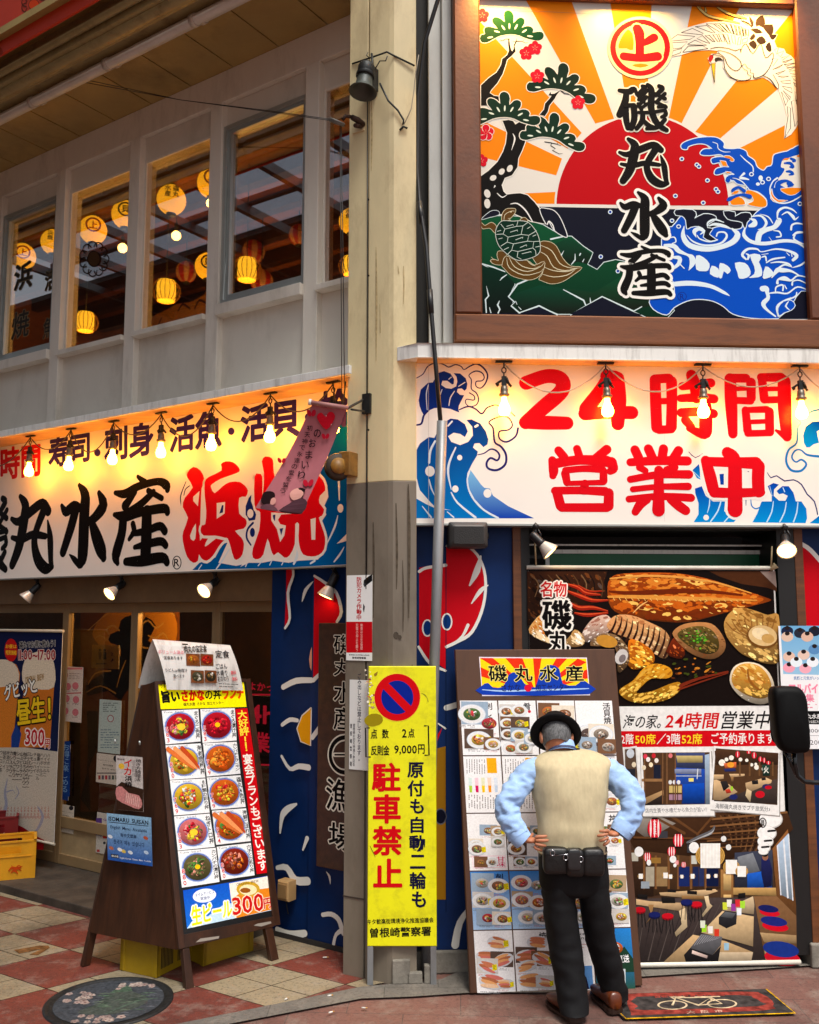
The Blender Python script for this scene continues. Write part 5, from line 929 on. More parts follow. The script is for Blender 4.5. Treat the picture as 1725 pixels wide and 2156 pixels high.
# ================================================================== THINGS ON AND AROUND THE COLUMN
CFr = Fr(CA, CB-CA, (0, 0, 1))
def sheet(name, lab, cat, fr, off, box, fn, view=None, thick=.002, group=None, m=None, par=None, backcol=None):
    """a flat printed sheet: its own outline (local a0,b0,a1,b1) plus the print on it"""
    a0, b0, a1, b1 = box; t = thing(name, lab, cat, fr.mat((a0+a1)/2, b0, off), group)
    b = MB(); b.box(fr, a0, a1, b0, b1, off-thick, off); b.build('sheet', backcol or M_white, t)
    a = Art(fr, off+.0008, view); fn(a, box); a.build('print', t, m); return t
def box_of(fr, off, x0, y0, x1, y1):
    xm, ym = (x0+x1)/2, (y0+y1)/2
    return fr.px(x0, ym, off)[0], fr.px(xm, y1, off)[1], fr.px(x1, ym, off)[0], fr.px(xm, y0, off)[1]
def lines(a, x0, y0, x1, y1, n, col=(90, 90, 90), w=.5, vert=False, seed=1, fill=.85):
    """rows of small writing too small to read in the photograph"""
    r = random.Random(seed)
    for k in range(n):
        q = k/n
        if vert:
            x = x0+(x1-x0)*(k+.5)/n; y = y0
            while y < y1-(y1-y0)*.1*r.random():
                h = (x1-x0)/n*r.uniform(.5, .9); ww = (x1-x0)/n*w
                if r.random() < fill: a.rect(x-ww/2, y, x+ww/2, min(y+h*.8, y1), col)
                y += h
        else:
            y = y0+(y1-y0)*(k+.5)/n; x = x0; hh = (y1-y0)/n*w
            xe = x1-(x1-x0)*.3*r.random()
            while x < xe:
                h = (y1-y0)/n*r.uniform(.5, 1.6)
                if r.random() < fill: a.rect(x, y-hh/2, min(x+h*.8, xe), y+hh/2, col)
                x += h
def cam_notice(a, bx):
    a.lrect(*bx, (236, 236, 234)); a.view(*Z3)
    a.rect(600, 490, 806, 736, (196, 14, 24)); a.text('防犯カメラ作動中', 682, 134, 720, 476, (190, 16, 30), vert=True, bold=.03)
    a.poly('740 160 775 130 806 110 806 165 760 200 745 215 735 195', (24, 24, 26)); a.poly('735 345 748 370 740 420 732 390', (40, 40, 44)); a.ell(745, 192, 9, 12, (70, 70, 74), 10)
    a.text('映像は公正な管理', 712, 505, 730, 712, (240, 190, 180), vert=True, bold=.01); a.text('犯罪の抑止を願う', 676, 505, 694, 728, (240, 190, 180), vert=True, bold=.01)
    a.text('曽根崎お初天神通り商店会', 622, 748, 784, 762, (40, 40, 44), bold=.02); a.text('曽根崎警察署', 648, 768, 756, 788, (30, 30, 34), bold=.03)
sheet('camera_notice', 'white and red security camera notice stuck on the grey column base', 'notice', CFr, .004, box_of(CFr, .004, 730, 1211, 784, 1391), cam_notice)
def paper_notice(a, bx):
    a.lrect(*bx, (226, 226, 224)); a.view(*Z3)
    a.text('ごみ出しなどは禁止しております。', 690, 900, 716, 1600, (44, 40, 60), vert=True, bold=.015)
    a.text('曽根崎お初天神通り商店会', 652, 1300, 668, 1640, (54, 54, 60), vert=True, bold=.015); a.text('曽根崎警察署', 630, 1300, 644, 1640, (54, 54, 60), vert=True, bold=.02, space=1.6)
sheet('paper_notice', 'white paper notice on the column half covered by the yellow sign', 'notice', CFr, .004, box_of(CFr, .004, 736, 1432, 792, 1622), paper_notice)
# tall wooden name board, partly hidden by the column
bx = box_of(LW, .09, 668, 1312, 786, 1836)
t = thing('name_board', 'tall dark brown wooden name board with white edged brush letters behind the column', 'sign', LW.mat((bx[0]+bx[2])/2, bx[1], .07))
b = MB(); b.box(LW, bx[0], bx[2], bx[1], bx[3], .03, .088); b.build('board', M_darkwood, t, bev=.004)
a = Art(LW, .09, Z3)
for ch, x0, y0, x1, y1 in (('磯', 500, 590, 660, 750), ('丸', 500, 780, 660, 925), ('水', 500, 965, 660, 1145), ('産', 500, 1165, 660, 1360), ('漁', 440, 1730, 640, 2010), ('場', 460, 2080, 670, 2330)):
    a.text(ch, x0, y0, x1, y1, (12, 10, 10), bold=.012, out=(.045, (226, 222, 206)))
a.stroke([(590+118*math.cos(q), 1550+140*math.sin(q)) for q in [PI*.5+PI*k/10 for k in range(11)]], (226, 222, 206), w=52, n=2); a.stroke([(590+118*math.cos(q), 1550+140*math.sin(q)) for q in [PI*.5+PI*k/10 for k in range(11)]], (12, 10, 10), w=30, n=2)
a.stroke([(505, 1548), (640, 1548)], (226, 222, 206), w=30, n=1); a.stroke([(510, 1548), (640, 1548)], (12, 10, 10), w=12, n=1)
a.build('lettering', t, M_paint)
# horn loudspeaker on a strap round the column
CR_ = Fr(CD, RW.u, (0, 0, 1))
t = thing('horn_loudspeaker', 'grey green horn loudspeaker hanging from a strap on the cream column', 'loudspeaker', CFr.wp(772, 200, .1))
hp = CFr.wp(768, 168, .11); ax = Vector((-.12, -.12, -1)).normalized()
m = Matrix.Translation(hp) @ ax.to_track_quat('Z', 'Y').to_matrix().to_4x4(); k = .93
b = MB(); b.lathe(m, [(.001, -.125*k), (.045, -.12*k), (.053, -.1*k), (.053, -.03*k), (.047, -.025*k)], 18); b.build('driver', M_iron, t)
b = MB(); b.lathe(m, [(.045, -.03*k), (.05, .0), (.054, .04*k), (.066, .075*k), (.088, .09*k), (.09, .096*k), (.084, .096*k), (.05, .05*k), (.02, .0), (.001, -.005)], 22); b.build('horn', mat('horn_green', (74, 78, 70), .5, var=.1), t)
b = MB(); b.lathe(m, [(.058, -.045*k), (.06, -.025*k), (.056, -.02*k)], 18); b.box(CFr, *[v for v in (CFr.px(785, 150, .05)[0]-.012, CFr.px(785, 150, .05)[0]+.012)], CFr.px(785, 185, .05)[1], CFr.px(785, 140, .05)[1], .0, .07); b.build('bracket', M_iron, t)
st = [CFr.wp(742, 134, .006), CFr.wp(790, 118, .02), CR_.wp(815, 109, .03), CR_.wp(830, 117, .006), CR_.wp(873, 138, .004)]
b = MB(); b.tube(st, .006, 6); b.tube([CFr.wp(783, 113, .03), CFr.wp(786, 150, .05)], .008, 6); b.tube([CFr.wp(778, 122, .03), CFr.wp(772, 116, .04), CFr.wp(775, 110, .03)], .003, 5); b.build('strap', M_iron, t)
b = MB(); b.tube([CFr.wp(787, 150, .05), CFr.wp(800, 128, .03), CR_.wp(812, 128, .02), CR_.wp(816, 118, .02)], .004, 5)
b.tube([CFr.wp(800, 175, .03), CR_.wp(818, 212, .02), CR_.wp(838, 232, .015), CR_.wp(850, 252, .012), CR_.wp(849, 262, .01)], .006, 6); b.build('wire', M_black, t)
t = thing('wire_clip', 'small dark wire clip with a thin wire on the right side of the cream column', 'clip', CR_.wp(848, 268, .01))
b = MB(); b.tube([CR_.wp(842, 274, .004), CR_.wp(850, 266, .012), CR_.wp(858, 270, .006)], .007, 6); b.build('hook', M_iron, t)
b = MB(); b.tube([CR_.wp(851, 262, .012), CR_.wp(866, 230, .02), CR_.wp(872, 190, .03), CR_.wp(876, 150, .05), CR_.wp(882, 115, .08)], .003, 5); b.build('wire', M_cable, t)
# bracket with pulley that leads the flag cords
t = thing('cord_pulley', 'rusty cord pulley bracket on the cream column below the loudspeaker', 'pulley', CFr.wp(752, 262, .03))
b = MB(); p0 = CFr.px(742, 282, .006); p1 = CFr.px(768, 250, .006); b.box(CFr, p0[0], p1[0], p0[1], p1[1], .0, .008); b.build('plate', M_cream, t, bev=.003)
M_rust = mat('rusty_iron', (70, 46, 32), .7, metal=.3, var=.3, scale=25, bump=.2)
b = MB(); b.tube([CFr.wp(764, 262, .01), CFr.wp(752, 252, .08), CFr.wp(740, 246, .11)], [.02, .02, .016], 8); b.tube([CFr.wp(760, 266, .02), CFr.wp(748, 264, .1)], .014, 8); b.tube([CFr.wp(742, 246, .1), CFr.wp(728, 244, .14), CFr.wp(722, 252, .15)], .011, 8); b.build('arm', M_rust, t)
c = CFr.wp(709, 257, .17); b = MB(); b.lathe(Matrix.Translation(c) @ Vector((.35, -.4, .85)).to_track_quat('Z', 'Y').to_matrix().to_4x4(), [(.001, -.012), (.05, -.012), (.056, -.006), (.05, 0), (.056, .006), (.05, .012), (.001, .012)], 18); b.build('wheel', mat('wheel_grey', (110, 106, 98), .5, metal=.3), t)
b = MB()
for dx in (0, 6): b.tube([CFr.wp(716+dx*.4, 258, .16), CFr.wp(718+dx*.7, 520, .16), CFr.wp(720+dx, 858, .19)], .0028, 5)
tag(b.build('double_halyard', M_black), 'double thin cord hanging from the rusty pulley to the pink flag', 'cord')
b = MB()
for dy in (0, 7): b.tube([CFr.wp(706, 252+dy*.4, .17), LW.wp(560, 232+dy*.3, .30), LW.wp(380, 210, .4), LW.wp(150, 168-dy, .62)], .0026, 5)
tag(b.build('overhead_wire', M_black), 'two thin wires running from the pulley to the eave pipes', 'wire')
b = MB(); b.tube([CFr.wp(774, 205, .004), CFr.wp(774, 520, .004), CFr.wp(772, 1010, .004), CFr.wp(771, 1240, .004)], .0035, 6); tag(b.build('column_cable', M_black), 'thin dark cable running down the joint of the cream column', 'cable')
# pink hanging flag on a roller rod, swung to the left
FO = RW.wp(690, 960, .62); FF = Fr(FO, (1, 0, 0), (0, 0, 1))
t = thing('hanging_flag', 'pink shrine visit flag with two printed figures swinging left from a rod on the column', 'flag', FF.wp(690, 850, 0))
cw = lambda x, y: FF.wp(x, y, -.012*math.sin((y-850)/235*5+.6)-.02*((y-850)/235)**2)
M_flag = mat_print('flag_cloth', .8, noise=.14, nscale=7)
a = Art(FF, 0, (0, 900, 1000, 1700, 1725))
def heart(x, y, s_, c): a.poly([(x+s_*p, y+s_*q) for p, q in ((0, .9), (-.9, -.1), (-.85, -.6), (-.45, -.75), (-.08, -.4), (.3, -.8), (.75, -.75), (.9, -.2))], c, 3)
heart(1555, 448, 46, (196, 20, 40)); a.text('恋', 1530, 425, 1582, 472, (236, 190, 190), bold=.01)
for k, (x, y) in enumerate(((1510, 505), (1485, 550), (1468, 605), (1450, 655), (1434, 705))): a.text('のおまいり'[k], x-17, y-18, x+17, y+20, (40, 20, 26), bold=.012)
for k, ch in enumerate('初天神で永遠の愛を誓う'): x = 1474-k*12.6; a.text(ch, x-13, 470+k*30.5, x+13, 494+k*30.5, (40, 20, 26), bold=.012)
for x, y, s_ in ((1485, 415, 20), (1550, 520, 17), (1340, 640, 17), (1468, 748, 24)): 
    for q in (-1, 1): a.ell(x+q*s_*.55, y, s_*.5, s_*.8, (176, 22, 44), 12, q*.4)
a.poly('1255 820 1262 800 1290 792 1310 800 1312 822 1300 835 1296 850 1265 860 1250 840', (34, 18, 20), 2); a.poly('1296 830 1312 822 1318 840 1308 856 1292 856', (200, 140, 130), 2); a.poly('1250 880 1262 860 1296 856 1330 888', (96, 60, 68), 2)
a.poly('1380 800 1400 778 1430 772 1450 795 1440 820 1420 835 1392 830', (204, 146, 134), 2); a.poly('1408 780 1430 770 1455 780 1450 800 1440 825 1412 835 1420 805', (30, 18, 20), 2); a.poly('1330 885 1380 850 1400 835 1440 822 1470 850 1445 902 1380 898', (70, 42, 50), 2)
for k in range(7): a.stroke([(1345+k*16, 880-k*7), (1362+k*16, 898-k*2)], (60, 30, 40), w=2.2, n=1)
fo = a.build('cloth_print', t, M_flag)
b = MB(); b.col = lin((168, 100, 106)); nx, ny = 16, 28; vs = []
for j in range(ny+1):
    for i in range(nx+1):
        y0 = j/ny; x = (1-y0)*(657+(728-657)*i/nx)+y0*(541+(636-541)*i/nx); y = (1-y0)*(852+11*i/nx)+y0*(1072+12*i/nx); vs.append(FF.wp(x, y, -.012))
b._add(vs, [(j*(nx+1)+i, j*(nx+1)+i+1, (j+1)*(nx+1)+i+1, (j+1)*(nx+1)+i) for j in range(ny) for i in range(nx)], True); fc = b.build('cloth', M_flag, t)
for ob in (fo, fc):      # the cloth bellies in the wind
    iv = ob.parent.matrix_world
    for v in ob.data.vertices:
        w = iv @ v.co; h = (FF.wp(690, 850, 0).z-w.z); s_ = (w.x-FF.wp(640, 960, 0).x)
        v.co.y += .05*math.sin(h*6.5)+.035*math.sin(s_*14+h*5)*min(1, h*3)
b = MB(); b.tube([FF.wp(655, 847, .0), FF.wp(734, 859, .0)], .013, 10); b.build('rod', mat('rod_pink', (170, 116, 112), .6), t)
b = MB(); b.tube([FF.wp(650, 846, 0), FF.wp(656, 847, 0)], .018, 10); b.build('rod_cap', M_white, t)
t = thing('flag_bracket', 'dark steel bracket arm on the column holding the pink flag', 'bracket', CFr.wp(775, 850, 0))
pa, pb = CFr.px(764, 872, .01), CFr.px(781, 828, .01); b = MB(); b.box(CFr, pa[0], pb[0], pa[1], pb[1], 0, .02); b.build('plate', M_iron, t)
b = MB(); b.tube([FF.wp(733, 859, 0), CFr.wp(764, 842, .03)], .008, 8); b.tube([FF.wp(740, 862, 0), CFr.wp(768, 866, .03)], .006, 8); b.build('arm', M_iron, t)
t = thing('cord_reel', 'rusty ochre cord reel bolted to the column above the grey base', 'reel', CFr.wp(722, 982, .05))
c = CFr.wp(712, 983, .1); rd = (Vector((.25, -1, .1))).normalized(); m = Matrix.Translation(c) @ rd.to_track_quat('Z', 'Y').to_matrix().to_4x4()
b = MB(); b.lathe(m, [(.001, -.03), (.078, -.03), (.082, -.024), (.07, -.018), (.07, .012), (.082, .018), (.078, .024), (.03, .026), (.001, .026)], 24); b.build('drum', mat('reel_rust', (62, 46, 30), .6, metal=.3, var=.3, scale=20), t)
b = MB(); b.lathe(m, [(.001, .027), (.05, .027), (.05, .034), (.001, .036)], 20); b.build('hub', mat('reel_ochre', (156, 110, 40), .5, var=.2, scale=20), t)
pa, pb = CFr.px(722, 1004, .05), CFr.px(745, 952, .05); b = MB(); b.box(CFr, pa[0], pb[0], pa[1], pb[1], .0, .10); b.build('mount', mat('reel_ochre2', (150, 104, 40), .55, var=.3, scale=14), t, bev=.004)
# grey conduit and black cable by the column
t = thing('cable_conduit', 'leaning grey conduit pipe with a black cable rising from its top beside the column', 'conduit', RW.wp(905, 2050, .2))
b = MB(); b.tube([RW.wp(931, 886, .29), RW.wp(918, 1300, .13), RW.wp(904, 1760, .08), RW.w(RW.px(898, 2050, .06)[0], 0.0, .06)], .031, 14); b.build('pipe', M_galv, t)
b = MB(); b.tube([RW.wp(928, 890, .29), RW.wp(917, 760, .29), RW.wp(907, 640, .27), RW.wp(898, 520, .24), RW.wp(884, 430, .18), RW.wp(879, 360, .13), RW.wp(880, 200, .14), RW.wp(894, 90, .2), RW.wp(922, 0, .26), RW.wp(950, -90, .3)], .0135, 8); b.tube([RW.wp(908, 660, .272), RW.wp(905, 610, .265)], .018, 8); b.tube([RW.wp(889, 470, .2), RW.wp(883, 425, .18)], .018, 8); b.build('cable', M_black, t)
# dark box loudspeaker under the right sign
t = thing('box_speaker', 'dark grey box speaker mounted under the right sign above the fish painting', 'loudspeaker', RW.wp(986, 1125, .1))
q = RW.px(946, 1152, .17); r_ = RW.px(1029, 1098, .17); b = MB(); b.bbox(RW, q[0], r_[0], q[1], r_[1], .01, .17, .03); b.build('cabinet', mat('speaker_grey', (54, 54, 54), .5, var=.1, scale=30, bump=.1), t, bev=.012)
b = MB(); b.box(RW, q[0]+.03, r_[0]-.03, q[1]+.02, r_[1]-.03, .168, .175); b.build('grille', mat('grille_black', (30, 30, 31), .7, bump=.4, bscale=200), t)
b = MB(); b.lathe(RW.mat(r_[0]+.004, (q[1]+r_[1])/2, .08) @ Matrix.Rotation(PI/2, 4, 'Y'), [(.001, -.01), (.018, -.008), (.018, .008), (.001, .01)], 12); b.build('knob', M_black, t)
# yellow no-parking stand
YO = grd(773, 2074); YE = grd(920, 2074); YF_ = Fr(YO, YE-YO, Vector((0, 0, 1)))
t = thing('no_parking_sign', 'bright yellow standing no parking sign with red and blue round mark beside the column', 'sign', YO)
cor = [YF_.px(*p) for p in ((762, 1406), (907, 1400), (921, 1989), (769, 1997))]
yb0, yb1 = (cor[2][1]+cor[3][1])/2, (cor[0][1]+cor[1][1])/2; yw = YF_.px(920, 2000)[0]
b = MB(); b.bbox(YF_, .0, yw, yb0, yb1, -.03, 0, .004); b.build('panel', mat('sign_yellow', (236, 232, 0), .45, var=.03, scale=5, dirt=(150, 140, 20), dscale=7, damt=.5), t)
for u in (.0, yw-.036): b = MB(); b.box(YF_, u, u+.034, -.005, yb0-.001, -.032, -.002); b.build('leg', M_galv, t, bev=.003)
b = MB(); b.box(YF_, .0, yw, yb0-.001, yb0+.012, -.034, -.0305) ; b.build('rear_rail', M_galv, t)
a = Art(YF_, .0008, Z3); YR = (206, 12, 22)
cx, cy = (1005, 1092); a.ell(cx, cy, 187, 193, (240, 214, 60), 48); a.ell(cx, cy, 182, 188, YR, 48); a.ell(cx, cy, 128, 134, (12, 36, 140), 40)
a.stroke([(cx-100, cy-100), (cx+100, cy+104)], YR, w=62, n=1, cap=False)
K_ = (20, 20, 52)
for t_, x0, y0, x1, y1 in (('点', 795, 1345, 845, 1420), ('数', 885, 1345, 936, 1418), ('2', 1044, 1345, 1078, 1410), ('点', 1092, 1340, 1142, 1412), ('反', 797, 1478, 842, 1552), ('則', 846, 1476, 892, 1552), ('金', 896, 1474, 942, 1550), ('9,000', 982, 1474, 1160, 1548), ('円', 1172, 1466, 1222, 1540)): a.text(t_, x0, y0, x1, y1, (24, 24, 20), bold=.022)
for t_ in ('782 1335 752 1335 756 1566 790 1566', '1222 1318 1252 1318 1258 1552 1226 1552'): a.stroke(P(t_), (24, 24, 20), w=11, n=1)
a.view(*Z4_)
for ch, x0, y0, x1, y1 in (('駐', 386, 36, 610, 262), ('車', 394, 294, 610, 522), ('禁', 392, 552, 620, 782), ('止', 398, 818, 622, 1042)): a.text(ch, x0, y0, x1, y1, YR, bold=.035)
for ch, x0, y0, x1, y1 in (('原', 672, 30, 800, 152), ('付', 674, 176, 802, 304), ('も', 694, 328, 802, 444), ('自', 698, 474, 800, 602), ('動', 686, 624, 812, 752), ('二', 694, 784, 814, 892), ('輪', 690, 924, 820, 1058), ('も', 708, 1082, 820, 1208)): a.text(ch, x0, y0, x1, y1, K_, bold=.03)
a.text('キタ歓楽街環境浄化推進協議会', 0, 0, 0, 0, (24, 24, 20), bold=.014, quad=((342, 1306), (882, 1290), (884, 1332), (344, 1350)))
a.text('曽根崎警察署', 0, 0, 0, 0, (24, 24, 20), bold=.025, quad=((366, 1380), (862, 1364), (862, 1440), (368, 1456)))
a.stroke('365 708 3 385 750 7 408 800 3', (120, 116, 30), n=2)
a.view(*Z3); r = random.Random(4)
for k in range(40):
    x, y = r.choice(((765, 900), (770, 960), (780, 990), (790, 1060), (775, 1110), (795, 1150))); x += r.uniform(-24, 30); y += r.uniform(-26, 26); s_ = r.uniform(5, 15); a.poly([(x+s_*math.cos(q)*r.uniform(.4, 1), y+s_*math.sin(q)*r.uniform(.4, 1)) for q in (0, 1, 2, 3, 4, 5)], r.choice(((226, 214, 190), (190, 150, 120), (240, 236, 220), (170, 60, 60), (120, 110, 90))))
a.poly('745 1260 800 1222 870 1230 892 1275 860 1310 790 1322 750 1300', (150, 132, 20), 2); a.poly('820 905 850 885 845 915 825 925', (150, 120, 40), 1)
for t_ in ('1195 1060 3 1230 1075 6 1255 1130 3', '1205 1060 3 1245 1100 4 1240 1140 2'): a.stroke(t_, (150, 146, 40), n=3)
a.build('print', t, M_vinyl)
# junction box on the navy wall
t = thing('junction_box', 'small beige junction box with a dangling wire low on the navy wall', 'box', LW.wp(596, 1872, .03))
q, r_ = LW.px(583, 1895, .1), LW.px(607, 1858, .1); b = MB(); b.bbox(LW, q[0], r_[0], q[1], r_[1], .022, .1, .008); b.build('case', mat('box_beige', (176, 140, 92), .5), t)
b = MB(); b.box(LW, q[0]+.012, r_[0]-.012, q[1]+.02, r_[1]-.02, .1, .108); b.build('cover', mat('box_beige2', (150, 116, 74), .5), t)
b = MB(); b.tube([LW.wp(603, 1893, .07), LW.wp(604, 1910, .07), LW.wp(607, 1925, .07)], .004, 5); b.build('wire', M_black, t)

# wear on the column: rust runs, glue residue, scratches
a = Art(CR_, .0006)
for t_ in ('855 746 1 862 738 3 866 746 1', '838 560 1 840 575 2', '850 560 1 851 600 2 850 640 1', '834 1060 2 836 1160 5 835 1240 2', '860 1020 2 862 1120 6 861 1300 2', '848 1180 1 850 1260 3 849 1330 1', '868 1400 2 869 1500 5 868 1600 2'): a.stroke(t_, (186, 164, 120) if float(t_.split()[1]) < 1000 else (88, 78, 66), n=3)
for x, y, r_ in ((834, 1338, 6), (842, 1342, 4), (838, 1700, 5)): a.ell(x, y, r_, r_*1.3, (74, 66, 58), 9)
a.build('column_wear', bpy.data.objects['column'], mat_print('wear_print', .7, noise=.3, nscale=40))
a = Art(CFr, .0006)
for t_ in ('782 200 1 783 270 4 782 360 1', '792 520 1 793 640 4 792 760 1', '800 640 1 801 700 2', '786 1100 2 787 1180 5 786 1300 2'): a.stroke(t_, (190, 168, 124) if float(t_.split()[1]) < 1000 else (88, 78, 66), n=3)
for x, y in ((776, 580), (776, 905), (776, 420)): a.ell(x, y, 2.4, 2.4, (60, 50, 40), 8)
a.build('column_wear', bpy.data.objects['column'], MATS['wear_print'])
# ================================================================== A-FRAME MENU SIGN
F1, F2, B1 = grd(403, 2081), grd(582, 2031), grd(183, 2034)
A1 = CAMP+ray(328, 1435)*(5.75/ray(328, 1435).y); F2 = F1+Vector((.386, .40, 0))
AF = Fr(F1, F2-F1, A1-F1); wA = (F2-F1).length
t = thing('a_frame_menu', 'dark brown wooden a-frame menu sign with rows of bowl photos and a beer ad', 'menu sign', (F1+F2+B1)/3)
hT = AF.px(328, 1435)[1]; zb = AF.px(480, 1970)[1]; Wd = AF.px(556, 1700)[0]
def afq(cor, c0, c1):
    b.prism([AF.w(*AF.px(x, y), c0) for x, y in cor], [AF.w(*AF.px(x, y), c1) for x, y in cor])
b = MB(); afq([(326, 1434), (332, 1434), (390, 1996), (377, 1999)], -.04, .0); afq([(518, 1430), (527, 1429), (591, 1947), (577, 1950)], -.04, .0)
afq([(332, 1434), (518, 1429), (519, 1436), (333, 1441)], -.04, -.001); afq([(388, 1968), (576, 1930), (578, 1951), (390, 1996)], -.04, -.001)
b.build('front_frame', M_darkwood, t, bev=.003)
b = MB(); afq([(333, 1441), (519, 1436), (576, 1930), (388, 1968)], -.03, -.012); pb_ = b.build('menu_panel', M_black, t)
for cor in ([(386, 1998), (400, 1995), (411, 2083), (394, 2085)], [(560, 1955), (575, 1952), (591, 2030), (575, 2033)]): b = MB(); afq(cor, -.04, -.005); b.build('leg', M_darkwood, t, bev=.003)
# rear frame and side board
D1 = (B1-F1); ridge = A1+AF.n*-.10
RB_ = F1+D1; BFr = Fr(RB_, -(F2-F1), (ridge-RB_))
lenb = (ridge-RB_).dot(BFr.v); b = MB(); b.box(BFr, -Wd, .03, .2, lenb, .0, .03); b.build('rear_board', M_darkwood, t, bev=.004)
for a0 in (-.02, -Wd): b = MB(); b.box(BFr, a0, a0+.05, 0, .199, -.004, .03); b.build('leg', M_darkwood, t, bev=.004)
s0 = AF.w(*AF.px(377, 1999), -.03); s1 = AF.w(*AF.px(326, 1435), -.03); s2 = BFr.w(.031, lenb, .0); s3 = BFr.w(.031, .2, .0)
sn = (s3-s0).cross(s1-s0).normalized()
if sn.dot(CAMP-s0) < 0: sn = -sn
b = MB(); b.poly([s0+sn*.004, s1+sn*.004, s2+sn*.004, s3+sn*.004], .016, sn); b.build('side_board', M_darkwood, t)
SFr = Fr(s0+sn*.006, (s0-s3), Vector((0, 0, 1))); 
a = Art(AF, .002, Z2); a.off = -.0115
M_photo = mat_print('photo_print', .35, noise=.22, nscale=90)
def dish(a, cx, cy, rx, ry, cols, seed, rim=((196, 206, 226), (92, 116, 186)), n=60, fill=.8):
    r = random.Random(seed)
    if rim: a.ell(cx, cy, rx, ry, rim[0], 24); a.ell(cx, cy, rx*.94, ry*.94, rim[1], 22); a.ell(cx, cy, rx*.84, ry*.84, (226, 224, 222), 20)
    a.ell(cx, cy, rx*fill, ry*fill, (tuple(v_*.5 for v_ in cols[0]), tuple(v_*.9 for v_ in cols[0])), 20)
    for k in range(n):
        q, d = r.uniform(0, 2*PI), math.sqrt(r.random())*.62*fill; s_ = r.uniform(.06, .3)*fill*(1.15-.6*min(1, k/40)); c = r.choice(cols); v = r.uniform(.6, 1.25); c = tuple(min(255, int(x*v)) for x in c); g = r.uniform(0, PI)
        x, y = cx+rx*d*math.cos(q), cy+ry*d*math.sin(q); w, h = rx*s_*r.uniform(.7, 1.5), rx*s_*r.uniform(.4, .9)
        a.ell(x, y, w, h, (tuple(v_*.62 for v_ in c), tuple(min(255, v_*1.12) for v_ in c)), 9, g)
        if r.random() < .6: a.ell(x-w*.2, y-h*.3, w*.45, h*.3, tuple(min(255, int(x_*1.25+20)) for x_ in c), 7, g)
a.poly('345 360 806 345 822 488 370 500', (250, 236, 10))
a.text('旨い', 0, 0, 0, 0, (20, 20, 20), bold=.035, quad=((372, 405), (465, 400), (470, 460), (380, 466)), out=(.02, (20, 20, 20)))
a.text('さかな', 0, 0, 0, 0, (214, 20, 10), bold=.035, quad=((478, 402), (595, 396), (600, 452), (484, 458)), out=(.02, (214, 20, 10)))
a.text('の丼', 0, 0, 0, 0, (20, 20, 20), bold=.03, quad=((602, 396), (685, 392), (690, 446), (606, 452)))
a.text('ランチ', 0, 0, 0, 0, (240, 70, 10), bold=.035, quad=((694, 390), (802, 386), (806, 442), (698, 446)), out=(.02, (240, 70, 10)))
a.text('うまい', 0, 0, 0, 0, (20, 20, 20), bold=.02, quad=((366, 370), (410, 368), (412, 384), (370, 388)))
a.text('磯丸水産 さかな 加工センター', 0, 0, 0, 0, (40, 30, 20), bold=.02, quad=((488, 466), (700, 458), (702, 474), (490, 484)))
PINK, TUNA, SALM, EGG, GRN, ROE, RICE, DK = (232, 120, 120), (206, 26, 44), (240, 110, 30), (250, 200, 50), (70, 120, 50), (226, 60, 10), (236, 226, 206), (110, 50, 30)
CELL = [((375, 508, 568, 500, 580, 670, 395, 685), 'まぐろ二色丼', '583', [TUNA, PINK, (216, 60, 70), EGG, GRN]), ((578, 500, 760, 495, 770, 665, 590, 678), 'まぐろ漬け丼', '583', [TUNA, (190, 16, 36), (226, 50, 60), TUNA]),
        ((395, 690, 580, 680, 605, 860, 418, 872), '海老問屋丼', '880', [EGG, (200, 90, 30), (240, 180, 90), SALM, GRN]), ((592, 680, 770, 672, 790, 840, 612, 855), 'カンパチとサーモン', '769', [SALM, (250, 140, 50), (240, 90, 20)]),
        ((418, 875, 605, 865, 628, 1045, 440, 1060), '8種類の彩り丼', '769', [EGG, SALM, TUNA, GRN, RICE, ROE]), ((612, 860, 790, 848, 818, 1015, 636, 1030), '磯丸4色丼', '769', [SALM, EGG, TUNA, (250, 150, 50)]),
        ((440, 1065, 628, 1050, 655, 1225, 460, 1245), 'ねぎトロ丼', '583', [PINK, TUNA, (220, 130, 120), GRN, EGG]), ((640, 1035, 820, 1022, 845, 1195, 662, 1215), '海鮮こぼれ丼', '954', [SALM, ROE, EGG, GRN, (180, 60, 20)]),
        ((460, 1248, 660, 1230, 680, 1410, 482, 1440), 'カンパチの漬け丼', '880', [(110, 100, 60), GRN, (200, 130, 110), (90, 80, 50)]), ((665, 1225, 845, 1205, 865, 1375, 690, 1400), '穴子との炙り丼', '880', [(150, 40, 24), SALM, (210, 120, 100), DK])]
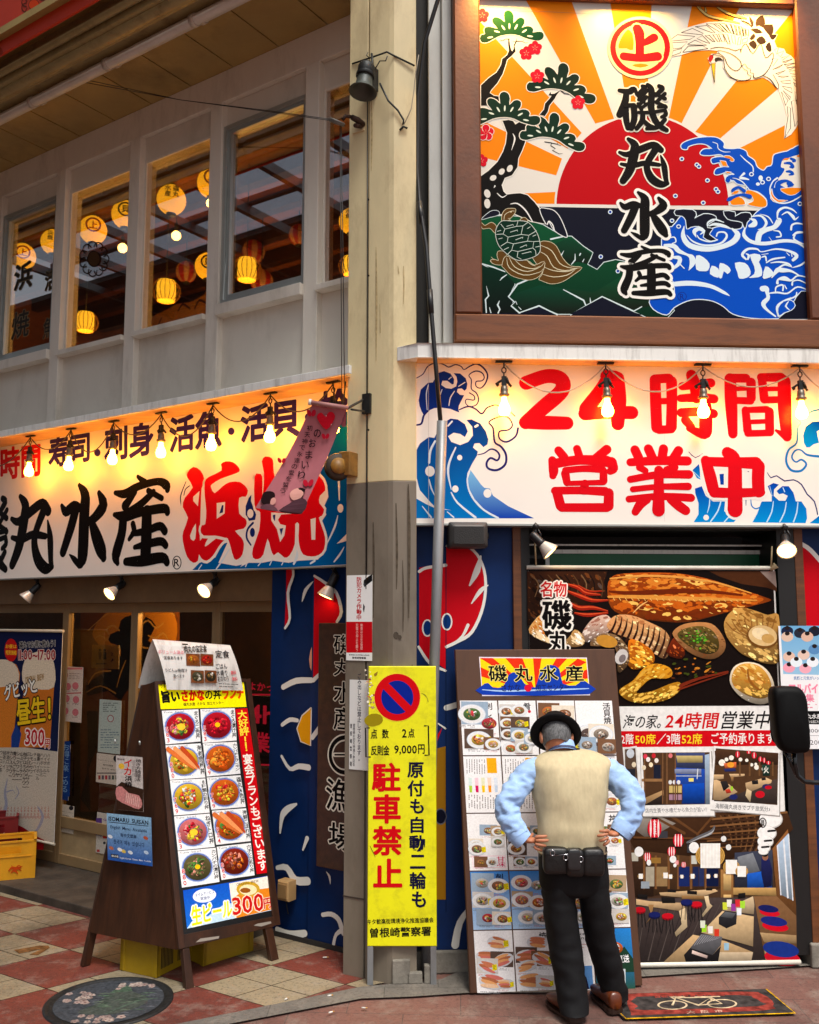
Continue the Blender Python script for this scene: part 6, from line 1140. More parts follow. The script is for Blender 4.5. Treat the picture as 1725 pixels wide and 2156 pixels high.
for k, (q, name, price, cols) in enumerate(CELL):
    Q = list(zip(q[::2], q[1::2])); a.poly(Q, (238, 236, 234))
    at = lambda u, v, Q=Q: tuple((1-u)*(1-v)*Q[0][i]+u*(1-v)*Q[1][i]+u*v*Q[2][i]+(1-u)*v*Q[3][i] for i in (0, 1))
    cx, cy = at(.46, .5); dish(a, cx, cy, 86, 80, cols, 40+k, n=80, fill=.86)
    if k in (0, 6): a.ell(cx+4, cy+2, 22, 18, EGG, 12)
    if k in (8, 1): a.ell(cx, cy-2, 14, 13, (252, 190, 20), 12)
    if k in (2, 7):
        for j in range(3): a.stroke([(*at(.05+.2*j, .12), 24), (*at(.4+.15*j, .45), 22), (*at(.7+.08*j, .72), 10)], ((214, 110, 50), (236, 150, 90), (190, 70, 30))[j], n=3)
    p0, p1, p2, p3 = at(.86, .06), at(.99, .05), at(1.0, .88), at(.87, .9)
    a.text(name, 0, 0, 0, 0, (20, 16, 16), vert=True, bold=.025, quad=(p0, p1, p2, p3), out=(.05, (238, 236, 234)))
    a.text(price, 0, 0, 0, 0, (206, 16, 40), vert=True, bold=.02, quad=(at(.04, .5), at(.12, .5), at(.13, .95), at(.05, .95)), out=(.05, (238, 236, 234)))
    a.text('Tuna bowl', 0, 0, 0, 0, (110, 110, 116), bold=0, quad=(at(.04, .03), at(.6, .02), at(.6, .07), at(.04, .08)))
    lines(a, *at(.3, .86), *at(.75, .94), 2, (120, 110, 106), .4, seed=k)
a.poly('762 500 826 495 946 1360 876 1370', (206, 10, 20))
a.text('大好評！！', 0, 0, 0, 0, (250, 226, 60), vert=True, bold=.03, quad=((772, 508), (820, 505), (848, 718), (795, 722)))
a.text('宴会プランもございます', 0, 0, 0, 0, (246, 238, 226), vert=True, bold=.03, quad=((800, 738), (848, 735), (938, 1345), (885, 1352)))
a.poly('487 1455 950 1375 970 1556 508 1656', ((30, 110, 206), (20, 80, 190))); a.poly('508 1656 970 1556 960 1480 700 1530 620 1590 540 1610', (190, 216, 236), 0)
a.poly('730 1418 945 1378 968 1552 760 1600 740 1500', (240, 230, 214)); a.poly('745 1500 800 1460 960 1440 970 1552 770 1600', (226, 130, 30)); a.ell(830, 1448, 62, 40, (206, 160, 40), 20); a.ell(830, 1452, 46, 28, (240, 220, 170), 18); a.ell(815, 1455, 28, 14, (150, 80, 20), 10)
a.text('ORIGINAL BREW', 0, 0, 0, 0, (120, 90, 30), bold=.01, quad=((768, 1418), (884, 1398), (886, 1412), (770, 1432)))
a.ell(600, 1482, 62, 36, (236, 238, 244), 24, -.15); a.text('タイムサービス', 0, 0, 0, 0, (50, 70, 130), bold=.01, quad=((550, 1472), (650, 1452), (652, 1470), (552, 1490))); a.text('実施中', 0, 0, 0, 0, (50, 70, 130), bold=.01, quad=((578, 1490), (626, 1482), (628, 1500), (580, 1508)))
a.text('生ビール', 0, 0, 0, 0, (236, 226, 10), bold=.03, quad=((528, 1540), (742, 1500), (746, 1590), (536, 1640)), out=(.07, (240, 240, 236)))
a.text('300', 0, 0, 0, 0, (200, 20, 20), bold=.02, quad=((744, 1496), (906, 1468), (914, 1560), (752, 1586)), out=(.05, (246, 220, 190))); a.text('円', 0, 0, 0, 0, (200, 20, 20), bold=.03, quad=((910, 1500), (948, 1492), (952, 1545), (914, 1552)), out=(.05, (246, 220, 190)))
a.build('menu_print', pb_, mat_print('glowing_menu', .3, noise=.12, nscale=90, emit=.16))  # print carries a faint glow of its own
# worn scraps on the lower rail
a = Art(AF, .0004, Z2)
for t_ in ('555 1728 580 1708 640 1700 680 1695 676 1708 600 1722', '860 1640 880 1630 950 1618 955 1628 900 1645'): a.poly(t_, (150, 140, 130))
a.build('paint_wear', t)
# folded paper draped over the ridge
t = thing('folded_menu_paper', 'white folded paper menu standing on top of the a-frame sign', 'paper menu', A1)
TP = Fr(AF.w(0, hT, .02), AF.u, (AF.v*1.0+Vector((0, -.06, .0)))); vw = Z2
def tq(x, y): 
    a_ = Art(TP, 0, vw); u, v = a_.L(x, y); return TP.w(u, v, 0)
c0, c1, c2, c3 = tq(336, 130), tq(740, 143), tq(800, 380), tq(402, 395)
bk0 = c0+AF.n*-.13+Vector((-.02, .02, -.27)); bk1 = c1+AF.n*-.13+Vector((0, .02, -.27))
b = MB(); N = 8
for (p, q, p2, q2, sg) in ((c0, c1, c3, c2, 1), (c0, c1, bk0, bk1, -1)):
    vs = []
    for j in range(N+1):
        f = j/N
        for i in range(7):
            g = i/6; w = p.lerp(p2, f).lerp(q.lerp(q2, f), g); w += AF.n*sg*(.018*math.sin(PI*f)); vs.append(w)
    b._add(vs, [(j*7+i, j*7+i+1, (j+1)*7+i+1, (j+1)*7+i) for j in range(N) for i in range(6)], True)
b.build('sheet', M_white, t)
a = Art(TP, .021, Z2)
a.text('ボリューム満点', 0, 0, 0, 0, (226, 100, 120), bold=.01, quad=((362, 185), (496, 184), (498, 203), (364, 206))); a.text('定食あります', 0, 0, 0, 0, (50, 50, 56), bold=.015, quad=((390, 216), (490, 214), (492, 232), (394, 235)))
a.text('うどんor味噌汁', 0, 0, 0, 0, (50, 50, 56), bold=.01, quad=((394, 282), (512, 278), (514, 298), (398, 302))); a.text('選べます', 0, 0, 0, 0, (50, 50, 56), bold=.01, quad=((436, 312), (496, 310), (498, 328), (438, 332)))
a.text('定食', 0, 0, 0, 0, (40, 40, 46), bold=.02, quad=((660, 174), (732, 172), (736, 210), (664, 214))); a.text('ごはん', 660, 245, 722, 268, (60, 60, 64)); a.text('大盛り', 662, 280, 722, 302, (50, 50, 54)); a.text('無料', 738, 278, 768, 298, (226, 80, 90)); a.text('おかわり', 668, 310, 728, 334, (50, 50, 54)); a.text('無料', 744, 312, 774, 330, (226, 80, 90)); lines(a, 676, 344, 780, 370, 2, (90, 90, 90), .35)
a.text('肉丸の宝定食', 498, 156, 620, 186, (40, 24, 20), bold=.02); a.rect(490, 146, 520, 154, (60, 50, 30))
for x0, y0, x1, y1, cs in ((508, 198, 580, 262, [(200, 110, 40), (150, 70, 30), EGG]), (582, 196, 650, 258, [(190, 40, 30), SALM, (120, 40, 20)]), (530, 285, 598, 352, [(90, 84, 60), RICE, (150, 110, 60)]), (602, 282, 664, 348, [(70, 60, 44), RICE, (190, 140, 70)])):
    a.rect(x0, y0, x1, y1, (120, 70, 40)); dish(a, (x0+x1)/2, (y0+y1)/2, (x1-x0)*.42, (y1-y0)*.4, cs, int(x0+y0), None, 12, 1.0)
a.build('print', t, M_photo)
# notices on the side board
def side_sheet(name, lab, cor, col, fn):
    t = thing(name, lab, 'notice', SFr.wp(*cor[3])); b = MB(); P4 = [SFr.wp(x, y, .001) for x, y in cor]; b.poly(P4, .0015, SFr.n); b.build('sheet', mat('sheet_'+name, col, .5, var=.04), t)
    a = Art(SFr, .0016); fn(a); a.build('print', t, M_photo)
Z8 = (0, 2150, 700, 2833, 1725); Z1 = (0, 1550, 500, 2300, 1437)
SFr.n = sn; SFr.v = Vector((0, 0, 1)); SFr.u = SFr.v.cross(sn)
def blue_n(a):
    a.poly([(243.5, 1706.5), (337.5, 1716), (332.5, 1820), (238, 1806)], ((36, 86, 170), (150, 192, 220))); a.view(*Z8)
    a.text('ISOMARU SUISAN', 0, 0, 0, 0, (12, 16, 36), bold=.03, quad=((800, 252), (1072, 282), (1070, 310), (798, 280)))
    a.stroke([(800, 290), (1070, 318)], (20, 30, 60), w=4, n=1)
    a.text('English Menu Available', 0, 0, 0, 0, (14, 24, 60), bold=.012, quad=((808, 312), (1058, 342), (1056, 370), (806, 340))); a.text('有中文菜単', 0, 0, 0, 0, (14, 24, 60), bold=.02, quad=((872, 365), (984, 380), (982, 406), (870, 392))); a.text('한국어 메뉴 있습니다', 0, 0, 0, 0, (14, 24, 60), bold=.015, quad=((822, 408), (1034, 434), (1032, 466), (820, 440)))
    for x, y, c in ((800, 390, (226, 230, 236)), (1046, 400, (190, 90, 60)), (802, 470, (190, 110, 80)), (885, 492, (226, 196, 90)), (932, 500, (230, 236, 240)), (1000, 495, (90, 130, 190)), (1042, 500, (200, 220, 240)), (860, 480, (240, 240, 240))): a.ell(x, y, 18, 12, c, 10, .5)
    a.poly('795 510 848 516 848 542 795 534', (14, 14, 24)); a.text('磯丸水産', 0, 0, 0, 0, (236, 236, 236), bold=.02, quad=((800, 516), (846, 521), (846, 537), (800, 531)))
    a.text('English Korean Chinese Menu Available', 0, 0, 0, 0, (236, 240, 244), bold=.01, quad=((856, 530), (1070, 556), (1070, 572), (856, 546)))
side_sheet('language_notice', 'blue english menu notice on the side of the a-frame sign', [(243.5, 1706.5), (337.5, 1716), (332.5, 1820), (238, 1806)], (90, 140, 196), blue_n)
def squid_n(a):
    a.view(*Z1); a.poly('1030 1532 1240 1546 1216 1980 1004 1964', (206, 196, 190)); a.poly('1014 1780 1060 1740 1120 1770 1228 1800 1216 1980 1004 1964', (60, 40, 30)); a.poly('1012 1790 1060 1780 1110 1830 1190 1850 1212 1920 1180 1960 1100 1930 1010 1880', (214, 140, 136), 2)
    for k in range(8): a.stroke([(1095+k*14, 1830+k*6), (1082+k*14, 1900+k*6)], (240, 200, 190), w=6, n=1)
    a.text('イカ', 1095, 1560, 1140, 1690, (206, 20, 20), vert=True, bold=.03); a.text('の', 1120, 1700, 1140, 1720, (60, 20, 20)); a.text('浜焼', 1090, 1690, 1140, 1790, (24, 18, 18), vert=True, bold=.03); a.text('焼き方調理法', 1186, 1560, 1212, 1740, (40, 30, 30), vert=True, bold=.02); a.ell(1068, 1618, 24, 24, (240, 190, 60), 12); a.text('磯丸水産', 1040, 1552, 1096, 1572, (60, 20, 20), bold=.02); lines(a, 1150, 1570, 1182, 1700, 3, (110, 90, 90), .4, True)
side_sheet('squid_poster', 'small squid poster with red writing on the side of the a-frame sign', [(272.8, 1585.5), (328.4, 1589.5), (322, 1704), (266, 1699.5)], (206, 196, 190), squid_n)
b = MB()
for x, y in ((273, 1560), (325, 1563)): b.tube([SFr.wp(x, y, .003), SFr.wp(x, y-8, .006)], .006, 8)
b.build('hook', M_alu, bpy.data.objects['a_frame_menu'])
# ------------------------------------------------------------------ crates
M_cry = mat('crate_yellow', (160, 128, 10), .45, var=.1, scale=5, dirt=(120, 86, 10), dscale=4, damt=.5); M_crb = mat('crate_amber', (226, 158, 16), .45, var=.08, dirt=(140, 90, 10), dscale=4, damt=.4); M_crr = mat('crate_red', (110, 10, 12), .45, var=.1)
def crate(lab, fr, w, d, h, m, slots, group=None, emblem=False):
    """plastic crate: four walls with a slotted panel and rim, ribs, floor; fr = front face, depth goes back"""
    t = thing('plastic_crate', lab, 'crate', fr.mat(w/2, 0, -d/2), group)
    sides = [(fr, w), (Fr(fr.w(w, 0, 0), -fr.n, fr.v), d), (Fr(fr.w(w, 0, -d), -fr.u, fr.v), w), (Fr(fr.w(0, 0, -d), fr.n, fr.v), d)]
    b = MB()
    for f, L in sides:
        hl, hr = (L*.26, L*.74) if not slots else (L*.5, L*.5)
        b.box(f, .012, L-.012, .0, h*.62, -.012, -.003); b.box(f, .012, hl, h*.62, h*.86, -.012, -.003); b.box(f, hr, L-.012, h*.62, h*.86, -.012, -.003); b.box(f, .012, L-.012, h*.86, h-.012, -.012, -.003)
        if not slots: b.box(f, hl, hr, h*.62, h*.66, -.012, -.003)
    b.box(fr, .01, w-.01, .004, .012, -d+.01, -.01); b.build('body', m, t)
    b = MB()
    for f, L in sides: b.box(f, -.004, L+.004, h-.012, h, -.016, .004); b.box(f, .0, L, h*.58, h*.60, -.003, .003)
    for f, L in sides: b.box(f, -.002, .03, .0, h-.012, -.02, .002); b.box(f, L-.03, L+.002, .0, h-.012, -.02, .0021)
    b.build('rim', m, t, bev=.003)
    if slots:
        b = MB()
        for f, L in sides[1:2]:
            for k in range(9):
                for j in range(2): b.box(f, L*.12+k*L*.035+j*L*.42, L*.12+k*L*.035+j*L*.42+.007, h*.12, h*.5, -.004, -.0024)
        b.build('slots', M_dark, t)
    return t
ca_, cb_, cc_ = grd(329, 2060), grd(253, 2043), grd(390, 2046)
uu = (ca_-cb_).normalized(); f = Fr(cb_, uu, (0, 0, 1)); crate('dirty yellow crate under the a-frame sign, nearer to the manhole', f, (ca_-cb_).length, .34, .30, M_cry, True, 'crates under the a-frame')
f = Fr(grd(428, 2035), AF.u, (0, 0, 1)); crate('yellow crate under the right half of the a-frame sign', f, .36, .28, .26, M_cry, True, 'crates under the a-frame')
q = CAMP+ray(73, 1848)*((.058-CH)/ray(73, 1848).z); cu2 = Vector((.93, .37, 0)).normalized(); f = Fr(q-cu2*.40, cu2, (0, 0, 1)); t = crate('bright yellow bottle crate with red dragon emblem on the entrance step', f, .40, .3, .285, M_crb, False)
a = Art(f, .0035, Z8); 
for t_ in ('60 640 8 80 620 16 105 625 22 130 620 16 150 610 6', '75 655 6 90 640 14 110 645 12 120 660 6', '110 620 8 125 605 8 140 608 4', '85 620 6 80 605 4', '130 630 8 145 640 5'): a.stroke(t_, (196, 70, 20), n=3)
a.build('emblem', t)
f2 = Fr(f.w(-.12, 0, -.36), f.u, (0, 0, 1)); f2.o.z = .058; crate('dark red crate standing behind the bright yellow bottle crate', f2, .38, .3, .40, M_crr, False)
# ------------------------------------------------------------------ beer banner on the left door, posters on the glass
BO = .04
bx = box_of(LW, BO, -60, 1329, 123, 1760); bb = LW.px(88, 1772, BO)[1]
t = thing('beer_banner', 'tall beer banner with two beer glasses and a drink price list on the left door', 'banner', LW.mat(bx[0], bb, BO))
b = MB(); b.box(LW, bx[0]-.4, bx[2], bb, bx[3], BO-.004, BO-.001); b.build('cloth', M_white, t)
b = MB(); zt = bx[3]+.006; b.tube([LW.w(bx[0]-.4, zt, BO), LW.w(bx[2]+.01, zt, BO)], .012, 10); b.tube([LW.w(bx[0]-.4, bb, BO), LW.w(bx[2]+.01, bb, BO)], .010, 10); b.build('rod', mat('rod_cream', (190, 180, 160), .5), t)
a = Art(LW, BO, Z1); r0 = LW.px(0, 0, BO)
a.lrect(bx[0]-.4, bb, bx[2], bx[3], (190, 180, 164)); zs = LW.px(60, 1722, BO)[1]; zsp = a.L(200, 1490)[1]
a.loc([(bx[0]-.4, zsp), (bx[2], zsp), (bx[2], bx[3]), (bx[0]-.4, bx[3])], ((22, 32, 66), (12, 20, 60)))
a.poly('-120 860 0 830 60 800 130 830 160 900 150 1000 100 1490 -100 1490', (206, 120, 40)); a.poly('-120 800 0 790 80 800 140 860 150 960 80 1000 -120 1000', (216, 200, 176), 2)
a.poly('180 860 220 760 330 720 410 770 435 900 430 1020 395 1490 150 1490 190 1000', (196, 110, 36)); a.poly('175 900 200 790 260 740 340 725 410 770 440 880 430 1010 330 1030 200 1000', (220, 204, 178), 2)
a.text('ORIGINAL BREW', 0, 0, 0, 0, (150, 110, 50), bold=.02, quad=((200, 930), (350, 900), (350, 950), (205, 985))); a.poly('90 1400 130 1300 170 1380 150 1490 90 1490', (30, 60, 130))
a.ell(88, 716, 52, 92, (190, 20, 20), 20); a.text('お昼は', 46, 670, 132, 702, (246, 190, 40), bold=.02); a.text('特別価格', 46, 715, 132, 755, (246, 190, 40), bold=.02)
a.text('磯丸でお得に飲もう！', 0, 0, 0, 0, (24, 20, 30), bold=.03, quad=((155, 650), (440, 632), (440, 690), (155, 700)), out=(.05, (206, 200, 190)))
a.text('11:00~17:00', 0, 0, 0, 0, (150, 20, 24), bold=.02, quad=((148, 715), (440, 712), (440, 795), (148, 792)), out=(.05, (226, 200, 190)))
a.text('グビッと', 0, 0, 0, 0, (240, 236, 226), bold=.03, quad=((30, 1000), (270, 930), (300, 1050), (40, 1120)), out=(.06, (30, 20, 20)))
a.text('昼生！', 0, 0, 0, 0, (236, 196, 30), bold=.03, quad=((130, 1110), (400, 1080), (405, 1270), (140, 1310)), out=(.05, (40, 24, 10)))
a.text('300', 0, 0, 0, 0, (180, 20, 24), bold=.02, quad=((205, 1345), (355, 1345), (350, 1480), (200, 1465)), out=(.07, (236, 220, 214))); a.text('円', 360, 1420, 396, 1500, (180, 20, 24), bold=.02, out=(.06, (236, 220, 214)))
for k, tt in enumerate(('ハイボール', 'ハイボール二', 'ハイボール三', '稲妻ハイボール', 'チューハイ', 'レモンサワー', '三ヶ日みかんサワー', '柚子はちみつサワー', '山ぶどうサワー', 'シークワーサー', '青りんごサワー', 'カシスサワー', '梅酒ロック', '緑茶ハイ', 'ウーロン茶')):
    x = 385-k*27; a.text(tt, x-9, 1540-k*2, x+9, 1540+len(tt)*30, (36, 30, 34), vert=True, bold=.012); a.text('290円', x-8, 1960, x+8, 2060, (170, 60, 60), vert=True, bold=.01)
a.view(*Z8); a.poly('-200 200 60 300 160 345 240 400 303 430 296 497 -200 480', (140, 14, 24)); a.view(*Z1)
for t_ in ('60 1740 6 40 1850 24 50 1950 30 10 2080 36', '40 1850 10 100 1830 6 120 1860 3', '300 1960 8 340 2040 26 300 2140 20 240 2200 10', '130 1800 5 150 1850 10 120 1900 5'): a.stroke(t_, (150, 150, 166), n=3)
a.build('print', t, M_photo)
def door_sheet(name, lab, x0, y0, x1, y1, col, fn, off=-.15, cat='notice'):
    bx = box_of(LW, off, x0, y0, x1, y1); t = thing(name, lab, cat, LW.mat((bx[0]+bx[2])/2, bx[1], off), 'notices on the glass doors')
    b = MB(); b.box(LW, bx[0], bx[2], bx[1], bx[3], off-.0015, off); b.build('sheet', M_white, t); a = Art(LW, off+.0006); a.lrect(*bx, col); fn(a); a.build('print', t, M_photo)
def n1(a):
    a.view(*Z1); a.rect(500, 855, 655, 870, (206, 120, 120)); a.ell(525, 915, 16, 28, (170, 110, 100), 10); lines(a, 550, 895, 645, 950, 4, (150, 130, 120), .4)
    for x, y in ((540, 1005), (600, 1000), (530, 1100), (605, 1110), (520, 1200), (600, 1210)): a.ell(x, y, 26, 30, (196, 110, 116), 10); lines(a, x-28, y+24, x+28, y+44, 2, (140, 110, 106), .5, seed=x)
    a.stroke([(495, 1060), (645, 1056)], (170, 40, 50), w=6, n=1)
door_sheet('menu_leaflet', 'pinkish leaflet with small pictures on the left glass door', 130, 1404, 173, 1520, (206, 190, 178), n1)
def n2(a):
    a.view(*Z1); lines(a, 820, 1130, 950, 1210, 5, (90, 100, 96), .4, seed=3); a.ell(880, 1260, 26, 30, (150, 50, 50), 14); a.ell(880, 1260, 20, 24, (186, 196, 190), 14); lines(a, 800, 1340, 950, 1500, 8, (100, 120, 130), .35, seed=5)
door_sheet('green_leaflet', 'pale green leaflet with a red round picture on the second glass door', 208, 1474, 254, 1586, (176, 188, 178), n2)
def n3(a):
    a.view(*Z1); a.text('English Menu Available', 780, 1585, 945, 1612, (60, 50, 46), bold=.015); a.text('有中文菜単', 820, 1620, 900, 1645, (60, 50, 46), bold=.02); a.text('한국어 메뉴', 810, 1650, 915, 1675, (60, 50, 46), bold=.02); a.rect(770, 1690, 945, 1698, (60, 60, 66)); a.ell(922, 1578, 20, 26, (40, 36, 40), 12)
    for k in range(6): a.rect(782+k*27, 1712, 800+k*27, 1745, ((150, 60, 50), (90, 80, 90), (160, 50, 60), (110, 90, 100), (70, 80, 70), (120, 110, 100))[k])
door_sheet('language_leaflet', 'white english menu leaflet on the second glass door', 203, 1588, 248, 1650, (200, 188, 172), n3)
def n4(a):
    a.view(*Z8); a.text('English Menu Available', 385, 225, 498, 250, (60, 50, 46), bold=.015); a.text('有中文菜単', 420, 255, 470, 272, (60, 50, 46), bold=.02); a.text('한국어 메뉴', 390, 278, 480, 298, (60, 50, 46), bold=.02); a.rect(365, 305, 498, 311, (60, 60, 66)); a.ell(486, 212, 16, 16, (40, 36, 40), 12)
    for k in range(6): a.rect(372+k*20, 325, 387+k*20, 350, ((150, 60, 50), (90, 80, 90), (160, 50, 60), (110, 90, 100), (70, 80, 70), (120, 110, 100))[k])
door_sheet('language_leaflet', 'white english menu leaflet on the beige panel of the door', 111, 1694, 155, 1752, (200, 188, 172), n4, -.155)
def n5(a):
    a.view(*Z8); a.rect(655, 280, 695, 345, (90, 60, 130)); a.text('QP', 705, 285, 740, 305, (120, 60, 140), bold=.03); a.text('VISA', 708, 330, 750, 350, (30, 40, 110), bold=.03); a.text('Edy', 655, 385, 695, 410, (40, 60, 130), bold=.03); a.rect(702, 370, 740, 420, (190, 50, 40)); a.ell(712, 450, 10, 10, (60, 60, 64), 10); a.rect(655, 350, 698, 380, (226, 224, 220)); a.rect(660, 495, 680, 512, (190, 60, 60))
door_sheet('card_stickers', 'column of payment card stickers low on the second door', 203, 1712, 230, 1798, (196, 188, 176), n5, -.155)
def n6(a):
    a.view(*Z1); a.ell(795, 715, 11, 12, (60, 30, 10), 10); a.poly('783 730 808 730 804 790 788 790', (90, 30, 10)); a.ell(832, 718, 11, 12, (20, 16, 10), 10); a.rect(820, 730, 846, 790, (20, 16, 10)); a.text('2', 880, 735, 900, 760, (40, 24, 6), bold=.02); a.poly('880 815 895 780 905 795', (40, 24, 6)); lines(a, 765, 815, 850, 832, 1, (70, 44, 10), .7)
door_sheet('toilet_notice', 'amber toilet notice with two figures inside the second door', 193, 1358, 251, 1408, (186, 136, 44), n6, -.2)
def n7(a):
    a.view(*Z1); a.poly('495 1440 560 1440 555 1880 440 1880 455 1500', (26, 60, 130)); a.text('お得に楽しめる', 500, 1460, 540, 1850, (130, 170, 210), vert=True, bold=.01)
door_sheet('blue_strip', 'narrow blue sticker strip on the left glass door', 118, 1566, 146, 1684, (26, 56, 120), n7)
# red framed 24h sign behind the right door, small red lamps
bx = box_of(LW, -.3, 518, 1466, 586, 1612)
t = thing('opening_hours_board', 'dark board with red 24h lettering and red frame behind the right glass door', 'sign', LW.mat(bx[0], bx[1], -.31))
b = MB(); b.box(LW, bx[0]-.3, bx[2], bx[1], bx[3], -.33, -.302); b.build('board', mat('board_dark', (30, 14, 16), .5), t)
a = Art(LW, -.3, Z2); RS = (206, 30, 60)
for t_ in ('560 420 990 424 978 795 560 780',): a.stroke(P(t_), RS, w=8, n=1)
a.text('24h', 760, 470, 968, 580, RS, bold=.03); a.text('営業', 760, 610, 944, 730, RS, bold=.03); a.text('あててよかった', 700, 350, 1015, 410, RS, bold=.03)
a.build('lettering', t, mat_print('red_sign_print', .5, emit=.9))
# amber and black wave curtain inside the doors
t = thing('shop_curtain', 'amber and black painted curtain with a sea figure inside the glass doors', 'curtain', LW.mat(-2.2, .1, -.9))
a = Art(LW, -.9, Z1); AM = (206, 140, 40)
a.poly('640 340 1430 320 1420 2000 640 2000', (120, 70, 24)); a.poly('740 560 820 440 980 340 1230 330 1390 440 1400 640 1300 760 1100 800 900 780 760 640', AM, 3)
a.poly('860 600 940 560 960 480 1040 440 1120 500 1160 450 1240 520 1180 640 1260 700 1200 800 1260 1000 1160 1100 1040 1000 960 1120 860 1040 700 1080 690 980 820 900 960 760 940 680 880 660', (16, 12, 8), 2)
for t_ in ('840 640 10 870 600 14 850 550 14 900 520 12 950 560 10', '760 620 6 800 600 10 860 640 10', '1120 520 8 1180 480 12 1240 540 10 1300 500 10', '1180 600 8 1240 620 14 1300 580 12 1340 640 8', '700 990 6 760 900 10 880 880 10', '930 1010 6 960 900 10 1000 800 8', '1080 560 6 1120 680 10 1180 700 8', '690 1050 6 800 1000 8 920 1060 10', '700 560 6 900 400 8 1200 335 8 1390 440 8'): a.stroke(t_, (214, 170, 90), n=3)
a.poly('690 1200 780 1200 770 1500 690 1700 640 1900 720 2000 700 1500', (24, 16, 10)); a.build('cloth_print', t)
sl_ = MB(); 
L = bpy.data.lights.new('shop_light', 'POINT'); o = bpy.data.objects.new('shop_light', L); COL.objects.link(o); L.energy = 130; L.color = (1, .58, .18); L.shadow_soft_size = .15; o.location = LW.w(-1.9, 2.25, -.55)
t = thing('shop_lamp', 'round pendant lamp glowing inside the glass doors', 'lamp', LW.w(-1.9, 2.45, -.75)); b = MB(); b.ball(LW.w(-1.9, 2.42, -.75), .07, 12); b.build('globe', G_lan, t); b = MB(); b.tube([LW.w(-1.9, 2.48, -.75), LW.w(-1.9, 2.6, -.75)], .008, 6); b.build('stem', M_black, t)
# ================================================================== LEANING MENU BOARD
Q0, Q1 = grd(1003, 2092), grd(1354, 2076)
TLp = RW.wp(970, 1364, .10)
MF = Fr(Q0, Q1-Q0, TLp-Q0); mw = (Q1-Q0).length; mh = (MF.px(970, 1364)[1]+MF.px(1293, 1364)[1])/2
t = thing('menu_board', 'tall brown menu board with colourful header and food pictures leaning by the doorway', 'menu board', (Q0+Q1)/2)
ml = MF.px(971, 1370)[0]; mr = MF.px(1294, 1366)[0]
b = MB(); b.bbox(MF, min(ml, 0), max(mr, mw), .0, mh, -.03, -.002, .004); b.build('board', mat('board_brown', (84, 52, 32), .5, var=.2, scale=3, stretch=(5, 5, .6), dirt=(50, 30, 18), dscale=3, damt=.5), t)
a = Art(MF, 0, Z5)
HD = ((183, 132), (776, 124), (790, 332), (196, 348)); a.poly(list(HD), (226, 214, 226)); hq = [(188, 138), (772, 130), (785, 326), (200, 341)]; a.poly(hq, (250, 214, 20))
hx = lambda u, v: tuple((1-u)*(1-v)*hq[0][i]+u*(1-v)*hq[1][i]+u*v*hq[2][i]+(1-u)*v*hq[3][i] for i in (0, 1))
for u0, u1, v0, v1 in ((0, .12, 0, 0), (.24, .4, 0, 0), (.5, .58, 0, 0), (.72, .82, 0, 0), (.92, 1, 0, .1), (0, 0, .25, .5), (1, 1, .3, .55), (0, 0, .75, .95)): a.poly([hx(.5, .95), hx(u0, v0), hx(u1, v1)], (226, 50, 20))
a.poly([hx(0, 1), hx(0, .75), hx(.06, .68), hx(.1, .8), hx(.2, .78), hx(.26, .45), hx(.34, .4), hx(.4, .7), hx(.5, .8), hx(.56, .35), hx(.66, .18), hx(.74, .3), hx(.76, .7), hx(.88, .75), hx(.94, .62), hx(1, .7), hx(1, 1)], (20, 60, 170), 2)
a.stroke([(*hx(.0, .86), 4), (*hx(.2, .9), 8), (*hx(.5, .88), 8), (*hx(.8, .86), 8), (*hx(1, .84), 4)], (170, 200, 236), n=4); a.stroke([(*hx(.56, .4), 3), (*hx(.64, .28), 7), (*hx(.7, .36), 5)], (190, 214, 240), n=3)
for k, ch in enumerate('磯丸水産'):
    u = .07+.24*k; a.text(ch, 0, 0, 0, 0, (14, 10, 16), bold=.02, quad=(hx(u, .2), hx(u+.17, .19), hx(u+.17, .63), hx(u, .64)), out=(.035, (240, 226, 120)))
a.text('さかな', 0, 0, 0, 0, (24, 30, 80), bold=.012, quad=(hx(.18, .72), hx(.36, .71), hx(.36, .9), hx(.18, .91))); a.ell(*hx(.43, .82), 20, 20, (214, 20, 50), 14); a.text('加工センター', 0, 0, 0, 0, (24, 30, 80), bold=.012, quad=(hx(.5, .72), hx(.82, .7), hx(.82, .89), hx(.5, .91)))
G = [(70, 372), (912, 356), (1016, 1950), (138, 1990)]
gx = lambda u, v: tuple((1-u)*(1-v)*G[0][i]+u*(1-v)*G[1][i]+u*v*G[2][i]+(1-u)*v*G[3][i] for i in (0, 1))
VR_ = [0, .19, .386, .583, .785, 1.0]; TITLE = {(0, 0): '刺し盛', (0, 1): '肴', (0, 3): '活貝焼', (1, 3): '鮮', (2, 0): '甘味', (2, 3): '丼', (3, 0): '刺身', (4, 1): '焼', (4, 3): '魚'}
PAL = {0: [TUNA, SALM, PINK, GRN, EGG], 1: [GRN, EGG, SALM, (190, 120, 60), (150, 160, 120)], 2: [(190, 100, 60), EGG, SALM, (140, 80, 40)], 3: [(80, 60, 56), (130, 120, 116), (60, 44, 40), (170, 150, 130)]}
rnd = random.Random(11); soft = lambda c, k=.22: tuple(int(v*(1-k)+w*k) for v, w in zip(c, (206, 190, 176))); PAL = {k: [soft(c) for c in v]+[soft((236, 226, 214)), soft((150, 90, 60))] for k, v in PAL.items()}
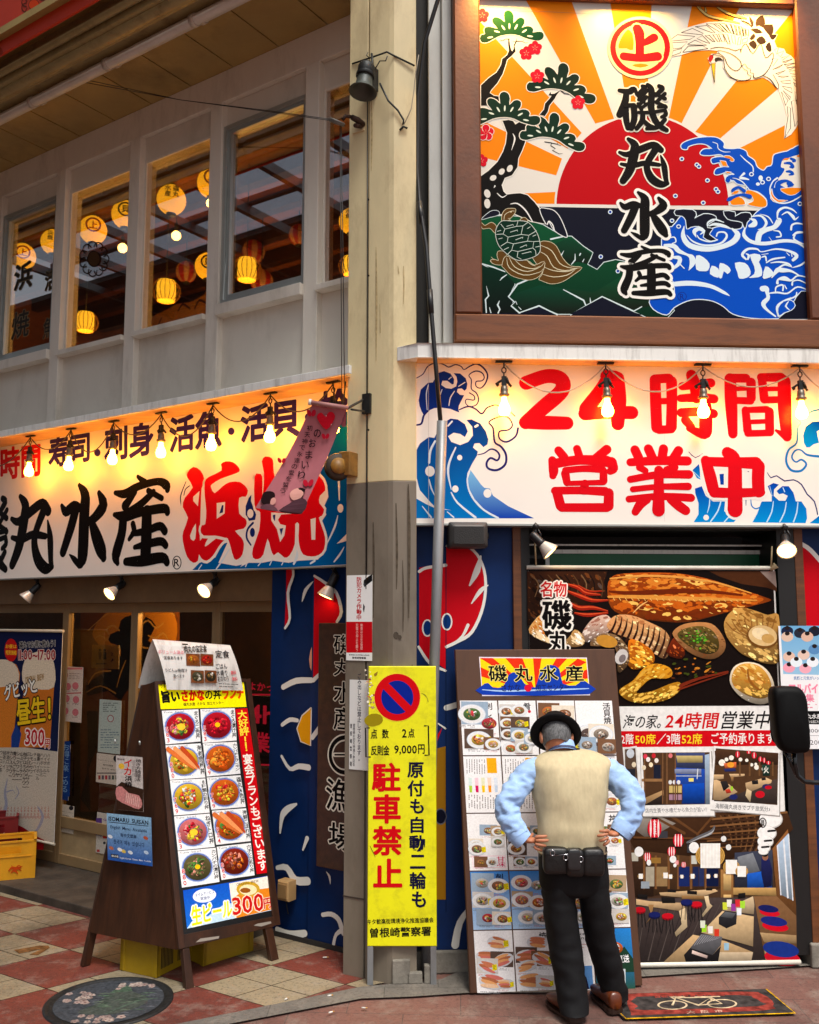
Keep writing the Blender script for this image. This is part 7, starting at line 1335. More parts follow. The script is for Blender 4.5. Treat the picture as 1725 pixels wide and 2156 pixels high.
for rw in range(5):
    for c in range(4):
        u0, u1, v0, v1 = c/4+.004, (c+1)/4-.004, VR_[rw]+.002, VR_[rw+1]-.002
        cell = lambda x, y: gx(u0+(u1-u0)*x, v0+(v1-v0)*y)
        blue = (rw, c) in ((3, 0), (3, 1), (3, 2)); land = (rw, c) == (4, 3)
        pc = [cell(0, 0), cell(1, 0), cell(1, 1), cell(0, 1)]
        a.poly(pc, ((238, 236, 236) if not blue else ((170, 200, 230), (60, 130, 206))) if not land else ((40, 80, 60), (40, 130, 210)))
        if land:
            a.poly([cell(0, .5), cell(.3, .35), (cell(.5, .45)), cell(.8, .3), cell(1, .5), cell(1, .72), cell(0, .72)], (30, 60, 44)); dish(a, *cell(.55, .32), 44, 34, [SALM, TUNA, EGG, (240, 240, 240)], 5, None, 20, 1.0)
            a.text('魚市場直送', 0, 0, 0, 0, (240, 240, 240), bold=.02, quad=(cell(.1, .45), cell(.9, .43), cell(.9, .56), cell(.1, .58)), out=(.04, (20, 40, 60))); a.rect(*cell(.55, .66), *cell(.75, .96), (200, 210, 214)); a.text('店内水槽', *cell(.57, .68), *cell(.72, .94), (30, 40, 60), vert=True, bold=.01); continue
        if (rw, c) == (4, 2):
            a.text('Fish market', 0, 0, 0, 0, (30, 30, 40), bold=.012, quad=(cell(.1, .06), cell(.9, .05), cell(.9, .1), cell(.1, .11))); a.text('fishermen', 0, 0, 0, 0, (30, 30, 40), bold=.012, quad=(cell(.1, .13), cell(.8, .12), cell(.8, .17), cell(.1, .18))); lines(a, *cell(.1, .22), *cell(.9, .32), 3, (190, 120, 120), .4)
            for q in ((.05, .44, .4, .58), (.05, .62, .35, .76)): a.poly([cell(q[0], q[1]), cell(q[2], q[1]), cell(q[2], q[3]), cell(q[0], q[3])], (70, 120, 180))
            a.poly([cell(.35, .6), cell(.95, .6), cell(.95, .98), cell(.35, .98)], (90, 140, 200)); a.ell(*cell(.6, .68), 18, 18, (150, 100, 70), 12); a.poly([cell(.42, .98), cell(.45, .76), cell(.6, .72), cell(.78, .78), cell(.84, .98)], (30, 30, 60)); continue
        tt = TITLE.get((rw, c)); vtop = .0
        if tt:
            x0 = .66 if (rw, c) != (0, 3) else .74
            if (rw, c) == (2, 0): a.poly([cell(.08, .74), cell(.96, .74), cell(.96, .96), cell(.08, .96)], (246, 214, 222)); a.poly([cell(.1, .755), cell(.94, .755), cell(.94, .945), cell(.1, .945)], (240, 238, 238)); a.text(tt, 0, 0, 0, 0, (206, 20, 90), vert=True, bold=.015, quad=(cell(.72, .76), cell(.94, .76), cell(.94, .94), cell(.72, .94)))
            else: a.text(tt, 0, 0, 0, 0, (20, 14, 16), vert=True, bold=.02, quad=(cell(x0, .04), cell(x0+.2, .04), cell(x0+.2, .04+.13*len(tt)), cell(x0, .04+.13*len(tt)))); a.ell(*cell(x0+.16, .07+.13*len(tt)), 9, 9, (210, 30, 50), 8)
        if (rw, c) in ((1, 0), (1, 1), (1, 2)):      # drinks list
            a.poly([cell(.62, .03), cell(.88, .03), cell(.88, .3), cell(.62, .3)], (236, 170, 20)); lines(a, *cell(.06, .05), *cell(.58, .32), 8, (120, 110, 110), .3, True, rw+c); lines(a, *cell(.06, .68), *cell(.9, .95), 12, (120, 110, 110), .3, True, rw+c+9)
            for k in range(5):
                x = .1+.17*k; a.poly([cell(x, .38), cell(x+.1, .38), cell(x+.085, .64), cell(x+.015, .64)], ((210, 226, 220), (236, 200, 210), (226, 226, 190), (240, 210, 190), (220, 226, 236))[k]); a.poly([cell(x+.008, .52), cell(x+.092, .52), cell(x+.085, .64), cell(x+.015, .64)], ((170, 206, 60), (206, 20, 90), (246, 200, 20), (250, 150, 30), (190, 206, 226))[k])
            continue
        if (rw, c) == (0, 0): spots = [(.3, .25, .34), (.75, .42, .3), (.45, .72, .3), (.82, .8, .2)]
        elif (rw, c) == (0, 3): spots = [(.3, .62, .33), (.62, .62, .3), (.22, .82, .22), (.78, .86, .24)]
        elif (rw, c) == (0, 1): spots = [(.2, .2, .2), (.55, .18, .2), (.2, .42, .18), (.55, .42, .2), (.2, .62, .18), (.5, .64, .2), (.25, .88, .2), (.6, .86, .2), (.85, .7, .2)]
        elif rw == 2: spots = [(.2, .55, .18), (.55, .3, .18), (.8, .32, .16), (.22, .62, .22), (.78, .5, .16), (.3, .86, .16), (.6, .86, .15)]
        elif rw == 4: spots = [(.62, .2, .26), (.3, .42, .26), (.72, .48, .26), (.3, .58, .24), (.4, .82, .32), (.75, .86, .2)]
        else: spots = [(.3, .2, .26), (.72, .25, .26), (.28, .5, .26), (.72, .55, .26), (.4, .8, .24), (.78, .82, .22)]
        pal = PAL[c if rw == 0 else (0 if rw == 3 else rnd.choice((0, 1, 2)))] if rw != 4 else [soft(c) for c in ((200, 100, 60), (226, 150, 80), (206, 90, 80), (170, 80, 40), (236, 190, 150))]
        for k, (x, y, r_) in enumerate(spots):
            cx, cy = cell(x, y); rr = r_*225
            if rnd.random() < .6: bgc = rnd.choice(((120, 84, 60), (176, 150, 120), (206, 200, 194), (90, 70, 60), (150, 170, 190), (226, 214, 196))); ww, wh = rr*rnd.uniform(1.0, 1.2), rr*rnd.uniform(.8, .95); a.poly([(max(cell(0, y)[0]+3, cx-ww), cy-wh), (min(cell(1, y)[0]-3, cx+ww), cy-wh), (min(cell(1, y)[0]-3, cx+ww), cy+wh*.8), (max(cell(0, y)[0]+3, cx-ww), cy+wh*.8)], bgc)
            if rw == 4:
                g = rnd.uniform(-.5, .3); a.ell(cx, cy, rr*1.05, rr*.6, (206, 206, 210), 14, g)
                for j in range(4): a.ell(cx+rnd.uniform(-.25, .25)*rr, cy+(j-1.5)*rr*.22, rr*.75, rr*.17, rnd.choice(pal), 10, g+rnd.uniform(-.2, .2))
            else: dish(a, cx, cy, rr, rr*.72, rnd.sample(pal, min(5, len(pal))), rnd.randint(0, 999), ((206, 212, 220), (226, 228, 232)) if rnd.random() < .75 else None, 22, .62)
            lines(a, cx-rr*.9, cy+rr*.75, cx+rr*.6, cy+rr*.98, 2, (190, 110, 110) if k % 2 else (120, 120, 124), .4, seed=k+rw*7)
            if rnd.random() < .3: a.poly([(cx+rr*.5, cy-rr*.2), (cx+rr*.95, cy-rr*.3), (cx+rr*1.0, cy+rr*.3), (cx+rr*.55, cy+rr*.4)], (240, 220, 20)); lines(a, cx+rr*.55, cy-rr*.2, cx+rr*.92, cy+rr*.3, 3, (60, 50, 20), .4, True, seed=k)
a.build('menu_print', t, mat_print('menu_board_print', .35, noise=.1, nscale=120))
# ================================================================== SEAFOOD BANNER IN THE DOORWAY
BF = .035; VR = (1600, 2000, 2267, 2833, 1725)
ba0, ba1 = RW.px(1113, 1197, BF)[0], RW.px(1650, 1700, BF)[0]; ba1t = RW.px(1636, 1200, BF)[0]
bz1 = RW.px(1380, 1198, BF)[1]; bz0 = RW.px(1500, 2026, BF)[1]
t = thing('seafood_banner', 'large hanging banner with grilled seafood photo above and restaurant interior photos below', 'banner', RW.mat((ba0+ba1)/2, bz0, BF))
b = MB(); b.box(RW, ba0, ba1+.01, bz0, bz1, BF-.004, BF-.001); b.build('cloth', M_white, t)
M_rod = mat('rod_white', (226, 220, 206), .4)
b = MB(); b.tube([RW.w(ba0-.012, bz1+.008, BF), RW.w(ba1+.0, bz1+.008, BF)], .013, 10); b.build('top_rod', M_rod, t)
b = MB(); b.tube([RW.w(ba0-.01, bz0-.008, BF), RW.w(ba1+.06, bz0-.008, BF)], .015, 10); b.build('bottom_rod', M_rod, t)
b = MB()
for x0, y0, x1, y1 in ((1129, 1190, 1125, 1115), (1624, 1195, 1626, 1150)): b.tube([RW.wp(x0, y0, BF+.01), RW.wp(x1, y1, .06)], .005, 6)
b.tube([RW.w(ba1-.02, bz1, BF), RW.w(ba1+.015, bz1+.02, BF+.01), RW.w(ba1+.0, bz1+.035, BF+.01)], [.012, .02, .008], 8); b.build('tie', mat('tie_cord', (190, 170, 130), .7), t)
a = Art(RW, BF, Z6)
yb = a.L(800, 1103)[1]; a.lrect(ba0, bz0, ba1, bz1, (236, 234, 230)); a.lrect(ba0, yb, ba1, bz1, (22, 14, 12))
rr = random.Random(3)
def shaded(pts, cols, n=40, seed=1, smooth=3, sz=(20, 60), ang=0):
    n = int(n*2.6); hi = tuple(min(255, int(v*1.15+50)) for v in cols[-2 if len(cols) > 2 else -1])
    g0 = (tuple(v*.5 for v in cols[0]), tuple(min(255, v*1.15) for v in cols[0]))
    """a printed photo shape: base outline plus flecks of nearby tones inside"""
    Q = crom(P(pts), True, smooth) if smooth else P(pts); a.poly(Q, g0); r = random.Random(seed)
    xs = [p[0] for p in Q]; ys = [p[1] for p in Q]
    def inside_(x, y):
        c = False; j = len(Q)-1
        for i in range(len(Q)):
            if (Q[i][1] > y) != (Q[j][1] > y) and x < (Q[j][0]-Q[i][0])*(y-Q[i][1])/(Q[j][1]-Q[i][1])+Q[i][0]: c = not c
            j = i
        return c
    k = 0; tries = 0
    while k < n and tries < n*12:
        tries += 1; x, y = r.uniform(min(xs), max(xs)), r.uniform(min(ys), max(ys)); s_ = r.uniform(*sz)*(1 if k < n*.35 else .45); w, h = s_*.5, s_*.22
        c, d = math.cos(ang)*w, math.sin(ang)*w
        if inside_(x, y) and inside_(x+c, y+d) and inside_(x-c, y-d) and inside_(x, y+h) and inside_(x, y-h):
            f = (y-min(ys))/(max(ys)-min(ys)); cc = cols[1+min(len(cols)-2, int((1-f)*(len(cols)-1)*r.uniform(.5, 1.3)))] if len(cols) > 2 else cols[-1]
            a.ell(x, y, w, h, cc if k % 9 else hi, 8, ang+r.uniform(-.3, .3)); k += 1
shaded('118 360 560 360 540 420 560 500 430 560 330 600 200 640 120 660', [(50, 26, 14), (84, 44, 20), (30, 16, 10), (110, 60, 26)], 60, 2, 0, (14, 44), .7)
for k in range(9): a.stroke([(140+k*46, 380, 5), (180+k*44, 430, 7), (160+k*46, 500, 4)], ((120, 90, 60), (26, 16, 12), (90, 60, 36))[k % 3], n=3)
a.poly('1120 360 1484 360 1492 470 1440 450 1300 430 1180 390', (74, 40, 20)); a.poly('1400 360 1484 360 1492 450', (150, 130, 120))
shaded('560 470 575 400 650 372 900 368 1100 398 1300 460 1420 500 1460 520 1380 545 1200 590 1000 640 820 632 660 606 580 560', [(176, 76, 16), (120, 44, 8), (206, 96, 20), (226, 130, 40), (150, 60, 10)], 150, 5, 3, (30, 120), .06)
a.stroke('570 470 10 700 480 22 900 470 26 1100 470 20 1300 490 10', (110, 36, 8), n=4); a.stroke('565 500 12 700 500 20 900 508 24 1120 512 18 1380 520 8', (226, 150, 60), n=4); a.stroke('575 400 8 750 385 12 950 392 12 1150 420 10 1350 480 6', (236, 160, 70), n=4)
for k in range(22): x = 590+k*34; a.stroke([(x, 506+k*.7), (x+8, 520+k*.3)], (250, 190, 100), w=4, n=1)
a.stroke('700 590 3 740 550 8 780 525 3', (246, 190, 110), n=3)
for t_ in ('330 430 10 400 450 24 440 480 20 520 490 8', '340 470 12 420 500 26 480 520 20 560 520 8', '330 520 10 400 560 26 480 560 22 560 580 8', '380 590 8 450 600 22 560 590 10', '400 440 6 460 470 10 530 470 4'): a.stroke(t_, (150, 30, 14), n=4); a.stroke([(x, y-4, w*.35) for x, y, w in P3(t_)], (220, 80, 40), n=4)
shaded('430 680 480 620 540 600 570 610 590 650 560 700 520 730 440 750 420 720', [(206, 170, 150), (236, 220, 206), (170, 110, 90)], 20, 8, 3, (10, 40), -.5)
shaded('555 660 600 605 690 602 790 640 880 690 910 760 890 830 850 835 780 780 680 730 600 700', [(210, 150, 96), (236, 190, 140), (226, 170, 110), (190, 120, 70)], 40, 9, 3, (20, 50), .6)
for k in range(11): x = 590+k*30; a.stroke([(x+18, 604+k*9, 3), (x+10, 650+k*11, 11), (x-16, 700+k*12.5, 12), (x-24, 715+k*12, 4)], (50, 24, 16), n=3)
shaded('690 730 800 790 815 860 760 890 700 900 665 860 670 790', [(206, 110, 20), (240, 160, 40), (250, 190, 70), (176, 80, 10)], 30, 10, 3, (15, 50), .4)
shaded('880 800 960 690 985 820 940 840', [(120, 40, 14), (170, 70, 20), (80, 24, 10)], 16, 11, 2, (10, 30), .9)
shaded('465 770 500 715 560 700 620 720 670 780 680 850 650 900 615 910 600 780', [(120, 90, 60), (176, 140, 96), (70, 50, 36), (214, 190, 150)], 40, 12, 3, (10, 34), .5); a.ell(555, 745, 60, 34, (200, 140, 50), 16, .2); a.ell(635, 830, 34, 44, (206, 200, 196), 14, .5); a.ell(640, 840, 18, 24, (120, 110, 110), 12, .5)
shaded('130 700 150 640 200 600 210 700 300 770 420 770 430 720 380 680 340 730 250 760', [(230, 170, 100), (250, 220, 170), (206, 120, 40)], 40, 13, 3, (10, 50), .8)
shaded('920 690 980 650 1080 640 1150 660 1205 740 1200 800 1150 840 1080 838 1000 800 930 730', [(176, 120, 70), (120, 70, 36), (206, 150, 90)], 20, 14, 3, (10, 30), .3); shaded('945 700 1000 670 1080 662 1140 690 1172 750 1160 800 1100 815 1020 780 960 735', [(90, 74, 30), (140, 110, 50), (60, 46, 24), (176, 150, 90)], 50, 15, 3, (8, 30), .4)
for k in range(40): a.ell(1060+rr.gauss(0, 28), 725+rr.gauss(0, 18), rr.uniform(4, 9), rr.uniform(3, 6), rr.choice(((60, 130, 30), (100, 180, 40), (40, 96, 20))), 7)
shaded('1200 640 1240 580 1300 560 1380 580 1440 600 1500 600 1505 760 1500 860 1420 866 1330 830 1280 800 1215 720', [(190, 140, 70), (226, 180, 100), (206, 160, 84), (150, 100, 40)], 70, 16, 3, (16, 60), .5)
for k in range(9): a.stroke([(1210+k*34, 640-k*6 if k < 4 else 610, 4), (1260+k*24, 690, 6), (1330+k*6, 720, 3)], (150, 100, 44), n=3)
a.ell(1410, 720, 88, 62, (120, 76, 30), 22, .2); a.ell(1412, 714, 80, 56, (226, 190, 130), 22, .2); a.ell(1400, 704, 50, 32, (246, 222, 176), 18, .3); a.ell(1440, 730, 36, 26, (206, 160, 90), 14, .2)
shaded('1230 960 1250 890 1310 860 1390 870 1450 920 1478 1000 1460 1070 1400 1092 1320 1070 1260 1020', [(222, 206, 180), (240, 230, 210)], 8, 17, 3, (10, 30)); shaded('1240 950 1265 890 1320 866 1390 880 1440 930 1462 1000 1440 1050 1390 1060 1320 1040 1262 1000', [(206, 150, 60), (236, 190, 90), (190, 120, 40), (246, 210, 130)], 40, 18, 3, (14, 50), .5); a.stroke('1330 900 6 1340 960 14 1390 1010 10 1410 1000 6', (150, 90, 30), n=4)
shaded('625 1010 700 960 760 890 830 868 900 890 915 930 880 950 800 950 740 1000 720 1030 800 1020 900 980 955 970 960 1010 900 1060 800 1085 700 1080 640 1050', [(206, 140, 30), (240, 190, 80), (226, 170, 60), (176, 110, 20)], 60, 19, 3, (12, 46), -.4)
for t_ in ('960 990 20 1060 950 14 1220 912 10', '950 1010 10 1080 965 8 1220 920 5'): a.stroke(t_, (120, 40, 20), n=3)
for k in range(26): a.ell(1040+rr.gauss(0, 60), 910+rr.gauss(0, 30), rr.uniform(6, 18), rr.uniform(3, 7), rr.choice(((176, 90, 20), (206, 130, 40), (90, 44, 16), (60, 70, 20))), 7, rr.uniform(-.6, .2))
a.text('名物', 190, 415, 335, 500, (206, 16, 20), bold=.02, out=(.08, (246, 236, 226))); a.text('磯', 200, 520, 360, 680, (14, 10, 10), bold=.03, out=(.07, (246, 240, 230))); a.text('丸焼', 236, 690, 350, 930, (14, 10, 10), vert=True, bold=.03, out=(.06, (246, 240, 230)))
# text rows
a.text('海の家。', 640, 1150, 850, 1225, (26, 22, 24), bold=.012, slant=.02); a.text('24時間', 872, 1138, 1162, 1226, (206, 14, 24), bold=.022, slant=.02); a.text('営業中！', 1175, 1130, 1480, 1226, (26, 22, 24), bold=.012, slant=.03); pass
p0, p1 = a.L(640, 1240), a.L(1500, 1322); a.lrect(ba0, p1[1], ba1, p0[1], (206, 10, 24))
a.text('2階', 634, 1256, 704, 1312, (240, 236, 230), bold=.014); a.text('50席', 712, 1256, 826, 1312, (246, 214, 40), bold=.016); a.text('／3階', 830, 1254, 962, 1312, (240, 236, 230), bold=.014); a.text('52席', 968, 1254, 1082, 1312, (246, 214, 40), bold=.016); a.text('ご予約承ります！', 1130, 1250, 1498, 1310, (240, 236, 230), bold=.014)
# lower photo of the dining room
a.view(*VR)
LF = a.L(330, 900)[0]
def q4(t_, c): a.poly(t_, (tuple(v*.62 for v in c), tuple(min(255, v*1.14) for v in c)))
a.loc([(ba0, bz0+.002), (ba1, bz0+.002), (ba1, a.L(1450, 640)[1]), (ba0, a.L(400, 640)[1])], (74, 52, 38))
q4('200 640 960 640 1500 640 1540 760 1410 900 1200 900 1020 1040 700 960 400 900 300 700', (64, 40, 24))
q4('380 640 560 660 700 720 560 800 480 820 400 760 320 740', (150, 140, 130))
for k in range(12): a.stroke([(1020+k*30, 668-k*2, 12), (1080+k*24, 760+k*3, 11), (1100+k*16, 860+k*8, 8)], ((110, 74, 44), (40, 24, 16))[k % 2], n=2)
for k in range(9): a.stroke([(960-k*6, 690+k*26, 14-k), (1490-k*30, 640+k*30, 16-k)], ((130, 88, 52), (70, 44, 28))[k % 2], n=1)
for t_ in ('520 660 16 760 790 20', '640 650 22 860 800 14', '980 650 18 850 800 14', '400 820 14 1020 830 12'): a.stroke(t_, (100, 64, 36), n=1)
for k in range(7): a.stroke([(800-k*10, 850+k*3, 14), (870-k*6, 820-k*2, 16), (950, 790-k*8, 14), (975, 740, 10)], ((150, 150, 150), (190, 190, 190), (100, 100, 104))[k % 3], n=3) if k < 3 else None
q4('300 900 1030 980 1030 1180 300 1260', (80, 54, 34)); q4('300 960 540 980 540 1240 300 1250', (60, 40, 28))
for x in (465, 548, 640, 708, 800, 905): a.rect(x, 950, x+16, 1190, (120, 80, 46))
for x0, x1, c in ((484, 545, (170, 160, 140)), (560, 638, (150, 120, 80)), (720, 796, (24, 40, 96)), (820, 862, (30, 40, 80)), (918, 1004, (16, 26, 60)), (866, 900, (40, 50, 90))): a.rect(x0, 1030, x1, 1170, c)
for x, y, w, h, c in ((556, 985, 70, 40, (150, 110, 50)), (590, 800, 100, 50, (60, 60, 66)), (800, 900, 40, 60, (60, 60, 66)), (400, 960, 60, 60, (190, 186, 170)), (480, 1160, 60, 50, (150, 160, 170)), (830, 980, 40, 60, (200, 200, 190))): a.rect(x-w/2, y-h/2, x+w/2, y+h/2, c)
q4('1020 1050 1110 1050 1110 1330 1020 1340', (150, 106, 60)); q4('1040 1080 1095 1080 1095 1200 1040 1200', (206, 170, 110)); q4('1040 1230 1095 1230 1095 1320 1040 1320', (206, 170, 110))
q4('1120 930 1390 910 1395 1180 1120 1180', (56, 60, 76)); q4('1140 960 1250 930 1300 1060 1160 1100', (120, 124, 130)); q4('1210 1080 1330 1060 1390 1180 1210 1180', (30, 90, 190)); q4('1310 970 1340 945 1370 980 1390 1060 1380 1170 1330 1180 1310 1080', (30, 34, 80)); a.ell(1338, 960, 22, 26, (150, 100, 76), 12); a.ell(1336, 945, 22, 14, (20, 16, 16), 10)
q4('1110 1180 1430 1180 1430 1240 1110 1230', (190, 150, 90)); q4('1390 900 1500 760 1560 1310 1560 1400 1420 1250', (130, 84, 46)); q4('1420 880 1505 790 1535 1270 1450 1230', (170, 190, 210)); a.stroke('1470 840 12 1500 1250 12', (230, 232, 236), n=1); a.stroke('1425 880 8 1450 1230 8', (230, 232, 236), n=1); a.stroke('1505 800 8 1536 1270 8', (226, 230, 234), n=1)
# floor, benches, tables
q4('200 1260 1030 1250 1260 1250 1340 1710 200 1720', (66, 56, 54))
for k in range(12): a.stroke([(480+k*54, 1340-k*5, 4), (420+k*40, 1700, 8)], ((84, 74, 70), (48, 40, 40))[k % 2], n=1)
q4('1255 1240 1420 1240 1560 1380 1565 1710 1340 1710', (120, 86, 56)); q4('1300 1500 1560 1520 1562 1580 1330 1570', (170, 140, 100)); q4('1330 1600 1350 1580 1565 1640 1565 1710 1340 1710', (176, 150, 110))
for x, y, rx, ry, c, c2 in ((1360, 1330, 74, 26, (24, 30, 90), (206, 20, 40)), (1400, 1420, 96, 34, (30, 40, 120), (206, 16, 36)), (1450, 1620, 130, 56, (26, 50, 130), (190, 20, 40))): a.ell(x+10, y+ry*1.1, rx, ry, c2, 20, .15); a.ell(x, y, rx, ry, c, 20, .15)
WD, WDD = (206, 172, 128), (150, 112, 70)
for t_, c in (('415 1260 510 1275 780 1290 770 1320 720 1345 415 1300', WD), ('580 1215 980 1190 1000 1205 900 1240 740 1250 590 1235', WD), ('740 1235 930 1240 910 1265 740 1260', WDD), ('720 1345 770 1320 780 1460 700 1530 690 1500 740 1440', (214, 190, 150)), ('900 1240 930 1236 940 1290 960 1310 890 1390 885 1370 920 1320', (214, 190, 150)), ('500 1300 540 1300 520 1400 480 1440 520 1380', WDD), ('1030 1340 1250 1240 1260 1300 1255 1370', (200, 176, 140)), ('880 1500 1030 1345 1255 1385 1250 1600 1110 1560', (206, 176, 132)), ('610 1710 820 1515 1050 1560 1250 1640 1235 1715', (200, 166, 120)), ('1000 1640 1250 1640 1235 1715 1000 1715', (190, 170, 140))): q4(t_, c)
for x, y, c in ((545, 1375, (26, 34, 96)), (640, 1385, (200, 20, 36)), (845, 1300, (200, 20, 36)), (775, 1285, (26, 34, 96)), (440, 1340, (190, 20, 36))):
    a.ell(x, y+6, 42, 22, tuple(v*.7 for v in c), 16); a.ell(x, y-4, 42, 20, c, 16)
    for dx in (-30, -8, 14, 32): a.stroke([(x+dx, y+20), (x+dx*1.4, y+120)], (30, 28, 30), w=5, n=1)
for t_ in ('595 1245 690 1250 695 1290 600 1290', '425 1225 495 1230 495 1260 425 1255', '640 1190 700 1195 700 1215 640 1212', '780 1200 850 1205 850 1230 780 1225', '1145 1220 1195 1215 1195 1250 1145 1255', '915 1180 960 1180 960 1200 915 1200'): q4(t_, (30, 28, 28))
q4('1005 1390 1050 1345 1135 1360 1130 1440 1060 1470 1005 1440', (44, 44, 48)); q4('1015 1385 1052 1350 1128 1362 1100 1400', (90, 92, 96)); q4('800 1610 880 1510 1030 1530 1020 1590 960 1660', (96, 96, 100)); q4('755 1660 800 1610 960 1660 1020 1595 1000 1710 770 1712', (34, 32, 34)); q4('815 1625 925 1665 920 1685 812 1650', (236, 200, 190))
for k in range(9): a.stroke([(830+k*18, 1590-k*5), (880+k*16, 1518+k*2)], (150, 150, 156), w=4, n=1)
for x, y, c in ((1050, 1310, (210, 220, 60)), (1080, 1290, (236, 236, 226)), (1110, 1320, (150, 60, 150)), (1140, 1290, (220, 50, 60)), (1175, 1300, (170, 226, 60)), (900, 1470, (160, 220, 40)), (890, 1440, (226, 232, 210)), (945, 1480, (240, 236, 230)), (990, 1500, (214, 60, 40)), (1060, 1600, (150, 190, 214)), (1150, 1350, (236, 240, 246))): a.poly([(x-18, y-26), (x+18, y-26), (x+16, y+26), (x-16, y+26)], c)
# lanterns
for x, y, rx, ry in ((546, 755, 50, 72), (716, 840, 38, 50), (668, 920, 30, 36), (495, 960, 26, 34), (705, 1000, 16, 20), (755, 1015, 18, 22)):
    a.ell(x, y, rx, ry, (214, 16, 40), 18)
    for q in (-.55, .0, .55): a.ell(x+rx*q, y, rx*.14, ry*.92, (246, 226, 226), 10)
    a.rect(x-rx*.4, y-ry*1.05, x+rx*.4, y-ry*.9, (20, 16, 16)); a.rect(x-rx*.4, y+ry*.9, x+rx*.4, y+ry*1.05, (20, 16, 16))
a.text('いらっしゃい', 536, 700, 560, 800, (246, 246, 246), vert=True, bold=.02)
for x, y, rx, ry in ((435, 922, 32, 36), (828, 892, 36, 40), (678, 976, 24, 26), (506, 1000, 16, 22), (692, 1020, 12, 14)): a.ell(x, y, rx, ry, (242, 242, 240), 16)
for x, y, s_ in ((944, 950, 105), (1095, 1030, 60), (1168, 1062, 46), (625, 1092, 24), (660, 1100, 18), (818, 1098, 20), (930, 1098, 18), (742, 1100, 15), (448, 1098, 22), (985, 1095, 16)):
    a.ell(x, y, s_, s_*.84, (206, 160, 80), 20)
    for q in (.8, .9): a.stroke([(x+s_*q*math.cos(z), y+s_*.8*q*math.sin(z)) for z in [PI*k/8-PI/2 for k in range(9)]], (120, 80, 30), w=s_*.03, n=1); a.stroke([(x-s_*q*math.cos(z), y+s_*.8*q*math.sin(z)) for z in [PI*k/8-PI/2 for k in range(9)]], (120, 80, 30), w=s_*.03, n=1)
    a.poly([(x-s_*.68, y-s_*.84), (x+s_*.68, y-s_*.84), (x+s_*.66, y+s_*.84), (x-s_*.66, y+s_*.84)], (246, 244, 238))
for k in range(6): a.stroke([(890+k*22, 870), (890+k*22, 1030)], (226, 220, 206), w=3, n=1)
for x, y, rx, ry in ((1380, 690, 84, 66), (1350, 790, 70, 54), (1340, 850, 58, 44), (1330, 895, 46, 36), (1325, 925, 36, 20)): a.ell(x, y, rx, ry, (200, 196, 190), 20); a.ell(x-3, y-3, rx*.95, ry*.92, (244, 243, 240), 20)
a.stroke([(1320+24*math.cos(z), 715+34*math.sin(z)) for z in [2*PI*k/12 for k in range(13)]], (20, 18, 18), w=7, n=1); a.text('貝', 1306, 695, 1334, 738, (20, 18, 18), bold=.02)
for x, y in ((1385, 775), (1360, 845), (1340, 890)): a.stroke([(x-26, y), (x+22, y-4)], (30, 26, 26), w=14, n=1)
for x, y in ((1040, 830), (1075, 890)): a.ell(x, y, 20, 22, (230, 230, 226), 10); a.stroke([(x-6, y-20), (x-14, y-80)], (50, 40, 34), w=5, n=1)
# two snapshots with white borders
def snap(cor, inner, fn):
    a.poly([(x+6, y+8) for x, y in cor], (150, 146, 140)); a.poly(cor, (238, 236, 232)); a.poly(inner, (80, 54, 34)); fn()
def sA():
    q4('690 215 905 215 905 330 690 320', (60, 70, 110)); q4('700 235 890 235 890 285 710 285', (190, 170, 110)); q4('690 320 905 330 905 580 740 580 740 440 690 440', (30, 70, 160)); q4('745 440 900 430 905 575 750 575', (16, 70, 170)); q4('640 430 745 440 745 560 645 550', (90, 60, 36))
    for k in range(3): a.rect(650+k*32, 450, 676+k*32, 500, (206, 180, 110)); a.rect(650+k*32, 512, 676+k*32, 552, (170, 130, 150))
    for k in range(3): a.ell(658+k*30, 425, 13, 16, (226, 226, 226), 10)
    q4('470 540 610 480 612 520 480 586', (176, 140, 96)); q4('470 590 610 510 615 585 480 590', (50, 40, 36)); a.rect(540, 300, 590, 410, (30, 34, 50)); a.rect(455, 400, 600, 420, (150, 110, 70))
    for x in (600, 470, 690, 630): a.rect(x, 215, x+9, 580, (120, 84, 54))
    for x, y, c in ((480, 240, (220, 60, 80)), (500, 262, (246, 236, 230)), (540, 235, (200, 40, 50)), (560, 270, (240, 230, 220)), (660, 235, (226, 120, 120)), (520, 300, (246, 226, 190)), (470, 320, (236, 220, 190))): a.ell(x, y, 15, 18, c, 10)
    q4('905 230 938 222 942 580 910 582', (150, 170, 190)); a.rect(790, 395, 825, 420, (240, 226, 120)); q4('690 330 880 330 880 372 690 362', (130, 140, 170)); a.stroke([(700, 380), (880, 380)], (200, 210, 220), w=5, n=1); a.stroke([(855, 330), (850, 400)], (220, 226, 230), w=6, n=1)
snap([(445, 198), (950, 194), (975, 664), (462, 668)], [(460, 214), (940, 210), (942, 582), (476, 590)], sA)
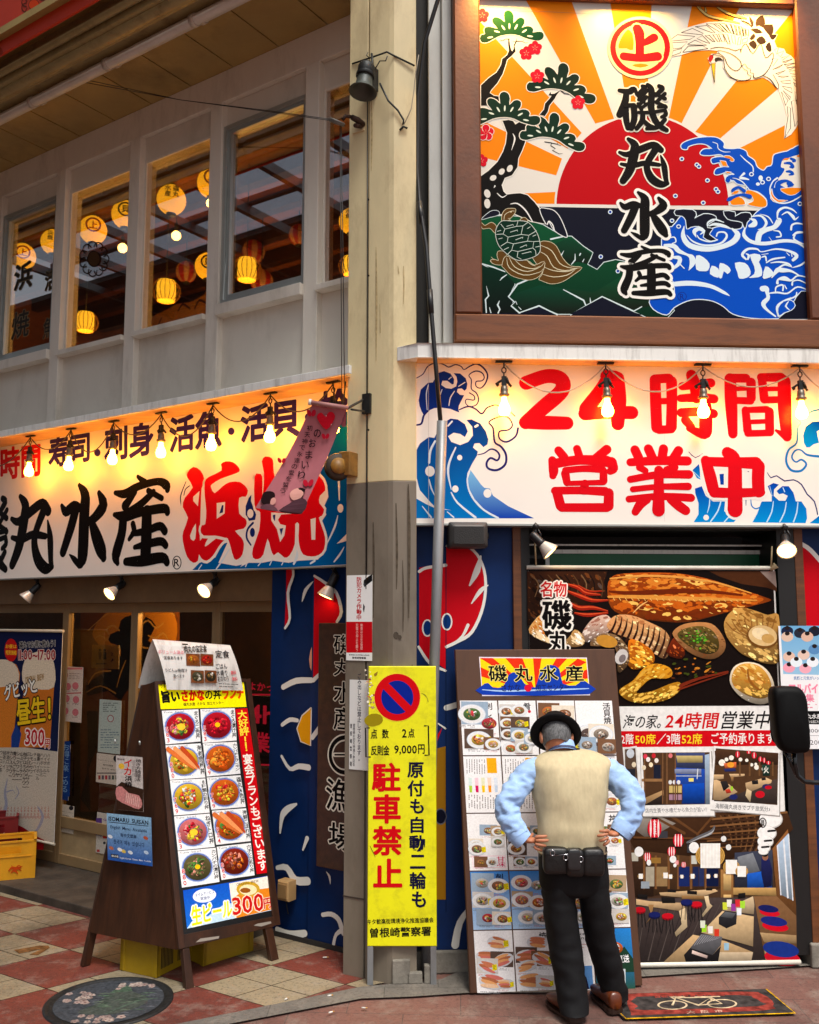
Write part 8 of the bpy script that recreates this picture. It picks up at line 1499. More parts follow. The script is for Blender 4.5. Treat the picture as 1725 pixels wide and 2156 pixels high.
def sB():
    q4('975 200 1430 222 1425 300 985 300', (70, 46, 30)); q4('985 430 1140 510 1420 400 1422 580 970 560', (70, 58, 54)); q4('968 400 1080 440 1140 495 1020 556 965 550', WD); q4('1195 430 1340 390 1385 410 1380 430 1240 490 1200 470', WD); q4('1205 470 1240 490 1230 570 1195 520', (214, 190, 150)); q4('1080 365 1190 365 1190 380 1090 390', WD); q4('968 370 1040 370 1040 400 968 410', WD); q4('1090 385 1110 385 1110 420 1095 420', WDD)
    for t_ in ('1015 420 1060 415 1080 455 1040 490', '1240 415 1285 408 1288 438 1245 440', '1310 395 1340 390 1342 408 1312 412'): q4(t_, (40, 36, 36))
    a.ell(1300, 512, 34, 26, (196, 20, 36), 14); a.ell(1345, 455, 30, 18, (40, 40, 90), 14); a.ell(1360, 462, 26, 14, (190, 20, 36), 12); a.ell(1110, 530, 30, 20, (30, 40, 100), 12); q4('1050 480 1080 470 1095 500 1060 505', (200, 60, 40)); a.ell(1098, 470, 10, 18, (160, 210, 50), 8)
    for x, y, rx, ry in ((1140, 225, 16, 24), (1258, 232, 18, 24), (1302, 260, 14, 20), (1220, 210, 16, 12), (1330, 268, 12, 20), (1360, 285, 16, 14)): a.ell(x, y, rx, ry, (214, 24, 46), 12); a.ell(x, y, rx*.2, ry*.9, (246, 220, 220), 8)
    for x, y, r_ in ((1028, 285, 24), (1095, 250, 18), (1060, 262, 14), (1275, 318, 18), (1160, 262, 14), (1205, 268, 12), (1330, 330, 18), (1270, 295, 10), (1240, 300, 12)): a.ell(x, y, r_, r_, (246, 240, 226), 12)
    q4('1040 290 1130 280 1130 320 1050 325', (226, 110, 60)); a.ell(1090, 300, 26, 20, (240, 160, 50), 12); q4('1315 300 1370 300 1370 380 1320 380', (30, 60, 50)); a.text('火', 1325, 310, 1362, 360, (240, 240, 226), bold=.02); q4('1040 330 1120 325 1130 345 1050 350', (40, 50, 110))
    for x in (1150, 1220, 1290, 1385): a.rect(x, 280, x+12, 380, (110, 76, 46))
snap([(970, 165), (1440, 205), (1438, 664), (940, 618)], [(984, 182), (1432, 216), (1424, 588), (956, 552)], sB)
a.text('店内生簀や水槽だから魚介が旨い！', 0, 0, 0, 0, (70, 70, 76), bold=.0, quad=((478, 612), (915, 602), (918, 636), (480, 646))); a.text('海鮮磯丸焼きでプチ旅気分♪', 0, 0, 0, 0, (70, 70, 76), bold=.0, quad=((982, 575), (1372, 600), (1372, 636), (980, 612)))
a.poly('330 180 420 165 455 600 370 640 330 560', (226, 224, 220)); a.poly('335 190 410 182 440 560 380 590 340 500', (90, 70, 56)); a.ell(375, 220, 28, 34, (200, 206, 214), 12); a.ell(400, 300, 16, 20, (226, 210, 180), 10); a.rect(350, 330, 410, 420, (40, 40, 46))
a.build('banner_print', t, mat_print('banner_print', .35, noise=.1, nscale=40))
# ================================================================== RIGHT EDGE: job poster, vehicle mirror
bx = box_of(RW, .058, 1645, 1318, 1800, 1577)
def job(a, bx):
    a.lrect(*bx, (238, 238, 240)); a.view(*Z6)
    a.poly('1512 660 1900 660 1900 935 1528 925', ((150, 196, 226), (110, 170, 214)))
    for x, y, c in ((1550, 690, (30, 40, 70)), (1620, 700, (40, 44, 60)), (1700, 690, (30, 34, 50)), (1550, 720, (220, 190, 170)), (1660, 720, (220, 180, 160)), (1560, 830, (226, 190, 170)), (1640, 820, (226, 196, 180)), (1560, 890, (240, 160, 180)), (1650, 895, (244, 170, 186)), (1600, 860, (230, 240, 246)), (1690, 860, (236, 240, 246)), (1700, 790, (90, 140, 190))): a.ell(x, y, 34, 28, c, 12); a.ell(x, y-18, 14, 12, (40, 30, 30), 10)
    a.text('笑顔と元気がいっぱい', 1585, 938, 1760, 958, (70, 120, 180), bold=.012)
    a.text('アルバイト', 1560, 980, 1760, 1030, (240, 130, 160), bold=.03, out=(.05, (250, 220, 228))); a.text('募集', 1600, 1035, 1700, 1080, (240, 130, 160), bold=.02); a.text('大', 1725, 1005, 1790, 1085, (30, 30, 40), bold=.03); lines(a, 1550, 1085, 1720, 1118, 2, (230, 150, 170), .4)
    a.poly('1530 1130 1900 1128 1900 1205 1530 1200', (14, 14, 16)); a.text('丸水産', 1655, 1145, 1740, 1172, (240, 240, 240), bold=.02); a.text('さかな加工センター', 1655, 1180, 1760, 1196, (230, 230, 230), bold=.01)
    a.text('1000', 1672, 1228, 1740, 1248, (80, 80, 86), bold=.0); a.text('1200', 1668, 1290, 1740, 1315, (80, 80, 86), bold=.0); a.stroke([(1640, 1265), (1900, 1265)], (120, 120, 126), w=2, n=1)
sheet('job_poster', 'white job recruitment poster with blue group photo on the right wall edge', 'poster', RW, .058, bx, job)
b = MB(); q = RW.px(1600, 1340, 0); 
MY = 3.3
def mp(x, y, Y): r = ray(x, y); return CAMP+r*(Y/r.y)
t = thing('vehicle_mirror', 'black vehicle wing mirror on a bent black arm at the right edge', 'mirror', mp(1668, 1640, MY))
# housing: rounded slab facing the camera
cen = mp(1665, 1515, MY); hw, hh = .118/2*1.0, .232/2; b = MB(); N = 28; rings = []
for (k, d) in ((.82, -.026), (.96, -.018), (1.0, 0), (.985, .03), (.86, .055), (.5, .07), (.02, .074)):
    rings.append([cen+Vector((hw*k*math.copysign(abs(math.cos(2*PI*i/N))**.42, math.cos(2*PI*i/N))*(1+.06*math.sin(2*PI*i/N)), d, hh*k*math.copysign(abs(math.sin(2*PI*i/N))**.42, math.sin(2*PI*i/N))))+Vector((-.012*math.sin(2*PI*i/N)*1.0, 0, 0)) for i in range(N)])
vs = [p for r_ in rings for p in r_]; b._add(vs, [(j*N+i, j*N+(i+1) % N, (j+1)*N+(i+1) % N, (j+1)*N+i) for j in range(6) for i in range(N)]+[tuple(range(N))], True)
b.build('housing', mat('mirror_black', (6, 6, 7), .6, var=.1, scale=60, bump=.05, bscale=200, spec=.15), t)
b = MB(); g = [cen+Vector((hw*.76*math.copysign(abs(math.cos(2*PI*i/N))**.42, math.cos(2*PI*i/N)), .0745, hh*.8*math.copysign(abs(math.sin(2*PI*i/N))**.42, math.sin(2*PI*i/N)))) for i in range(N)]; b._add(g, [tuple(range(N))]); b.build('mirror_glass', mat('mirror_silver', (200, 204, 208), .05, metal=1, var=.0), t)
b = MB(); b.tube([mp(1672, 1580, MY+.02), mp(1674, 1612, MY+.02), mp(1680, 1634, MY+.02), mp(1694, 1646, MY+.02), mp(1715, 1648, MY+.02), mp(1900, 1652, MY+.02)], .0085, 12); b.tube([mp(1652, 1580, MY+.02), mp(1664, 1604, MY+.02), mp(1676, 1630, MY+.02)], .006, 8); b.build('arm', mat('gloss_black', (10, 10, 11), .15, var=.0), t)
# ================================================================== GROUND: manhole cover, painted marking
mc = grd(230, 2110); mcz = mc.copy(); mcz.z = 0; mr_ = .335
t = thing('manhole_cover', 'round coloured manhole cover with blossom pattern in the chequered pavement', 'manhole cover', mcz)
m = Matrix.Translation(mcz)
b = MB(); b.lathe(m, [(mr_, -.01), (mr_, .006), (mr_-.008, .009), (mr_-.03, .009), (mr_-.034, .002), (mr_-.05, .002), (.0005, .003)], 56); b.build('ring', mat('cast_iron', (50, 50, 50), .55, metal=.5, var=.25, scale=40, bump=.3), t)
a = Art(GF, .0045); cx, cy = mcz.x, mcz.y
a.L = lambda x, y: (cx+x*mr_, cy+y*mr_); a.scale = lambda x, y: mr_
a.ell(0, 0, .85, .85, (66, 69, 74), 40); r = random.Random(8)
for k in range(80):
    q, d = r.uniform(0, 2*PI), math.sqrt(r.random())*.76; a.stroke([(d*math.cos(q), d*math.sin(q), .01), (d*math.cos(q)+.06, d*math.sin(q)+.02, .03), (d*math.cos(q)+.12, d*math.sin(q), .01)], r.choice(((84, 88, 96), (46, 49, 55), (98, 101, 108))), n=2)
a.poly([(-.35, -.45), (-.15, -.1), (-.1, .3), (.1, .45), (.3, .35), (.6, .1), (.55, -.2), (.2, -.5)], (72, 78, 72), 3)
for k in range(26): q = r.uniform(-.3, .5); w = r.uniform(-.4, .35); a.stroke([(q, w, .012), (q+.07, w+.03, .03), (q+.15, w+.02, .012)], r.choice(((84, 104, 84), (44, 60, 50), (100, 112, 96))), n=2)
a.poly([(-.1, .3), (.0, .6), (.15, .62), (.25, .4)], (74, 92, 76)); a.stroke([(.1, -.5, .02), (.45, .0, .04), (.75, .1, .02)], (80, 98, 84), n=3)
def bloss(x, y, s_):
    c = r.choice(((160, 140, 132), (172, 156, 146), (140, 122, 116)))
    for k in range(5): a.ell(x+s_*.6*math.cos(2*PI*k/5), y+s_*.6*math.sin(2*PI*k/5), s_*.42, s_*.42, c, 8)
    a.ell(x, y, s_*.25, s_*.25, (120, 80, 76), 6)
for cxx, cyy, n_, sx, sy in ((-.55, .12, 16, .2, .25), (.05, -.66, 14, .36, .12), (.28, .6, 13, .3, .12)):
    for k in range(n_): bloss(cxx+r.uniform(-sx, sx), cyy+r.uniform(-sy, sy), r.uniform(.05, .075))
for k in range(56): q = 2*PI*k/56; a.ell(.92*math.cos(q), .92*math.sin(q), .018, .018, (34, 34, 35), 6)
a.build('cover_art', t, mat_print('cover_paint', .55, noise=.4, nscale=60))
t = thing('bicycle_marking', 'worn black and red painted no bicycle parking marking on the pavement', 'ground marking', grd(1500, 2105))
a = Art(GF, .0035, VR); a.fr = Fr((0, 0, 0), (1, 0, 0), (0, 1, 0))
a.poly('160 1945 1350 1905 1560 2075 330 2120', (58, 54, 53)); a.stroke('345 2118 10 1555 2078 10 1350 1908 9', (206, 156, 20), n=1); a.stroke([(160, 1946), (345, 2118)], (190, 140, 20), w=5, n=1)
CR2 = (136, 56, 48)
a.poly('350 1960 420 1938 1180 1925 1310 1940 1390 1990 1395 2030 1330 2060 480 2092 380 2080', CR2, 2); a.poly('420 1962 1150 1950 1250 1968 1310 2000 1290 2030 470 2058 430 2030', (62, 57, 56), 2)
a.text('自転車等放置禁止区域', 0, 0, 0, 0, (150, 60, 50), bold=.02, quad=((545, 1950), (1040, 1936), (1050, 1956), (555, 1970))); a.text('大阪市', 0, 0, 0, 0, (200, 160, 140), bold=.02, space=1.6, quad=((775, 2062), (1030, 2054), (1040, 2074), (780, 2084)))
BC = (196, 176, 144)
for cx_, cy_ in ((676, 2022), (1030, 2012)): a.stroke([(cx_+102*math.cos(2*PI*k/24), cy_+30*math.sin(2*PI*k/24)) for k in range(24)], BC, w=8, n=1, closed=True)
for t_ in ('676 2022 700 1970 860 2020', '700 1970 950 1968 860 2026 760 1990', '950 1968 1030 2012 870 2022', '690 1978 660 1966 760 1964', '840 1966 1010 1962', '940 1966 960 1990'): a.stroke(P(t_), BC, w=9, n=1)
a.stroke([(420, 1950), (1320, 2064)], CR2, w=26, n=1) if 0 else None
a.build('marking', t, mat_print('road_paint', .8, noise=.6, nscale=22))
# brown inlaid mark on a pale slab at the left
t = thing('slab_mark', 'worn brown painted mark on a pale slab at the left', 'ground marking', grd(60, 2002))
a = Art(GF, .0005, Z8); a.fr = Fr((0, 0, 0), (1, 0, 0), (0, 1, 0))
a.poly('95 1180 270 1150 330 1150 340 1165 260 1215 200 1212 290 1172 130 1205', (120, 84, 50)); a.build('mark_paint', t, MATS['road_paint'])
# ================================================================== THE MAN READING THE MENU BOARD
from mathutils import noise as MN
z5 = lambda x, y: (951.2+.3822*x, 1331.6+.3822*y)
def hp3(x, y, Y): return mp(*z5(x, y), Y)
KM = 5.13/CF*.3822*.985        # metres per zoom pixel at the man
skin = mat('skin', (176, 112, 80), .5, var=.08, scale=20, bump=.06, bscale=150)
def skin_part(mb, vr, ed, sub=2):
    me = bpy.data.meshes.new('s'); bm = bmesh.new(); lay = bm.verts.layers.skin.verify(); vs = []
    for i, (p, r) in enumerate(vr):
        v = bm.verts.new(p); v[lay].radius = r if isinstance(r, tuple) else (r, r); v[lay].use_root = (i == 0); vs.append(v)
    for a_, b_ in ed: bm.edges.new((vs[a_], vs[b_]))
    bm.to_mesh(me); bm.free(); o = bpy.data.objects.new('s', me); COL.objects.link(o)
    o.modifiers.new('k', 'SKIN').use_smooth_shade = True; m_ = o.modifiers.new('u', 'SUBSURF'); m_.levels = sub; m_.render_levels = sub
    bpy.context.view_layer.update(); dg = bpy.context.evaluated_depsgraph_get(); e = bpy.data.meshes.new_from_object(o.evaluated_get(dg))
    mb._add([v.co.copy() for v in e.vertices], [list(p.vertices) for p in e.polygons], True)
    bpy.data.objects.remove(o); bpy.data.meshes.remove(me); bpy.data.meshes.remove(e)
V = Vector
sp = {'pel': (hp3(668, 1300, 5.12), .085), 'wst': (hp3(662, 1180, 5.12), .09), 'chs': (hp3(655, 900, 5.15), .1), 'shc': (hp3(640, 720, 5.2), .06), 'nck': (hp3(606, 640, 5.215), .058), 'hd0': (hp3(592, 590, 5.24), .062)}
HC_ = hp3(576, 572, 5.245)      # head centre
EL, ER = hp3(285, 950, 5.09), hp3(1018, 905, 5.09)
WL, WR = hp3(400, 1140, 5.03), hp3(920, 1105, 5.03)
SL, SRr = hp3(478, 750, 5.2), hp3(834, 750, 5.2)
FLt, FRt = hp3(672, 2105, 5.03), hp3(905, 2060, 5.19)
KL, KR = hp3(628, 1740, 5.09), hp3(836, 1740, 5.16)
HL_, HR_ = hp3(590, 1420, 5.12), hp3(770, 1420, 5.13)
mb = MB()
vr = [sp['pel'], sp['wst'], sp['chs'], sp['shc'], sp['nck'], sp['hd0'], (SL, .036), (EL, .034), (WL, .026), (SRr, .036), (ER, .034), (WR, .028), (HL_, .055), (KL, .045), (FLt, .035), (HR_, .055), (KR, .045), (FRt, .04)]
skin_part(mb, vr, [(0, 1), (1, 2), (2, 3), (3, 4), (4, 5), (3, 6), (6, 7), (7, 8), (3, 9), (9, 10), (10, 11), (0, 12), (12, 13), (13, 14), (0, 15), (15, 16), (16, 17)], 1)
tilt = Matrix.Rotation(-R(40), 4, 'X') @ Matrix.Rotation(R(4), 4, 'Y')       # head bowed forward (away from the camera)
HM = Matrix.Translation(HC_) @ tilt
def hb(x, y, z, r, seg=14): mb.ball(HM @ V((x, y, z)), r, seg, tilt)
hb(0, 0, .0, (.077, .096, .108), 22); hb(0, .03, -.055, (.058, .066, .06), 16)           # skull, jaw
for s_ in (-1, 1):
    hb(s_*.08, -.005, -.018, (.014, .022, .034), 12); hb(s_*.087, -.012, -.01, (.008, .018, .024), 10)     # ears
    hb(s_*.032, .088, .0, (.016, .01, .01), 10); hb(s_*.034, .09, .018, (.02, .008, .006), 8)                # eyes, brows
hb(0, .1, -.025, (.014, .022, .03), 10); hb(0, .094, -.062, (.026, .01, .008), 10)                            # nose, mouth
# hands on the back of the hips: palm, four fingers, thumb
def hand(w, kn, tips, th, back):
    pc = w.lerp(kn, .55)
    skin_part(mb, [(w, (.026, .02)), (w.lerp(kn, .5), (.036, .017)), (kn, (.038, .014))], [(0, 1), (1, 2)], 2)
    for i, (k0, t0) in enumerate(tips):
        mid = k0.lerp(t0, .5)+back*.008
        skin_part(mb, [(pc.lerp(k0, .7), .0085), (k0+back*.003, .0098), (mid, .009), (k0.lerp(t0, .8)+back*.003, .0082), (t0, .0065)], [(0, 1), (1, 2), (2, 3), (3, 4)], 2)
    skin_part(mb, [(w.lerp(kn, .3), .012), (w.lerp(kn, .3).lerp(th, .5), .011), (th, .008)], [(0, 1), (1, 2)], 2)
bk = V((0, -1, .1))
kn = hp3(462, 1148, 4.995)
hand(WL, kn, [(hp3(470, 1126, 4.992), hp3(528, 1122, 4.99)), (hp3(474, 1146, 4.988), hp3(536, 1146, 4.988)), (hp3(470, 1168, 4.99), hp3(522, 1176, 4.992)), (hp3(462, 1188, 4.998), hp3(500, 1202, 5.0))], hp3(448, 1110, 5.09), bk)
kn = hp3(862, 1112, 4.995)
hand(WR, kn, [(hp3(858, 1092, 4.992), hp3(812, 1096, 4.99)), (hp3(852, 1112, 4.988), hp3(800, 1122, 4.988)), (hp3(854, 1134, 4.99), hp3(812, 1150, 4.992)), (hp3(862, 1154, 4.998), hp3(834, 1174, 5.0))], hp3(872, 1080, 5.09), bk)
man = mb.build('person', skin); tag(man, 'man in a black hat, beige vest and black trousers reading the menu board, hands on hips', 'person')
man['label'] = 'man seen from behind in black hat, beige vest and black trousers, hands on hips'
def cloth(name, rings, m, seg=36, closed_top=False, fold=(0, 0, 0), capb=False, extra=None):
    """rings: (centre, half width, half depth[, axis u, axis w]); superellipse loft with folds"""
    b = MB(); vs = []
    amp, fx, fz = fold
    for i, rg in enumerate(rings):
        c, hw, hd = rg[:3]; u = rg[3] if len(rg) > 3 else V((1, 0, 0)); w = rg[4] if len(rg) > 4 else V((0, 1, 0)); e = rg[5] if len(rg) > 5 else .86
        for k in range(seg):
            q = 2*PI*k/seg; cx, sy = math.cos(q), math.sin(q); x = math.copysign(abs(cx)**e, cx); y = math.copysign(abs(sy)**e, sy)
            p = c+u*hw*x+w*hd*y
            if amp:
                nn = MN.noise(V((p.x*fx, p.y*fx, p.z*fz)))+.5*MN.noise(V((p.x*fx*2.1+5, p.y*fx*2.1, p.z*fz*2.3)))
                if amp > .01 and seg == 40: nn = .9-2.4*abs(nn)
                p = p+(u*x*hw+w*y*hd).normalized()*nn*amp
            vs.append(p)
    n = len(rings); fs = [(i*seg+k, i*seg+(k+1) % seg, (i+1)*seg+(k+1) % seg, (i+1)*seg+k) for i in range(n-1) for k in range(seg)]
    b._add(vs, fs, True)
    if closed_top: b._add(vs[-seg:], [tuple(range(seg))], True)
    if capb: b._add(vs[:seg], [tuple(range(seg))[::-1]], True)
    if extra: extra(b)
    return b.build(name, m, man)
def subdiv(rings, n=3):
    flat = []
    for r_ in rings: flat.append((*r_[0], r_[1], r_[2]))
    return [(V(p[:3]), p[3], p[4]) for p in crom(flat, False, n)]
M_vest = mat('vest_beige', (194, 180, 146), .75, var=.06, scale=30, bump=.35, bscale=9, stretch=(1.8, 1, .7), spec=.2)
M_shirt = mat('shirt_blue', (158, 190, 234), .8, var=.06, scale=40, bump=.5, bscale=13, stretch=(1, 1, 1.8), spec=.2)
M_trs = mat('trousers_black', (14, 14, 17), .75, var=.2, scale=30, bump=.2, bscale=20, stretch=(1, 1, .5), spec=.25)
M_leather = mat('leather_black', (11, 11, 12), .45, var=.2, scale=60, bump=.15, bscale=80)
M_shoe = mat('shoe_brown', (92, 40, 14), .3, var=.3, scale=14, bump=.04)
def ring(y, x0, x1, Y, d): c = hp3((x0+x1)/2, y, Y); return (c, (x1-x0)/2*KM, d)
RS_ = [ring(1205, 482, 848, 5.115, .122), ring(1160, 486, 842, 5.115, .122), ring(1090, 486, 834, 5.118, .124), ring(1000, 470, 842, 5.125, .13), ring(900, 452, 860, 5.14, .138), ring(800, 442, 870, 5.155, .138), ring(735, 440, 872, 5.168, .128), ring(700, 450, 862, 5.18, .112), ring(676, 482, 832, 5.192, .094), ring(656, 520, 780, 5.203, .076), ring(642, 545, 705, 5.21, .066)]
def vest_bits(b):
    for k in range(1): pass
vest = cloth('vest', subdiv(RS_, 4), M_vest, 60, False, (.014, 7, 7))
b = MB(); c = RS_[0]; b.tube([c[0]+V((c[1]*1.005*math.cos(q), c[2]*1.005*math.sin(q), 0)) for q in [2*PI*k/40 for k in range(41)]], .006, 6, False); b.build('hem', M_vest, man)
b = MB(); b.tube([hp3(655, y, 5.155) + V((0, -.139-.002, 0)) for y in (900, 800, 740)], .0012, 4) if 0 else None
# collar, neckband
cc = hp3(608, 622, 5.214); ca = Matrix.Translation(cc) @ Matrix.Rotation(-R(26), 4, 'X')
b = MB(); b.lathe(ca @ Matrix.Diagonal((1.0, .95, 1, 1)), [(.076, -.038), (.071, -.01), (.066, .018), (.062, .019), (.064, -.01), (.07, -.038)], 28); b.build('collar', M_shirt, man)
b = MB(); b.lathe(ca @ Matrix.Diagonal((1.0, .95, 1, 1)), [(.0785, -.034), (.078, -.022)], 28); b.build('tie_band', mat('tie_check', (60, 70, 110), .7, var=.6, scale=90), man)
# sleeves
def tube_rings(pts, n=5, sq=1.0):
    P_ = crom([(*p, r, r2) for p, r, r2 in pts], False, n); out = []; ref = V((0, 1, 0))
    for i, p in enumerate(P_):
        d = (V(P_[min(i+1, len(P_)-1)][:3])-V(P_[max(i-1, 0)][:3])).normalized(); w = (ref-d*ref.dot(d)).normalized(); u = w.cross(d); out.append((V(p[:3]), p[3], p[4], u, w, 1.0))
    return out
def sleeve(pts, cuff):
    cloth('sleeve', tube_rings(pts, 7), M_shirt, 40, True, (.0125, 11, 17), True)
    cloth('cuff', tube_rings(cuff, 3), M_shirt, 26, False, (.003, 20, 20))
sleeve([(hp3(490, 740, 5.2), .05, .06), (hp3(440, 768, 5.185), .062, .07), (hp3(386, 830, 5.16), .066, .07), (hp3(338, 890, 5.12), .064, .064), (hp3(306, 945, 5.095), .06, .058), (hp3(312, 1010, 5.07), .058, .054), (hp3(342, 1070, 5.05), .054, .05), (hp3(372, 1122, 5.035), .052, .048)], [(hp3(352, 1092, 5.042), .056, .052), (hp3(376, 1126, 5.034), .0565, .051), (hp3(398, 1150, 5.03), .052, .046)])
sleeve([(hp3(826, 740, 5.2), .05, .06), (hp3(874, 768, 5.185), .062, .07), (hp3(926, 818, 5.16), .066, .07), (hp3(970, 866, 5.12), .064, .064), (hp3(998, 915, 5.095), .06, .058), (hp3(990, 985, 5.07), .058, .054), (hp3(962, 1050, 5.05), .056, .05), (hp3(940, 1088, 5.035), .054, .048)], [(hp3(958, 1052, 5.045), .06, .052), (hp3(942, 1086, 5.035), .061, .051), (hp3(926, 1112, 5.03), .056, .046)])
# trousers: seat and two legs in one mesh
def legs(b):
    for dat in ([(1380, 500, 685, 5.118, .11), (1450, 503, 682, 5.115, .105), (1550, 512, 686, 5.108, .098), (1700, 535, 706, 5.095, .09), (1800, 550, 718, 5.08, .082), (1900, 570, 730, 5.065, .08), (2000, 586, 742, 5.05, .08), (2060, 592, 748, 5.04, .086), (2085, 598, 750, 5.035, .09)],
                [(1380, 676, 858, 5.122, .11), (1450, 694, 866, 5.125, .105), (1550, 718, 882, 5.13, .098), (1700, 745, 908, 5.145, .09), (1800, 775, 930, 5.16, .082), (1900, 803, 950, 5.175, .078), (1965, 824, 966, 5.185, .08), (2010, 832, 970, 5.19, .086)]):
        rg = subdiv([ring(*q) for q in dat], 6); seg = 32; vs = []
        for c, hw, hd in rg:
            for k in range(seg):
                q = 2*PI*k/seg; p = c+V((hw*math.cos(q), hd*math.sin(q), 0)); nn = .5-1.6*abs(MN.noise(V((p.x*7, p.y*7, p.z*10))))+.5*MN.noise(V((p.x*16+3, p.y*16, p.z*26))); p += V((math.cos(q), math.sin(q), 0))*nn*.0095; vs.append(p)
        b._add(vs, [(i*seg+k, i*seg+(k+1) % seg, (i+1)*seg+(k+1) % seg, (i+1)*seg+k) for i in range(len(rg)-1) for k in range(seg)]+[tuple(range(len(vs)-seg, len(vs)))], True)
cloth('trousers', subdiv([ring(1180, 490, 842, 5.117, .116), ring(1250, 484, 852, 5.117, .122), ring(1330, 484, 860, 5.118, .124), ring(1400, 492, 864, 5.12, .116), ring(1432, 530, 840, 5.12, .1), ring(1450, 610, 760, 5.12, .06)], 4), M_trs, 44, True, (.006, 8, 8), False, legs)
# waist pouch
def pouch(x0, y0, x1, y1, Y, dep, name, mm=M_leather):
    fr = Fr(hp3(x0, y1, Y), (1, 0, 0), (0, 0, 1)); b = MB(); w, h = (x1-x0)*KM, (y1-y0)*KM; rows = []
    N = 28
    for (k, d) in ((1.0, -.03), (1.02, dep*.3), (1.0, dep*.7), (.9, dep*.95), (.6, dep*1.05), (.02, dep*1.08)):
        rows.append([fr.w(w/2+w/2*k*math.copysign(abs(math.cos(2*PI*i/N))**.4, math.cos(2*PI*i/N)), h/2+h/2*k*math.copysign(abs(math.sin(2*PI*i/N))**.4, math.sin(2*PI*i/N)), d) for i in range(N)])
    b._add([p for r_ in rows for p in r_], [(j*N+i, j*N+(i+1) % N, (j+1)*N+(i+1) % N, (j+1)*N+i) for j in range(5) for i in range(N)], True)
    return b, fr, w, h
wp_ = MB(); rg = ring(1205, 486, 848, 5.117, .126); 
for z0 in (0,):
    pts = [rg[0]+V((rg[1]*1.02*math.cos(2*PI*k/40), (rg[2]+.004)*math.sin(2*PI*k/40), 0)) for k in range(41)]
    vs = []
    for p in pts: vs += [p+V((0, 0, .022)), p+V((0, 0, -.022))]
    wp_._add(vs, [(2*k, 2*k+1, 2*k+3, 2*k+2) for k in range(40)], True)
pch = wp_.build('waist_pouch', M_leather, man)
for x0, y0, x1, y1, dep in ((505, 1195, 640, 1328, .03), (628, 1200, 722, 1340, .042), (718, 1198, 832, 1338, .038)):
    b, fr, w, h = pouch(x0, y0, x1, y1, 4.99, dep, 'pocket'); b.box(fr, w*.08, w*.92, h*.78, h*.80, dep*.9, dep+.004); b.build('pouch_pocket', M_leather, pch)
b, fr, w, h = pouch(640, 1205, 708, 1310, 4.948, .01, 'flap'); b.build('pouch_flap', mat('leather_flap', (40, 40, 42), .3), pch)
b = MB()
for x, y in ((556, 1215), (628, 1240), (712, 1250)): q = hp3(x, y, 4.94); b.tube([q+V((.012*math.cos(2*PI*k/12), 0, .014*math.sin(2*PI*k/12))) for k in range(13)], .0022, 5, False)
b.tube([hp3(545, 1232, 4.94), hp3(700, 1215, 4.94)], .0012, 4); b.build('pouch_buckle', mat('chrome', (190, 190, 196), .15, metal=1, var=.02), pch)
# shoes
def shoe(heel, toe_dir, nm):
    d = V((toe_dir[0], toe_dir[1], 0)).normalized(); sd_ = V((d.y, -d.x, 0)); h0 = V((heel.x, heel.y, 0)); secs = [(-.012, .02, .05), (.0, .036, .082), (.03, .039, .09), (.07, .038, .088), (.12, .042, .07), (.17, .048, .056), (.22, .046, .046), (.26, .034, .036), (.282, .012, .022)]
    b = MB(); N = 20; vs = []
    for t_, hw, hh in [tuple(x) for x in crom(secs, False, 3)]:
        for i in range(N):
            q = 2*PI*i/N; cx, sz = math.cos(q), math.sin(q); vs.append(h0+d*t_+sd_*hw*math.copysign(abs(cx)**.75, cx)+Z4*(.018+hh/2+hh/2*math.copysign(abs(sz)**.8, sz)))
    n = len(vs)//N; b._add(vs, [(j*N+i, j*N+(i+1) % N, (j+1)*N+(i+1) % N, (j+1)*N+i) for j in range(n-1) for i in range(N)]+[tuple(range(N))[::-1], tuple(range(n*N-N, n*N))], True)
    s_ = b.build('shoe', M_shoe, man)
    b = MB(); out = [(t_, hw+.003) for t_, hw, hh in secs]
    base = [h0+d*t_+sd_*w_ for t_, w_ in out]+[h0+d*t_-sd_*w_ for t_, w_ in reversed(out)]
    b.prism([p+Z4*.0 for p in base], [p+Z4*.014 for p in base]); hl = [h0+d*t_+sd_*w_ for t_, w_ in out[:4]]+[h0+d*t_-sd_*w_ for t_, w_ in reversed(out[:4])]; b.prism([p+Z4*.0141 for p in hl], [p+Z4*.026 for p in hl]); b.build('sole', mat('sole_dark', (40, 20, 10), .5), s_)
gl, gr = grd(*z5(692, 2148)), grd(*z5(905, 2100))
shoe(gl, (-.36, .93), 'l'); shoe(gr, (-.2, .98), 'r')
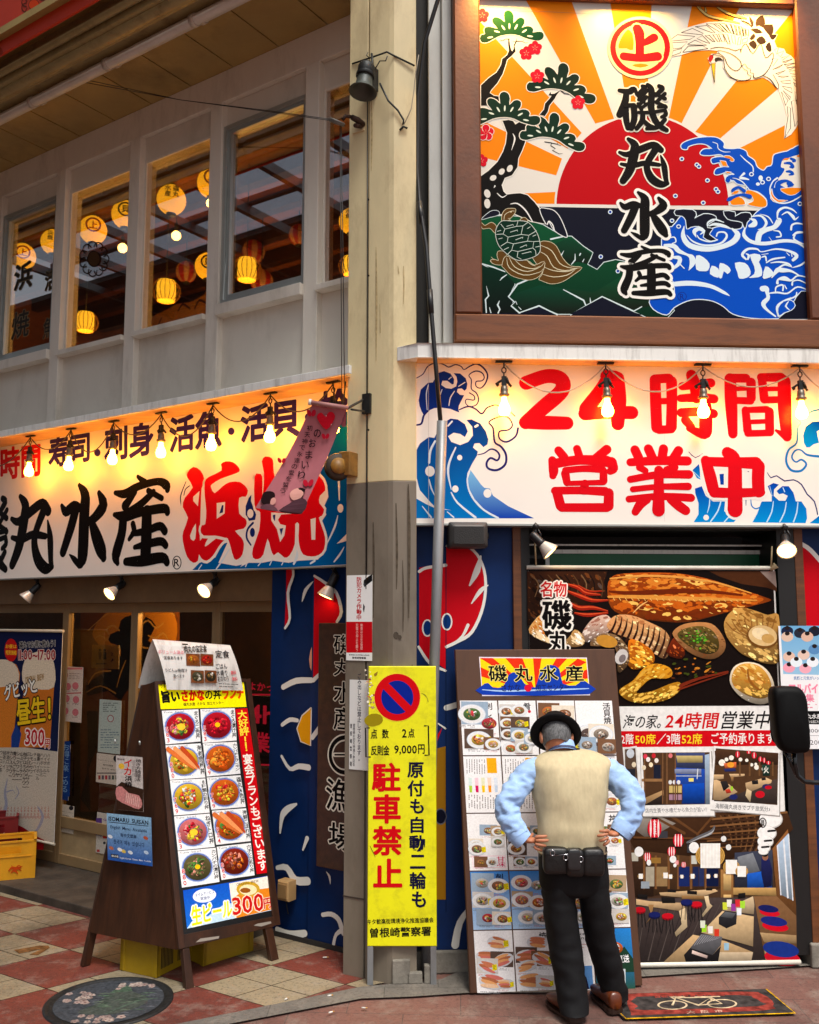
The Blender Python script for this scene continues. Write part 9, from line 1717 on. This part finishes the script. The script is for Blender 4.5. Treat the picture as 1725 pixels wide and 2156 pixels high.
# hair and hat
b = MB(); 
hm = HM
prof = []
for i in range(13):
    q = -PI*.36+ (PI*.5+PI*.36)*i/12; prof.append((max(.001, math.cos(q)), math.sin(q)))
seg = 40; vs = []
for r_, z_ in prof:
    for k in range(seg):
        a_ = 2*PI*k/seg; fr_ = math.sin(a_); lo = max(z_, -.62) if fr_ < .25 else max(z_, .12+.3*fr_)
        rr_ = math.sqrt(max(0, 1-lo*lo)); p = V((.083*rr_*math.cos(a_), .102*rr_*math.sin(a_)-.004, .113*lo)); nn = MN.noise(p*60)*.0035; vs.append(hm @ (p*(1+nn*8)))
b._add(vs, [(i*seg+k, i*seg+(k+1) % seg, (i+1)*seg+(k+1) % seg, (i+1)*seg+k) for i in range(12) for k in range(seg)], True)
b.build('hair', mat('grey_hair', (104, 104, 106), .6, var=.45, scale=46, bump=.5, bscale=120, stretch=(3, 3, .6)), man)
M_hat = mat('hat_felt', (13, 13, 15), .85, var=.2, scale=80, bump=.1, bscale=200, spec=.2)
HT = Matrix.Translation(hp3(573, 556, 5.25)) @ Matrix.Rotation(-R(50), 4, 'X') @ Matrix.Rotation(R(6), 4, 'Y')
b = MB(); seg = 44
pr = [(.086, .0), (.0875, .03), (.085, .065), (.076, .09), (.058, .105), (.03, .112), (.001, .113)]
vs = [HT @ V((r_*math.cos(2*PI*k/seg)*.98, r_*math.sin(2*PI*k/seg)*1.12, z_)) for r_, z_ in pr for k in range(seg)]
b._add(vs, [(i*seg+k, i*seg+(k+1) % seg, (i+1)*seg+(k+1) % seg, (i+1)*seg+k) for i in range(len(pr)-1) for k in range(seg)], True)
hat = b.build('hat', M_hat, man)
b = MB(); pr = [(.084, .004), (.1, .0), (.12, .004), (.136, .016), (.142, .024), (.139, .03), (.129, .018), (.11, .01), (.086, .014)]
vs = []
for r_, z_ in pr:
    for k in range(seg):
        a_ = 2*PI*k/seg; e = 1+.05*math.sin(a_)**2; sd2 = -.045*math.cos(a_)**2*(r_-.084)/.05; vs.append(HT @ V((r_*math.cos(a_), r_*math.sin(a_)*1.08, z_+sd2*.6-.02*math.sin(a_)**2*(r_-.084)/.05)))
b._add(vs, [(i*seg+k, i*seg+(k+1) % seg, (i+1)*seg+(k+1) % seg, (i+1)*seg+k) for i in range(len(pr)-1) for k in range(seg)], True); b.build('brim', M_hat, hat)
b = MB(); vs = [HT @ V((r_*math.cos(2*PI*k/seg)*.99, r_*math.sin(2*PI*k/seg)*1.12, z_)) for r_, z_ in ((.0885, .006), (.0895, .03)) for k in range(seg)]
b._add(vs, [(k, (k+1) % seg, seg+(k+1) % seg, seg+k) for k in range(seg)], True); b.build('hat_band', mat('hat_ribbon', (26, 26, 28), .4), hat)
